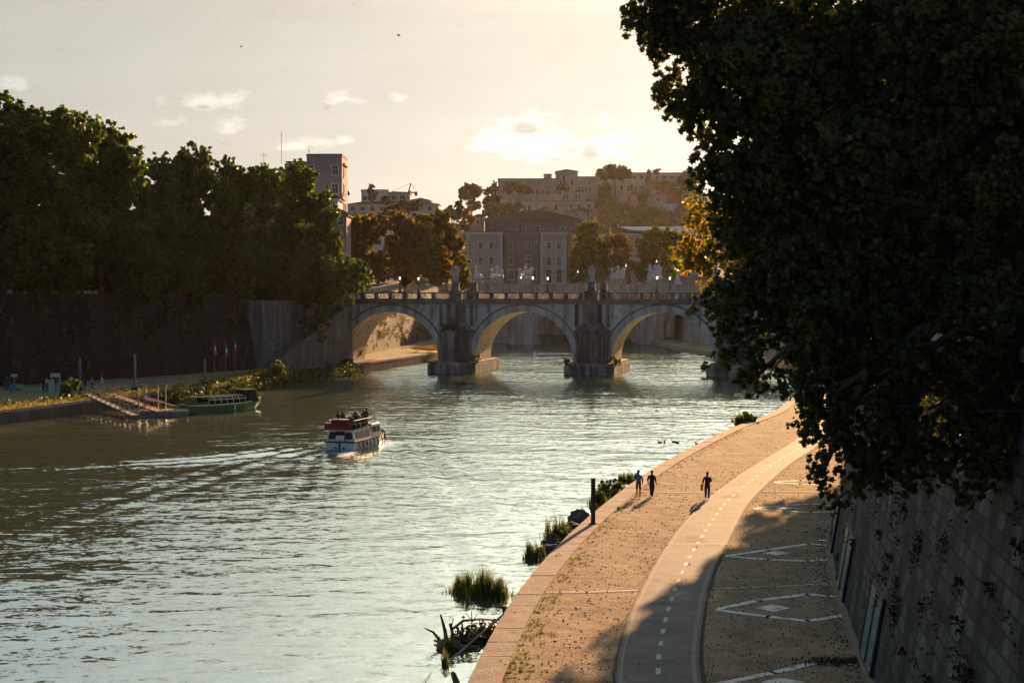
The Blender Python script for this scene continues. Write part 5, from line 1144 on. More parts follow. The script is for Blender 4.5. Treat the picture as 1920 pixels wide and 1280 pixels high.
# creepers on the right wall
pos = []
for i in range(120):
    y = rng.uniform(26, 86) if i > 40 else rng.uniform(26, 50); z = rng.uniform(3.2, 12.6); x = cx(RWs, y) + (z - .9) / 6 - .05
    k = int(rng.integers(14, 75)); s = rng.uniform(.07, .26)
    pos.append(np.stack([x - np.abs(rng.normal(0, .1, k)), y + rng.normal(0, s, k), z - np.abs(rng.normal(0, s * 2.0, k)) + .1], 1))
o = link('wall_creeper', leaf_mesh('wall_creeper', np.vstack(pos), .06, RHOMB, None), None, leafmat('wall_creeper_dark', [(0.008, 0.012, 0.005), (0.02, 0.024, 0.008), (0.035, 0.03, 0.01)], .25)); tag(o, 'small dark creepers rooted in the joints of the right wall', 'creeper', kind='stuff')
pos = []
for i in range(200):
    y = rng.uniform(150, 234); z = rng.choice([rng.uniform(8, 12.7), rng.uniform(3, 12)]); x = cx(LWs, y) - (z - 1) / 6 + .1
    k = int(rng.integers(10, 50)); s = rng.uniform(.3, .8); pos.append(np.stack([x + np.abs(rng.normal(0, .2, k)), y + rng.normal(0, s, k), z + rng.normal(0, s, k)], 1))
o = link('wall_creeper', leaf_mesh('wall_creeper', np.vstack(pos), .25, RHOMB, None), None, PLANT); tag(o, 'dark creepers hanging down the left bank wall', 'creeper', kind='stuff')
pos = []
for i in range(110):
    y = rng.uniform(285, 372); z = rng.uniform(2, 12.5); x = cx(LWs, y) - (z - 1) / 6 + .1
    k = int(rng.integers(10, 30)); s = rng.uniform(.3, .8); pos.append(np.stack([x + np.abs(rng.normal(0, .2, k)), y + rng.normal(0, s, k), z + rng.normal(0, s, k)], 1))
o = link('wall_creeper', leaf_mesh('wall_creeper', np.vstack(pos), .22, RHOMB, None), None, PLANT); tag(o, 'brown autumn creepers on the wall beyond the first arch', 'creeper', kind='stuff')
# ---------------------------------------------------------------- shared paints
HW = M('hull_white', (0.32, 0.34, 0.35), (0.42, .43, .43), .35, 2, .05); HB = M('hull_black', (0.03, 0.03, 0.032), rough=.4); REDC = M('red_canvas', (0.13, 0.014, 0.014), (0.09, .01, .012), .8, 5)
HG = M('hull_green', (0.05, 0.11, 0.018), (0.035, .08, .015), .35, 2, .05); HY = M('hull_yellow_green', (0.22, 0.26, 0.03), (.16, .2, .03), .4, 2); CREAM = M('cream_paint', (0.6, 0.52, 0.4), rough=.35)
DGL = M('dark_glass', (0.012, 0.013, 0.016), rough=.3, spec=.15); WOOD = M('deck_wood', (0.30, 0.22, 0.17), (.4, .3, .22), .8, 3, .3, 10, stretch=(1, 6, 1)); STEEL = M('steel', (0.15, 0.155, 0.17), (.09, .09, .1), .45, 2, metal=.3)
RUST = M('rusty_rail', (0.20, 0.07, 0.045), (.12, .05, .035), .8, 4); RUB = M('rubber', (0.012, 0.012, 0.012), rough=.7)
def hull(Lh, W, stations, mi=0):
    # stations: (t along, half width deck, half width bottom, z deck, z bottom)
    b = MB(); ring_n = 6
    for (t, hd, hb_, zd, zb_) in stations:
        y = t * Lh
        b.v += [(-hd, y, zd), (-hd * .97, y, (zd + zb_) * .5), (-hb_, y, zb_), (hb_, y, zb_), (hd * .97, y, (zd + zb_) * .5), (hd, y, zd)]
    k = len(stations)
    for i in range(k - 1):
        for j in range(6):
            b.f.append((i * 6 + j, i * 6 + (j + 1) % 6, (i + 1) * 6 + (j + 1) % 6, (i + 1) * 6 + j)); b.m.append(mi)
    b.f.append(tuple(range(6))); b.m.append(mi); b.f.append(tuple((k - 1) * 6 + j for j in range(6))[::-1]); b.m.append(mi)
    return b
# ---------------------------------------------------------------- tour boat going upstream
TBx, TBy, _ = G(637, 844, 0)
tb = empty('tour_boat', (TBx, TBy, 0), 'white and black double deck tour boat with red canvas on its roof', 'boat', rz=-R(17))
Wb = 1.62
h_ = hull(11.5, Wb, [(0, Wb * .93, Wb * .8, .80, -.3), (.25, Wb, Wb * .85, .80, -.35), (.6, Wb, Wb * .8, .86, -.35), (.8, Wb * .82, Wb * .55, .98, -.3), (.93, Wb * .45, Wb * .2, 1.12, -.1), (1, .08, .04, 1.25, .2)])
h_.build('hull', HW, tb)
b = MB()
for s in (-1, 1):
    for (ya, yb, wa, wb2, za, zb2) in ((0, 2.9, .93, 1, .80, .80), (2.9, 6.9, 1, 1, .80, .86), (6.9, 9.2, 1, .82, .86, .98), (9.2, 10.7, .82, .45, .98, 1.12), (10.7, 11.5, .45, .06, 1.12, 1.25)):
        b.beam((s * Wb * wa, ya, za), (s * Wb * wb2, yb, zb2), .14, .13)
    for y in np.arange(1.0, 9.0, 1.1): b.beam((s * (Wb + .01), y, .75), (s * (Wb + .0), y + .45, .1), .05, .22)
b.box(-Wb * .98, Wb * .98, -.12, .04, .72, .86); b.box(-.09, .09, -.05, .0, .05, .7); b.box(-.5, -.3, -.04, -.003, .12, .3); b.box(.3, .5, -.04, -.003, .12, .3)
b.build('rubbing_strake', HB, tb)
c = MB()   # aft cabin with sloping back
def slab(c, y0, y1, w0, w1, z0, z1, dy0=0, dy1=0):
    v = [(-w0, y0, z0), (w0, y0, z0), (w0, y1, z0), (-w0, y1, z0), (-w1, y0 + dy0, z1), (w1, y0 + dy0, z1), (w1, y1 - dy1, z1), (-w1, y1 - dy1, z1)]
    c.add(v, [(0, 3, 2, 1), (4, 5, 6, 7), (0, 1, 5, 4), (1, 2, 6, 5), (2, 3, 7, 6), (3, 0, 4, 7)])
slab(c, .15, 5.2, 1.5, 1.22, .85, 1.85, .25, 0); slab(c, 5.7, 8.6, 1.38, 1.2, .9, 2.05, .0, .45); slab(c, 5.2, 5.7, .9, .8, .85, 1.7)
slab(c, .45, 8.3, 1.3, 1.3, 1.851, 1.93); slab(c, 5.9, 8.2, 1.24, 1.1, 2.051, 2.14)
c.build('cabin', HW, tb)
g = MB()
for x0_, x1_ in ((-1.25, -.5), (.5, 1.25)): g.add([(x0_, .175, 1.05), (x1_, .175, 1.05), (x1_ * .92, .34, 1.7), (x0_ * .92, .34, 1.7)], [(0, 1, 2, 3)])
g.build('stern_window', DGL, tb)
for s in (-1, 1):
    for (ya, yb, w0, w1, z0, z1, zb_, zt_) in ((.8, 1.9, 1.5, 1.22, 1.1, 1.7, .85, 1.85), (2.1, 3.2, 1.5, 1.22, 1.1, 1.7, .85, 1.85), (3.4, 4.9, 1.5, 1.22, 1.1, 1.7, .85, 1.85), (5.85, 6.9, 1.38, 1.2, 1.3, 1.9, .9, 2.05), (7.05, 8.0, 1.38, 1.2, 1.3, 1.9, .9, 2.05)):
        f = lambda z: (w0 + (w1 - w0) * (z - zb_) / (zt_ - zb_) + .03) * s
        g = MB(); g.add([(f(z0), ya, z0), (f(z0), yb, z0), (f(z1), yb, z1), (f(z1), ya + .1, z1)], [(0, 1, 2, 3) if s > 0 else (3, 2, 1, 0)]); g.build('side_window', DGL, tb)
g = MB(); g.box(-.42, .42, .06, .12, .87, 1.42); g.build('stern_door', HW, tb)
g = MB(); g.box(-.48, .48, .125, .15, .87, 1.8); g.build('doorway', DGL, tb)
r_ = MB(); r_.box(-1.55, .95, -.05, 1.0, 2.0, 2.55); r_.box(-.9, .75, .1, .9, 2.551, 2.9); r_.build('red_canopy', REDC, tb)
r_ = MB(); r_.box(-.9, .7, .12, .95, 2.901, 2.97); r_.build('canopy_top', CREAM, tb)
r_ = MB()
for s in (-1, 1):
    r_.tube([(s * 1.25, .3, 2.82), (s * 1.25, 5.6, 2.82)], .035, 6); r_.tube([(s * 1.25, .3, 2.5), (s * 1.25, 5.6, 2.5)], .025, 6)
    for y in np.arange(.3, 5.7, .88): r_.tube([(s * 1.25, y, 1.93), (s * 1.25, y, 2.82)], .028, 5)
r_.tube([(-1.25, 5.6, 2.82), (1.25, 5.6, 2.82)], .03, 6); r_.box(-1.2, 1.2, 1.0, 5.0, 1.935, 2.0); r_.tube([(1.1, 7, 2.1), (1.1, 7, 3.3)], .03, 5)
for y in (1.6, 2.9, 4.2): r_.box(-1.05, -.15, y, y + .45, 2.0, 2.42); r_.box(.15, 1.05, y, y + .45, 2.0, 2.42); r_.box(-1.05, -.15, y - .06, y, 2.0, 2.85); r_.box(.15, 1.05, y - .06, y, 2.0, 2.85)
r_.build('deck_rail', HB, tb)
r_ = MB(); r_.ring((Wb * .62, 9.9, .75), .42, .13, 'x', 16, 8); r_.build('tyre_fender', RUB, tb); r_ = MB(); r_.tube([(Wb + .12, 3.4, .15), (Wb + .12, 3.4, .6)], .1, 8); r_.ball((Wb + .12, 3.4, .15), .1); r_.build('fender', HW, tb)
r_ = MB(); r_.ring((-1.62, .9, 2.2), .3, .07, 'x', 16, 6); r_.build('lifebuoy', RUB, tb)
tb.scale = (.93, .80, .93)
# people meshes
WK = figure('walker_a', 'walk', .26); WS = figure('walker_b', 'walk', .20, [((-.19, 0, 1.40), (-.26, -.06, 1.13), (-.25, .04, .9)), ((.19, 0, 1.40), (.28, -.08, 1.14), (.30, .02, .90))])
WH = figure('walker_hand', 'walk', .22, [((-.19, 0, 1.40), (-.30, .10, 1.30), (-.10, .16, 1.54)), ((.19, 0, 1.40), (.25, .03, 1.13), (.25, .12, .9))], 1, True)
ST = figure('stander', 'stand', .04); SIT = figure('sitter', 'sit', .1, [((-.19, 0, 1.40), (-.26, .05, 1.15), (-.16, .30, 1.08)), ((.19, 0, 1.40), (.26, .05, 1.15), (.16, .30, 1.08))])
SITP = figure('sitter_photo', 'sit', .1, [((-.19, 0, 1.40), (-.32, .10, 1.35), (-.12, .18, 1.60)), ((.19, 0, 1.40), (.34, .10, 1.38), (.14, .18, 1.62))])
CARRY = figure('walker_bag', 'walk', .14, [((-.19, 0, 1.40), (-.27, -.03, 1.13), (-.27, .02, .88)), ((.19, 0, 1.40), (.26, .08, 1.15), (.10, .22, 1.08))])
HS, HLG = hair_mesh(), hair_mesh(True)
BLK, NAV, BLU, GRY, RDC, WHC, TAN, OLV = [cloth(n, c) for n, c in (('black', (.02, .02, .022)), ('navy', (.03, .04, .07)), ('blue', (.10, .14, .22)), ('grey', (.14, .14, .14)), ('red', (.30, .04, .03)), ('white', (.55, .55, .53)), ('tan', (.28, .21, .14)), ('olive', (.08, .08, .05)))]
Mt = Matrix.Rotation(-R(17), 4, 'Z')
def onboat(x, y, z): q = Mt @ Vector((x * .93, y * .80, z)); return (TBx + q.x, TBy + q.y, q.z)
zs = 2.42 - .96 + .12
for x, y, me, top, hr, lb in ((-.85, 1.85, SIT, BLK, HLG, 'person with long hair seated on the boat roof, leftmost'), (-.35, 1.85, SIT, NAV, HLG, 'person with long hair seated on the boat roof beside the leftmost one'), (.45, 3.15, SIT, BLK, HS, 'person seated in the middle of the boat roof'),
                              (.95, 4.3, SIT, BLK, HS, 'person in dark clothes seated near the front of the boat roof'), (1.0, 1.9, SITP, BLK, HS, 'person raising both arms to take a picture on the boat roof')):
    person(me, lb, onboat(x, y, zs), -R(17), top, NAV, 'passengers on the tour boat', hair=hr)
person(ST, 'person standing on the tour boat beside the forward rail', onboat(.9, 5.2, 1.8), -R(60), BLK, BLK, 'passengers on the tour boat', .98, hair=HS)
# ---------------------------------------------------------------- three walkers on the sunny quay
def gp(px, py, z=1.0): q = G(px, py, z); return (q[0], q[1], z + .004)
person(WH, 'person in blue shirt and shorts walking with a hand raised to the head', gp(1197, 932), -R(8), BLU, OLV, scale=1.0, hair=HS)
person(WS, 'person in black clothes and long trousers walking along the quay edge', gp(1222, 931), -R(22), BLK, BLK, scale=.97, hair=HS)
pw = gp(1326, 935, 1.045)
person(CARRY, 'person in dark red shirt and jeans walking on the cycle path', pw, -R(10), cloth('dark_red', (.10, .02, .02)), NAV, scale=.98, hair=HS)
e = empty('backpack', (pw[0], pw[1] - .2, pw[2] + 1.02), 'dark backpack worn by the walker on the cycle path', 'backpack', rz=-R(10))
b = MB(); b.prism([(-.15, -.02), (-.12, -.13), (.12, -.13), (.15, -.02), (.15, .05), (-.15, .05)], 0, .42); b.box(-.10, .10, -.16, -.131, .05, .22); b.build('bag', BLK, e)
e = empty('shoulder_bag', (pw[0] - .34, pw[1] + .02, pw[2] + .47), 'bright yellow bag hanging from the hand of the walker on the path', 'bag', rz=-R(10))
b = MB(); b.prism([(-.07, -.16), (.07, -.16), (.09, .16), (-.09, .16)], .08, .5); b.tube([(0, -.1, .5), (0, 0, .62), (0, .1, .5)], .015, 5); b.build('bag', M('yellow_fabric', (.6, .30, .02), (.5, .24, .02), .7, 5), e)
e = empty('mooring_post', gp(1112, 981, 1.05), 'rusty dark square mooring post on the right quay edge', 'post')
b = MB(); b.box(-.12, .12, -.12, .12, 0, 2.55); b.box(-.14, .14, -.14, .14, 2.551, 2.58); b.box(-.2, .2, -.2, .2, 0, .03); b.build('shaft', M('post_dark', (.03, .025, .022), (.06, .035, .025), .8, 4), e)
# ---------------------------------------------------------------- steel piles, flagpoles on the left bank
def lp(px, py, z=1.5): q = G(px, py, z); return (q[0], q[1], z)
def pile(px, py, top, lb):
    p = lp(px, py); e = empty('mooring_pile', p, lb, 'post', 'steel mooring piles'); hh = (py - top) * p[1] / F
    b = MB(); b.tube([(0, 0, 0), (0, 0, hh)], .17, 12); b.build('shaft', STEEL, e); b = MB(); b.box(-.4, .4, -.35, .35, 0, .55); b.build('base', HB, e)
pile(150, 733, 670, 'steel mooring pile lit on its right side at the gangway foot, leftmost'); pile(253, 733, 663, 'tall grey mooring pile behind the pontoon frame'); pile(384, 722, 673, 'short mooring pile beside the three flagpoles')
GRN, WHF, RDF, BLF = [M('flag_' + n, c, rough=.8) for n, c in (('green', (.02, .25, .06)), ('white', (.6, .6, .58)), ('red', (.45, .05, .04)), ('blue', (.04, .07, .25)))]
def flagpole(px, py, top, cols, lb):
    p = lp(px, py); e = empty('flagpole', p, lb, 'flagpole', 'flagpoles on the left quay'); hh = (py - top) * p[1] / F
    b = MB(); b.tube([(0, 0, 0), (0, 0, hh)], [.06, .035], 8); b.ball((0, 0, hh), .07, 8); b.tube([(0, 0, hh), (-.25, 0, hh + .12)], .03, 5); b.build('pole', STEEL, e)
    f = MB(); z1 = hh - .35; n = 12; hgt = 1.7
    vs = []
    for i in range(n + 1):
        for j in range(5):
            z = z1 - hgt * i / n; vs.append((.05 + j * .055 * (0.5 + i / n), .07 * math.sin(j * 1.9 + i * .5), z))
    for i in range(n):
        for j in range(4): f.f.append((i * 5 + j, i * 5 + j + 1, (i + 1) * 5 + j + 1, (i + 1) * 5 + j)); f.m.append(min(2, i * 3 // n))
    f.v = vs; f.build('flag', cols, e)
flagpole(402, 721, 637, [RDF, WHF, RDF], 'flagpole with a limp red and white flag, left of three'); flagpole(423, 716, 640, [GRN, WHF, RDF], 'flagpole with a limp green white and red flag, middle of three'); flagpole(440, 712, 632, [BLF, WHF, RDF], 'flagpole with a limp blue white and red flag, right of three')
p = lp(452, 716); e = empty('leaning_pole', p, 'thin pole leaning to the right beside the flagpoles', 'pole'); b = MB(); b.tube([(0, 0, 0), (.75, 0, 4.4)], [.05, .025], 6); b.tube([(0, 0, .1), (.02, 0, .5)], .07, 6); b.build('shaft', STEEL, e)
# ---------------------------------------------------------------- pontoon, gangways, green boat
pp = G(292, 781, 0); pt = empty('pontoon', (pp[0], pp[1], 0), 'floating wooden pontoon between the gangways and the green boat', 'pontoon', rz=R(14))
b = MB(); b.box(-3.3, 3.6, -.1, 3.2, -.3, .42); b.box(-3.4, 3.7, -.2, 3.3, .42, .55); b.build('float', STEEL, pt)
b = MB()
for i in range(22): b.box(-3.3 + i * .315, -3.3 + i * .315 + .29, -.15, 3.25, .551, .60)
b.build('deck', WOOD, pt)
b = MB()
for x in (-3.2, -1.4, .6, 2.2, 3.5):
    b.tube([(x, 0, .6), (x, 0, 1.5)], .035, 5); b.tube([(x, 3.1, .6), (x, 3.1, 1.5)], .035, 5)
b.tube([(-3.2, 3.1, 1.5), (3.5, 3.1, 1.5)], .03, 5); b.tube([(-3.2, 3.1, 1.05), (3.5, 3.1, 1.05)], .02, 5); b.tube([(2.2, 0, 1.5), (3.5, 0, 1.5)], .03, 5); b.build('rail', IRON, pt)
def frame_post(px, py, top, w, lb):
    q = G(px, py, .6); e = empty('mooring_gantry', (q[0], q[1], .6), lb, 'gantry'); hh = (py - top) * q[1] / F
    b = MB()
    for s in (-1, 1): b.beam((s * w / 2, 0, -.6), (s * w / 2, 0, hh), .16)
    b.beam((-w / 2 - .2, 0, hh), (w / 2 + .2, 0, hh), .2); b.beam((-w / 2, 0, hh * .5), (w / 2, 0, hh * .5), .08); b.ball((0, 0, hh + .2), .14, 8); b.build('posts', STEEL, e)
frame_post(266, 768, 724, .8, 'rope hung steel frame at the left end of the pontoon'); frame_post(303, 764, 722, .9, 'tall H shaped steel frame behind the pontoon')
def gangway(a, c, w, lb, mat=STEEL, truss=True):
    a, c = Vector(a), Vector(c); e = empty('gangway', tuple(a), lb, 'gangway'); d = (c - a).normalized(); s = d.cross(Vector((0, 0, 1))).normalized() * w / 2
    b = MB(); b.beam(a, c, w, .08); b.build('walkway', WOOD if truss else mat, e, True)
    r_ = MB()
    for q in (-1, 1):
        o = s * q; r_.beam(a + o + Vector((0, 0, 1.0)), c + o + Vector((0, 0, 1.0)), .07); r_.beam(a + o, c + o, .14)
        for k in range(11):
            t0 = a.lerp(c, k / 10) + o; r_.beam(t0, t0 + Vector((0, 0, 1)), .05)
            if k < 10 and truss: r_.beam(t0, a.lerp(c, (k + 1) / 10) + o + Vector((0, 0, 1)), .04)
    r_.build('rail', mat, e, True)
gangway(lp(163, 738, 1.9), G(252, 778, .7), 1.0, 'long grey steel gangway sloping from the bank down to the pontoon', STEEL)
gangway(lp(205, 738, 1.7), G(300, 771, .75), 1.2, 'rusty red railed gangway running down behind the pontoon frames', RUST)
q0 = Vector(G(270, 745, 2.6)); q1 = Vector(G(345, 765, .6)); e = empty('mooring_strut', tuple(q0), 'straight steel strut slanting from the frame to the green boat', 'strut'); b = MB(); b.beam(q0, q1, .14); b.ball(tuple(q0), .14, 8); b.build('beam', STEEL, e, True)
ga = G(342, 776, 0); gc = G(480, 766, 0); La = math.hypot(gc[0] - ga[0], gc[1] - ga[1]); rz = math.atan2(gc[1] - ga[1], gc[0] - ga[0]) - R(90)
gb = empty('river_boat', (ga[0] + .1, ga[1] + .6, 0), 'moored green river boat with a curved glass roof and dark wheelhouse', 'boat', rz=rz)
Lg = La + .4; Wg = 1.45
hull(Lg, Wg, [(0, Wg * .75, Wg * .6, .95, -.2), (.1, Wg * .95, Wg * .75, .9, -.25), (.4, Wg, Wg * .8, .86, -.25), (.7, Wg * .95, Wg * .7, .92, -.25), (.88, Wg * .6, Wg * .35, 1.1, -.15), (1, .1, .05, 1.4, .3)]).build('hull', HG, gb)
b = MB()
for s in (-1, 1):
    for (t0, t1, w0, w1, z0, z1) in ((0, .1, .75, .95, .97, .92), (.1, .4, .95, 1, .92, .88), (.4, .7, 1, .95, .88, .94), (.7, .88, .95, .6, .94, 1.12), (.88, 1, .6, .08, 1.12, 1.42)): b.beam((s * Wg * w0, t0 * Lg, z0), (s * Wg * w1, t1 * Lg, z1), .10, .09)
b.build('gunwale', CREAM, gb)
b = MB(); hb2 = [(-Wg * .8, 1.0), (-Wg * .78, 1.45), (-Wg * .5, 1.75), (0, 1.85), (Wg * .5, 1.75), (Wg * .78, 1.45), (Wg * .8, 1.0)]
y0_, y1_ = 2.6, Lg * .72; k = len(hb2)
b.v = [(x, y0_, z) for x, z in hb2] + [(x, y1_, z) for x, z in hb2]; b.f = [(i, i + 1, k + i + 1, k + i) for i in range(k - 1)]; b.m = [0] * (k - 1); b.build('glass_roof', DGL, gb)
b = MB()
for y in np.linspace(y0_, y1_, 7):
    for (xa, za), (xb, zb_) in zip(hb2[:-1], hb2[1:]): b.beam((xa * 1.01, y, za + .01), (xb * 1.01, y, zb_ + .01), .05, .05, up=(0, 1, 0))
for i_ in (1, 2, 4, 5): b.beam((hb2[i_][0] * 1.01, y0_, hb2[i_][1] + .02), (hb2[i_][0] * 1.01, y1_, hb2[i_][1] + .02), .07, .05)
b.beam((0, y0_, 1.9), (0, y1_, 1.9), .10, .05); b.build('roof_frames', CREAM, gb)
b = MB(); b.box(-Wg * .8, Wg * .8, .9, 2.5, .9, 1.25); b.box(-Wg * .8, Wg * .8, .9, .96, 1.25, 1.7)
for x in (-1, 1):
    for y in (.9, 2.45): b.tube([(x * Wg * .78, y, 1.2), (x * Wg * .78, y, 1.8)], .04, 5)
b.box(-Wg * .85, Wg * .85, .8, 2.6, 1.8, 1.88); b.build('stern_shelter', HG, gb)
yw = Lg * .72
b = MB()
v = [(-1.15, yw, .95), (1.15, yw, .95), (1.1, yw + 2.0, .95), (-1.1, yw + 2.0, .95), (-1.0, yw + .15, 2.35), (1.0, yw + .15, 2.35), (.9, yw + 1.5, 2.35), (-.9, yw + 1.5, 2.35)]
b.add(v, [(4, 5, 6, 7), (0, 1, 5, 4), (1, 2, 6, 5), (2, 3, 7, 6), (3, 0, 4, 7)]); b.build('wheelhouse_glass', DGL, gb)
b = MB()
for i_, j_ in ((0, 4), (1, 5), (2, 6), (3, 7), (4, 5), (5, 6), (6, 7), (7, 4), (0, 1), (1, 2), (2, 3), (3, 0)): b.beam(v[i_], v[j_], .09)
b.box(-1.08, 1.08, yw + .05, yw + 1.65, 2.36, 2.44); b.beam((1.13, yw + 1.0, .95), (.97, yw + .85, 2.35), .07); b.beam((-1.13, yw + 1.0, .95), (-.97, yw + .85, 2.35), .07); b.build('wheelhouse_frame', HG, gb)
b = MB(); b.tube([(0, yw + 1, 2.44), (0, yw + 1, 3.0)], .03, 5); b.build('mast', STEEL, gb)
b = MB(); b.tube([(Wg + .1, Lg * .55, .2), (Wg + .1, Lg * .55, .75)], .13, 8); b.ball((Wg + .1, Lg * .55, .2), .13, 8); b.build('fender', HW, gb)
gM = Matrix.Rotation(rz, 4, 'Z')
def onb(x, y, z): q = gM @ Vector((x, y, z)); return (ga[0] + .1 + q.x, ga[1] + .6 + q.y, z)
for i, (x, y) in enumerate(((-.6, 1.5), (.5, 1.6), (.2, 2.2))):
    person(SIT, ['person in a white shirt seated under the stern shelter of the green boat', 'person in black seated at the near side of the green boat stern', 'person in blue seated beside the glass roof of the green boat'][i], onb(x, y, 1.25 - .82), rz + R(90), [WHC, BLK, BLU][i], NAV, 'passengers on the green boat', hair=HS)
# ---------------------------------------------------------------- people and stands on the left bank
LBP = [(82, 734, 'black clothes and a pale bag', BLK, BLK), (88, 733, 'light top beside the kiosk', WHC, NAV), (112, 733, 'grey top at the kiosk counter', GRY, BLK), (126, 730, 'dark clothes right of the kiosk', BLK, NAV), (134, 728, 'white top right of the kiosk', WHC, BLK),
       (160, 727, 'black clothes right of the leftmost steel pile', BLK, BLK), (172, 730, 'tan top near the gangway head', TAN, BLK), (191, 722, 'red top and a white bag near the wall', RDC, WHC), (10, 732, 'black clothes at the left picture edge', BLK, BLK), (14, 730, 'navy clothes at the left picture edge', NAV, BLK),
       (484, 685, 'dark clothes standing by the wall near the stairs', BLK, BLU), (534, 680, 'blue top at the foot of the stairs', BLU, BLK), (587, 676, 'dark clothes below the stained abutment', BLK, GRY)]
for i, (px, py, d, a, c_) in enumerate(LBP):
    q = lp(px, py, 1.51); q = (q[0], q[1], 1.51); person([ST, WS, WK][i % 3], 'person in ' + d + ' on the left bank', q, rr.uniform(0, 6.28), a, c_, hair=HS if i % 2 else HLG)
q = lp(101, 735, 1.51); e = empty('ticket_kiosk', q, 'pale blue ticket stand with a raised sign board and open side', 'kiosk', rz=R(10))
b = MB(); b.box(-.55, .0, -.3, .3, 0, 1.55); b.build('counter', M('kiosk_blue', (.30, .38, .42), (.24, .31, .35), .6, 2), e); b = MB(); b.box(-.35, .75, -.35, .25, 1.9, 2.35); b.tube([(-.2, 0, 1.5), (-.2, 0, 1.95)], .04); b.tube([(.7, 0, 0), (.7, 0, 1.95)], .04); b.build('sign_board', HW, e)
b = MB(); b.box(.4, .8, -.2, .25, .42, .47); b.box(.4, .8, .2, .25, .47, .95)
for x in (.42, .76):
    for y in (-.18, .2): b.box(x, x + .03, y, y + .03, 0, .42)
b.build('chair', HW, e)
q = lp(30, 735, 1.51); e = empty('market_stand', q, 'low stand with a yellow and turquoise front and a small raised board', 'stand')
b = MB(); b.box(-.7, .8, -.3, .3, .2, .95); b.box(-.75, .85, -.35, .35, .95, 1.0); b.box(-.65, -.6, -.2, .2, 0, .2); b.box(.7, .75, -.2, .2, 0, .2); b.build('table', M('turquoise', (.05, .2, .22), rough=.7), e)
b = MB(); b.box(.15, .75, -.33, -.302, .5, .93); b.build('yellow_panel', M('yellow_panel', (.45, .38, .06)), e); b = MB(); b.box(-.6, .2, -.1, -.04, 1.9, 2.3); b.tube([(-.2, 0, 1.0), (-.2, -.06, 1.95)], .03); b.build('board', HW, e)
q = lp(234, 737, 1.51); e = empty('litter_bin', q, 'small green litter bin beside the tall grey pile', 'bin'); b = MB(); b.lathe([(.22, 0), (.28, .8), (.3, .82), (.3, .88), (.1, .92)], n=12); b.build('body', M('bin_green', (.03, .2, .05)), e)
# bank vegetation, left
bush('shrub', 'bright green bush on the bank edge beside the gangway foot', lp(136, 752, .9), (1.6, 1.2, 1.4), 1500, .22, PLANTL)
bush('shrub', 'rounded olive bush on the water edge below the leaning pole', (G(520, 722, 0.2)), (2.6, 2.2, 1.9), 3200, .25, PLANTL, npuff=14)
bush('shrub', 'low dark bush on the water edge left of the olive one', (G(490, 722, 0.2)), (1.8, 1.6, 1.2), 1600, .25, PLANT)
bush('shrub', 'shaggy yellow green bank growth at the corner before the bridge', G(650, 699, .2), (1.6, 2.2, 1.5), 2600, .22, PLANTL, npuff=12)
pos = []
def bankgrowth(xpx0, xpx1, py0, py1, z, n, s, spread):
    for i in range(n):
        t = rng.uniform(0, 1); a = G(xpx0 + (xpx1 - xpx0) * t, py0 + (py1 - py0) * t, z); k = int(rng.integers(15, 50))
        pos.append(np.stack([a[0] + rng.normal(0, spread, k) + .3, a[1] + rng.normal(0, spread, k), np.abs(rng.normal(0, .75, k))], 1))
bankgrowth(-60, 150, 790, 765, .3, 150, .3, .7); bankgrowth(150, 330, 765, 750, .3, 90, .3, .7); bankgrowth(330, 640, 750, 700, .3, 200, .3, .9); bankgrowth(540, 650, 712, 700, .3, 120, .3, 1.3)
o = link('bank_growth', leaf_mesh('bank_growth', np.vstack(pos), .24, RHOMB, None), None, leafmat('bank_leaves', [(0.015, 0.025, 0.007), (0.03, 0.04, 0.01), (0.055, 0.06, 0.014)], .4, (2, 2, .7))); tag(o, 'low weeds and brush along the left water edge', 'brush', kind='stuff')
def blades(name, label, spots, n, h, mat, spread, lean=.35, kind='stuff', w_=.018, flat=False):
    V = []; Fc = []
    for (x, y, z, s) in spots:
        for i in range(int(n * s)):
            a = rng.uniform(0, 6.28); d = abs(rng.normal(0, spread * s)); px_, py_ = x + math.cos(a) * d, y + math.sin(a) * d
            hh = h * rng.uniform(.35, 1.15) * (.6 + .4 * s) * (.45 + .75 * math.exp(-(d / (spread * s * 1.1)) ** 2)); la = rng.uniform(0, 6.28); l = rng.uniform(.05, lean) * hh; k = len(V)
            ca, sa = math.cos(la + 1.57) * w_, math.sin(la + 1.57) * w_; mx_, my_ = px_ + math.cos(la) * l * .35, py_ + math.sin(la) * l * .35
            V += [(px_ - ca, py_ - sa, z), (px_ + ca, py_ + sa, z), (mx_ + ca * .8, my_ + sa * .8, z + hh * .6), (mx_ - ca * .8, my_ - sa * .8, z + hh * .6), (px_ + math.cos(la) * l, py_ + math.sin(la) * l, z + hh * .97)]
            Fc += [(k, k + 1, k + 2, k + 3), (k + 3, k + 2, k + 4)]
    me = bpy.data.meshes.new(name); me.from_pydata(V, [], Fc); o = link(name, me, None, mat); return o
REED = leafmat('reed_blades', [(0.03, 0.045, 0.015), (0.06, 0.075, 0.02), (0.11, 0.10, 0.03)], .45, (1.8, 1.8, .8))
GRS = leafmat('grass_blades', [(0.08, 0.09, 0.02), (0.13, 0.13, 0.03), (0.20, 0.16, 0.05)], .45, (1.8, 1.7, .7))
def reed(label, px, py, s, n, h, spread=.5): q = G(px, py, -.05); tag(blades('reeds', label, [(q[0], q[1], -.05, s)] + [(q[0] + rng.uniform(-2.2, 2.2) * spread * s, q[1] + rng.uniform(-1.5, 1.5) * spread * s, -.05, s * rng.uniform(.35, .75)) for _ in range(7)], n, h, REED, spread), label, 'reeds')
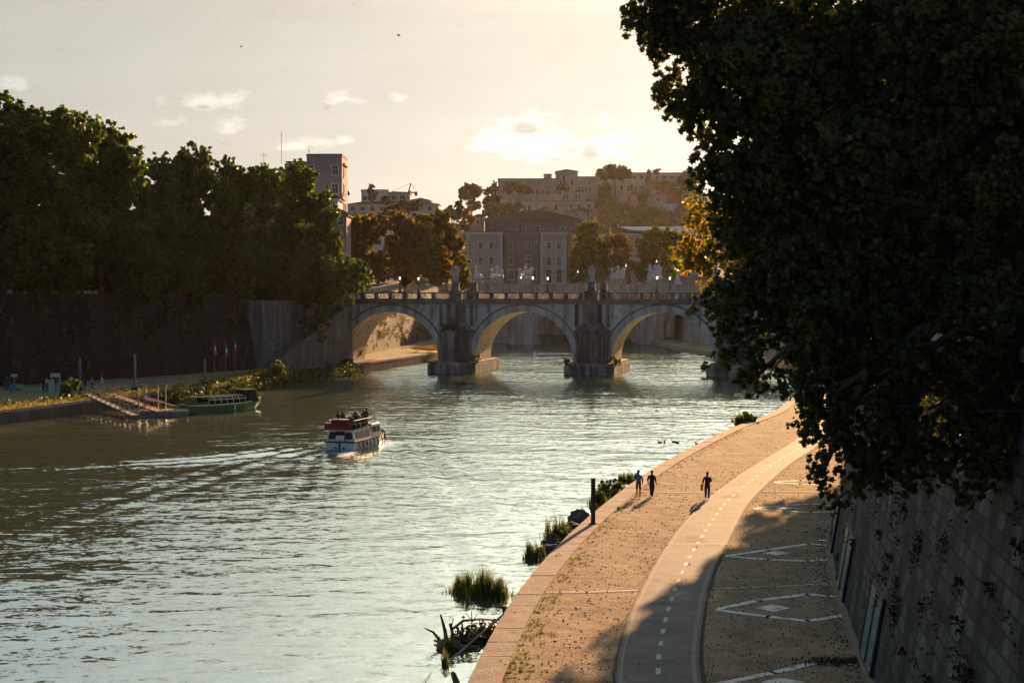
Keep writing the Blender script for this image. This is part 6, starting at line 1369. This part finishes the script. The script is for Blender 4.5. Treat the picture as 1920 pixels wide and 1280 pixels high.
reed('large dense clump of reeds standing in the water off the near quay', 905, 1118, 1.2, 420, 1.1, .48); reed('small reed clump in the water left of the dumped stones', 1008, 1050, .9, 160, 1.1, .35)
reed('sparse tall reeds beside the dumped stones', 1045, 1010, .9, 110, 1.4, .35); reed('thin reeds by the mooring post', 1120, 945, 1.0, 110, 1.1, .45); reed('dark reed tuft behind the walkers', 1178, 903, .9, 120, .8, .35); reed('reed fringe between the post and the walkers', 1150, 928, 1.1, 160, 1.0, .4)
reed('thin reeds rising from the driftwood', 840, 1225, .5, 60, 1.0, .2); reed('tall sparse reeds under the driftwood root', 835, 1250, .4, 50, .9, .15)
bush('shrub', 'green shrubby weeds on the quay edge between reeds and walkers', G(1152, 935, .3), (1.0, .8, .7), 1000, .12, PLANT); bush('shrub', 'yellow flowering weed on the quay wall behind the mooring post', G(1118, 960, .6), (.4, .6, .4), 500, .09, PLANTL)
bush('shrub', 'yellow flowering weed among the dumped stones', G(1060, 1022, .3), (.4, .7, .5), 700, .09, PLANTL); bush('shrub', 'small sprig growing from the coping near the driftwood', G(945, 1148, .8), (.15, .15, .25), 120, .06, PLANTL)
bush('shrub', 'long green weeds on the far quay edge by the hanging branches', G(1400, 797, .6), (1.4, 3.6, .7), 1800, .2, PLANTL, npuff=12)
# grass: left bank, tufts on the right quay
sp_ = []
for i in range(2600):
    y = rng.uniform(140, 236); x = cx(LE, y) - rng.uniform(.2, 4.5); sp_.append((x, y, 1.5, .5))
tag(blades('bank_grass', '', sp_, 12, .35, GRS, .7, w_=.05), 'strip of rough grass along the left quay edge', 'grass', kind='stuff')
sp_ = []
for (px, py, s, n) in ((1010, 1120, 1, 5), (1000, 1190, 1, 6), (985, 1150, .8, 4), (985, 1190, .8, 5), (1050, 1045, .8, 4), (1085, 1050, .9, 4), (965, 1240, .8, 4), (1035, 1070, .6, 4), (945, 1275, .8, 3), (1020, 1105, .6, 3)):
    q = G(px, py, 1.0)
    for i in range(n): sp_.append((q[0] + rng.normal(0, .35), q[1] + rng.normal(0, .5), 1.0, s * .4))
for i in range(420):
    y = 47 + 90 * rng.random() ** 1.5; x = cx(REs, y) + 1.1 + abs(rng.normal(0, .45)); sp_.append((x, y, 1.0, rng.uniform(.08, .25)))
for i in range(160):
    y = 47 + 70 * rng.random() ** 1.3; x = (cx(PLs, y) - .12 - abs(rng.normal(0, .12))) if rng.random() < .5 else (cx(PRs, y) + .15 + abs(rng.normal(0, .15))); sp_.append((x, y, 1.0, rng.uniform(.04, .12)))
tag(blades('quay_grass', '', sp_, 60, .13, GRS, .35, .9, w_=.012), 'low grass tufts and weeds in the dirt along the right quay edge', 'grass', kind='stuff')
# fallen leaves, pebbles
pos = []
for i in range(2600):
    y = 45 + 60 * rng.random() ** 1.3; a, c_ = cx(REs, y) + 1.4, cx(RWs, y) - .2; x = a + (c_ - a) * (rng.random() ** .8); pos.append((x, y, 1.02 + (.04 if cx(PLs, y) < x < cx(PRs, y) else 0)))
for i in range(700):
    y = rng.uniform(45, 80); x = cx(RWs, y) - abs(rng.normal(0, .35)) - .3; pos.append((x, y, 1.025))
pos = np.array(pos); pos = pos[[not (cx(PLs, p[1]) < p[0] < cx(PRs, p[1])) or rng.random() < .12 for p in pos]]
o = link('fallen_leaves', leaf_mesh('fallen_leaves', pos, .05, STAR, None), None, leafmat('dry_leaves', [(0.05, 0.03, 0.015), (0.10, 0.06, 0.03), (0.07, .05, .03)], .1)); tag(o, 'dry leaves scattered over the right quay', 'leaves', kind='stuff')
q = G(1570, 1240, 1.03); pos = np.stack([q[0] + rng.normal(0, .55, 700), q[1] + rng.normal(0, .28, 700), 1.03 + np.abs(rng.normal(0, .04, 700))], 1)
o = link('leaf_heap', leaf_mesh('leaf_heap', pos, .06, STAR, None), None, _mats.get('x') or leafmat('dry_leaves_heap', [(0.05, 0.028, 0.014), (0.09, 0.05, 0.025)], .1)); tag(o, 'heap of brown leaves lying on a white marking near the wall', 'leaves', kind='stuff')
b = MB()
for i in range(900):
    y = 46 + 100 * rng.random() ** 1.6; a, c_ = cx(REs, y) + 1.4, cx(PLs, y) - .2
    if rng.random() < .4: a, c_ = cx(PRs, y) + .3, cx(RWs, y) - .4
    x = a + (c_ - a) * rng.random(); s = rng.uniform(.015, .05); b.ball((x, y, 1.0 + s * .3), s, 5, 0, (1, 1.3, .6))
tag(b.build('pebbles', M('pebble', (.25, .2, .15), (.12, .1, .08), .9, 5)), 'pebbles strewn in the dirt of the right quay', 'pebbles', kind='stuff')
# litter by the wall
for i, (px, py, lb) in enumerate(((1478, 995, 'white paper scrap on the quay, left of the litter'), (1510, 998, 'crumpled white cup lying where light spots fall'), (1536, 990, 'pale bottle lying near the wall foot, first'), (1545, 996, 'white wrapper close to the wall foot'), (1552, 990, 'small white carton against the wall foot'), (1546, 1014, 'flat pale board lying beside the wall'))):
    q = G(px, py, 1.0); e = empty('litter', q, lb, 'litter'); b = MB()
    if i == 5: b.box(-.3, .3, -.1, .1, .004, .05)
    elif i == 2: b.tube([(-.15, 0, .05), (.08, 0, .05), (.12, 0, .05), (.17, .0, .05)], [.05, .05, .02, .02], 8)
    else: b.lathe([(.05, 0), (.09, .1 + .02 * i), (.03, .14)], n=7, sx=1.2)
    b.build('scrap', HW, e)
# ---------------------------------------------------------------- dumped stones, driftwood
ROCK = M('dark_rock', (.035, .033, .03), (.09, .08, .07), .9, 1.5, .8, 6)
def rock(label, px, py, r_, z=0.0):
    q = G(px, py, z); b = MB(); rs = random.Random(label); n = 12; k = 7
    for i in range(k + 1):
        for j in range(n):
            a = 2 * math.pi * j / n; th = math.pi * i / k; f = 1 + rs.uniform(-.16, .16) if 0 < i < k else 1
            b.v.append((q[0] + r_[0] * math.sin(th) * math.cos(a) * f, q[1] + r_[1] * math.sin(th) * math.sin(a) * f, q[2] + r_[2] * -math.cos(th) * f))
    for i in range(k):
        for j in range(n): b.f.append((i * n + j, i * n + (j + 1) % n, (i + 1) * n + (j + 1) % n, (i + 1) * n + j)); b.m.append(0)
    tag(b.build('boulder', ROCK), label, 'boulder', 'dumped stones at the quay foot')
rock('big dark boulder at the quay foot behind the mooring post', 1087, 973, (.75, .8, .62), .1); rock('dark boulder in the middle of the dumped stones', 1063, 1005, (.6, .7, .5), .1); rock('small square stone standing in the water', 1038, 1013, (.32, .3, .4), .1)
rock('flat stone nearest the reeds', 1032, 1030, (.75, .5, .3), .05); rock('tiny stone off the boulders', 1020, 1016, (.2, .15, .12), .05); rock('low stone touching the quay edge stones', 1075, 990, (.5, .5, .4), .1)
DW = M('driftwood', (.07, .05, .035), (.16, .12, .08), .9, 3, .6, 12)
q = G(852, 1215, 0); e = empty('driftwood', (q[0], q[1], 0), 'tangled dead root with upright snags caught at the quay', 'driftwood'); b = MB()
def wpt(px, py, z): return G(px, py, z)
def dz(px, py, base_py): # upright point above a base line
    Y = G(px, base_py, 0)[1]; return P(px, py, Y)
for pts, r_ in (([dz(840, 1215, 1215), dz(834, 1180, 1215), dz(826, 1151, 1215)], [.10, .075, .035]), ([dz(838, 1218, 1215), dz(822, 1196, 1212), dz(812, 1184, 1210), dz(796, 1177, 1210)], [.10, .08, .05, .02]),
                ([dz(845, 1215, 1215), dz(848, 1185, 1215), dz(844, 1168, 1215)], [.09, .07, .06]), ([dz(846, 1180, 1215), dz(868, 1163, 1205), dz(900, 1160, 1190), dz(938, 1162, 1170)], [.06, .06, .05, .035]),
                ([dz(850, 1190, 1215), dz(862, 1200, 1210), dz(875, 1208, 1210)], [.07, .05, .03]), ([dz(868, 1205, 1210), dz(867, 1175, 1210), dz(866, 1168, 1210)], [.06, .045, .03]),
                ([dz(885, 1180, 1200), dz(884, 1145, 1200)], [.03, .015]), ([dz(884, 1162, 1200), dz(873, 1148, 1200)], [.02, .01]), ([dz(886, 1165, 1200), dz(895, 1150, 1200)], [.02, .01]),
                ([dz(845, 1180, 1215), dz(850, 1160, 1215), dz(842, 1155, 1215)], [.03, .02, .01]), ([wpt(815, 1200, .1), wpt(850, 1212, .15), wpt(900, 1212, .1)], [.05, .1, .05]), ([dz(850, 1192, 1215), dz(880, 1172, 1200), dz(905, 1178, 1190)], [.04, .04, .02])):
    b.tube(pts, r_, 7)
b.ball((q[0] - .2, q[1], .1), .42, 10, 0, (1.3, 1, .8)); b.build('snags', DW, e, True)
pos = []
for i in range(60):
    t = rng.uniform(0, 1); a = G(860 + 75 * t, 1208 - 25 * t, .1); k = 26; pos.append(np.stack([a[0] + rng.normal(0, .3, k), a[1] + rng.normal(0, .3, k), np.abs(rng.normal(.1, .22, k))], 1))
pv_ = np.vstack(pos) - np.array(e.location); link('caught_debris', leaf_mesh('caught_debris', pv_, .10, RHOMB, None), e, leafmat('debris', [(0.02, .02, .01), (.05, .05, .02), (.08, .07, .03)], .2))
a_, c_ = Vector(G(944, 1151, 1.06)), Vector(G(845, 1236, .0)); e = empty('wooden_pole', tuple(c_), 'long pale pole leaning from the water onto the quay edge', 'pole'); b = MB(); b.tube([c_ - (a_ - c_) * .15, c_, a_], [.02, .035, .05], 7); b.build('shaft', M('pale_wood', (.4, .27, .16), (.3, .2, .12), .8, 4), e, True)
q = G(856, 1284, 0); e = empty('tree_stump', q, 'dark broken stump sticking out of the water at the bottom edge', 'stump'); b = MB(); b.tube([(.1, 0, -.4), (0, 0, .1), (-.12, 0, .42), (-.15, 0, .5)], [.14, .13, .10, .04], 9); b.build('wood', DW, e)
a_, c_ = Vector(G(810, 1256, .05)), Vector(G(790, 1282, .05)); e = empty('floating_branch', tuple(a_), 'thin pale branch floating left of the stump', 'branch'); b = MB(); b.tube([a_, a_.lerp(c_, .5) + Vector((.03, 0, .03)), c_], [.01, .02, .015], 5); b.build('wood', _mats['pale_wood'], e, True)
# ---------------------------------------------------------------- glass panels and rings on the right wall
TEAL = M('teal_glass', (.06, .16, .16), (.10, .22, .21), .25, 1.2, spec=.5)
def panel(y0, y1, lb, z0=1.15, hgt=2.5):
    ym = (y0 + y1) / 2; xw = cx(RWs, ym); e = empty('glass_panel', (xw, ym, z0), lb, 'panel', 'framed glass panels along the wall foot')
    def W(y, z, o): return (cx(RWs, y) + (z - .9) / 6 - o, y, z)
    n = 2; w_ = (y1 - y0) / n
    for i in range(n):
        g = MB(); g.add([W(y0 + i * w_ + .1, z0 + .08, .09), W(y0 + (i + 1) * w_ - .1, z0 + .08, .09), W(y0 + (i + 1) * w_ - .1, z0 + hgt, .09), W(y0 + i * w_ + .1, z0 + hgt, .09)], [(0, 1, 2, 3)]); g.build('pane', TEAL, e, True)
    f = MB()
    for y in (y0, (y0 + y1) / 2, y1): f.beam(W(y, z0, .06), W(y, z0 + hgt + .1, .06), .14, .14)
    f.beam(W(y0, z0 + hgt + .08, .06), W(y1, z0 + hgt + .08, .06), .12); f.beam(W(y0, z0, .06), W(y1, z0, .06), .12); f.build('frame', HB, e, True)
panel(48.4, 52.0, 'teal glass panel pair nearest the camera at the wall foot'); panel(60.2, 64.6, 'teal glass panel pair in the middle of the wall foot'); panel(71.5, 76.5, 'dark glass panel pair under the hanging branches')
for i, (y, z, rr_, lb) in enumerate(((65.2, 3.4, .2, 'iron ring on the wall left of the middle glass panels, upper'), (67, 1.9, .18, 'iron ring on the wall left of the middle glass panels, lower'), (33.5, 6.2 - .9, .16, 'large dark iron ring on the wall at the right picture edge'))):
    x = cx(RWs, y) + (z - .9) / 6 - .1
    e = empty('mooring_ring', (x, y, z), lb, 'ring'); b = MB(); b.ring((0, 0, -rr_), rr_, .035, 'x', 18, 6); b.build('ring', IRON, e); b = MB(); b.tube([(.12, 0, 0), (-.03, 0, 0)], .05, 8); b.build('bolt', IRON, e)
# thin iron arm reaching from the right wall
q = Vector(P(1830, 771, 30)); e = empty('iron_bar', tuple(q), 'thin dark bar reaching out through the leaves at the right edge', 'bar'); b = MB(); b.tube([q, q + Vector((2.5, 0, .02))], .02, 6); b.build('bar', IRON, e, True)
# ---------------------------------------------------------------- yellow racing boats beyond the first arch
YB = M('yellow_hull', (.85, .52, .02), (.7, .42, .02), .35, 3)
for i, (xa, ya, xb, yb, lb) in enumerate(((767, 649, 822, 655, 'long yellow rowing shell on trestles, topmost'), (768, 655, 818, 662, 'yellow rowing shell lying lower and slanting'), (800, 648, 824, 650, 'short visible yellow shell end behind the others'), (772, 652, 824, 657, 'yellow rowing shell in the middle of the rack'))):
    A = Vector(P(xa, ya, 300 - i)); B = Vector(P(xb + 25, yb + 2, 297 - i)); e = empty('rowing_shell', tuple(A), lb, 'rowing boat', 'yellow rowing shells on the sunny quay'); A.z = max(A.z, 2.2); B.z = max(B.z, 2.1)
    b = MB(); b.tube([A, A.lerp(B, .2), A.lerp(B, .5), A.lerp(B, .8), B], [.04, .24, .32, .24, .04], 10); b.build('hull', YB, e, True)
e = empty('boat_trestle', P(800, 662, 298), 'wooden trestles carrying the yellow rowing shells', 'trestle'); b = MB()
for px in (782, 808, 832):
    q = P(px, 660, 298); b.beam((q[0] - .2, q[1] - 2.5, 1.5), (q[0], q[1] - 1, 2.3), .1); b.beam((q[0] + .2, q[1] + 2.5, 1.5), (q[0], q[1] + 1, 2.3), .1); b.beam((q[0], q[1] - 3, 2.1), (q[0], q[1] + 3, 2.1), .1)
b.build('frame', WOOD, e, True)
# ---------------------------------------------------------------- people on the bridge
tops = [BLK, NAV, RDC, WHC, TAN, GRY, BLU, OLV]; bp = []
xs_b = [-34, -31, -28.6, -24, -21.5, -20.8, -17, -10.3, -8.9, -6.1, -5.4, -3.0, -2.2, -.4, .9, 2.6, 5.0, 8.2, 9.0, 14.2, 15.3, 17.6, 20.0, 23.1, 24.0, 27.5, 30.2, 31.0, 33.8]
nm = {0: 'black', 1: 'navy', 2: 'red', 3: 'white', 4: 'tan', 5: 'grey', 6: 'blue', 7: 'olive'}
for i, x in enumerate(xs_b):
    y = rr.choice([1.2, 1.6, 2.4, 3.5, 9.5]); k = rr.randrange(8)
    bp.append((x, y, k))
for i, (x, y, k) in enumerate(bp):
    d = rr.choice([90, -90, 80, -100])
    pos_n = 'over the first arch' if x < -15 else 'near the first angel' if x < -8.5 else 'over the second arch' if x < 8 else 'near the second angel' if x < 16 else 'over the third arch'
    person([WK, WS, ST][i % 3], 'person in %s top %s, %d m along the bridge' % (nm[k], pos_n, round(x + 38)), BW(x, y, 12.56), R(d - ANG), tops[k], [NAV, BLK, GRY][i % 3], 'pedestrians on the bridge', rr.uniform(.93, 1.06), hair=HS if i % 2 else HLG)
# ---------------------------------------------------------------- cars on the far bridge
TY = RUB
def car(label, loc, rz, col, first=None):
    e = empty('parked_car', loc, label, 'car', 'cars on the far side', rz)
    b = MB(); pr = [(-2.1, .35), (-2.1, .8), (-1.5, .92), (-.9, 1.4), (.7, 1.42), (1.4, .95), (2.1, .78), (2.15, .35)]
    v = [(x, -.82 if z < 1 else -.68, z) for x, z in pr] + [(x, .82 if z < 1 else .68, z) for x, z in pr]; k = len(pr)
    b.add(v, [tuple(range(k)), tuple(range(k, 2 * k))[::-1]] + [(i, (i + 1) % k, k + (i + 1) % k, k + i) for i in range(k)]); b.build('body', col, e)
    g = MB()
    for s in (-1, 1): g.add([(-1.3, s * .80, .97), (1.2, s * .80, .97), (.65, s * .70, 1.35), (-.85, s * .70, 1.35)], [(0, 1, 2, 3)])
    g.build('window', DGL, e)
    for x in (-1.35, 1.35):
        for s in (-1, 1): w_ = MB(); w_.tube([(x, s * .66, .32), (x, s * .85, .32)], .32, 14); w_.build('wheel', TY, e)
    return e
car('white car crossing the far bridge beside the second angel', (PX(1088, 391), 391, 14.25), 0, HW); car('silver car with bright roof at the left bridge head', (PX(728, 275), 275, 12.82), R(8), STEEL); car('dark car near the right lamps on the far bridge', (PX(1252, 391), 391, 14.1), 0, HB)
# ---------------------------------------------------------------- ducks, gulls
def bird(label, loc, span, rz, tilt):
    e = empty('gull', loc, label, 'bird', 'gulls in the sky', rz); e.rotation_euler = (tilt, 0, rz)
    b = MB(); b.tube([(0, -.25 * span, 0), (0, -.1 * span, 0), (0, .1 * span, .01), (0, .22 * span, 0), (0, .28 * span, 0)], [.01, .07 * span, .08 * span, .05 * span, .01], 8)
    for s in (-1, 1):
        pr = [(0, .12), (.28, .16), (.55, .02), (.30, .02), (0, -.06)]; zz = [0, .12, .06, .12, 0]; k = 5
        v = [(s * x * span, y * span, z * span + .01) for (x, y), z in zip(pr, zz)] + [(s * x * span, y * span, z * span - .015) for (x, y), z in zip(pr, zz)]
        b.add(v, [tuple(range(k)), tuple(range(k, 2 * k))[::-1]] + [(i, (i + 1) % k, k + (i + 1) % k, k + i) for i in range(k)])
    b.build('body', BLK, e)
bird('dark gull banking high in the middle of the sky', P(747, 67, 190), 1.0, R(60), R(50)); bird('smaller gull gliding in the left part of the sky', P(452, 88, 240), .9, R(-60), R(20))
for i, (px, py) in enumerate(((1237, 830), (1246, 829), (1264, 829), (1270, 831), (1307, 834))):
    q = G(px, py, 0); e = empty('duck', (q[0], q[1], .0), ['duck swimming leftmost of the group off the quay', 'duck swimming second from the left off the quay', 'duck swimming in the middle of the group', 'duck swimming right behind the middle one', 'duck swimming alone nearest the quay edge'][i], 'duck', 'ducks on the river', rr.uniform(0, 6))
    b = MB(); b.tube([(-.24, 0, .10), (-.15, 0, .06), (0, 0, .05), (.14, 0, .06), (.2, 0, .14)], [.02, .09, .11, .08, .04], 8); b.tube([(.16, 0, .08), (.2, 0, .2)], [.05, .04], 7); b.ball((.22, 0, .24), .05, 8); b.tube([(.25, 0, .235), (.33, 0, .225)], [.02, .012], 5); b.build('body', OLV, e)
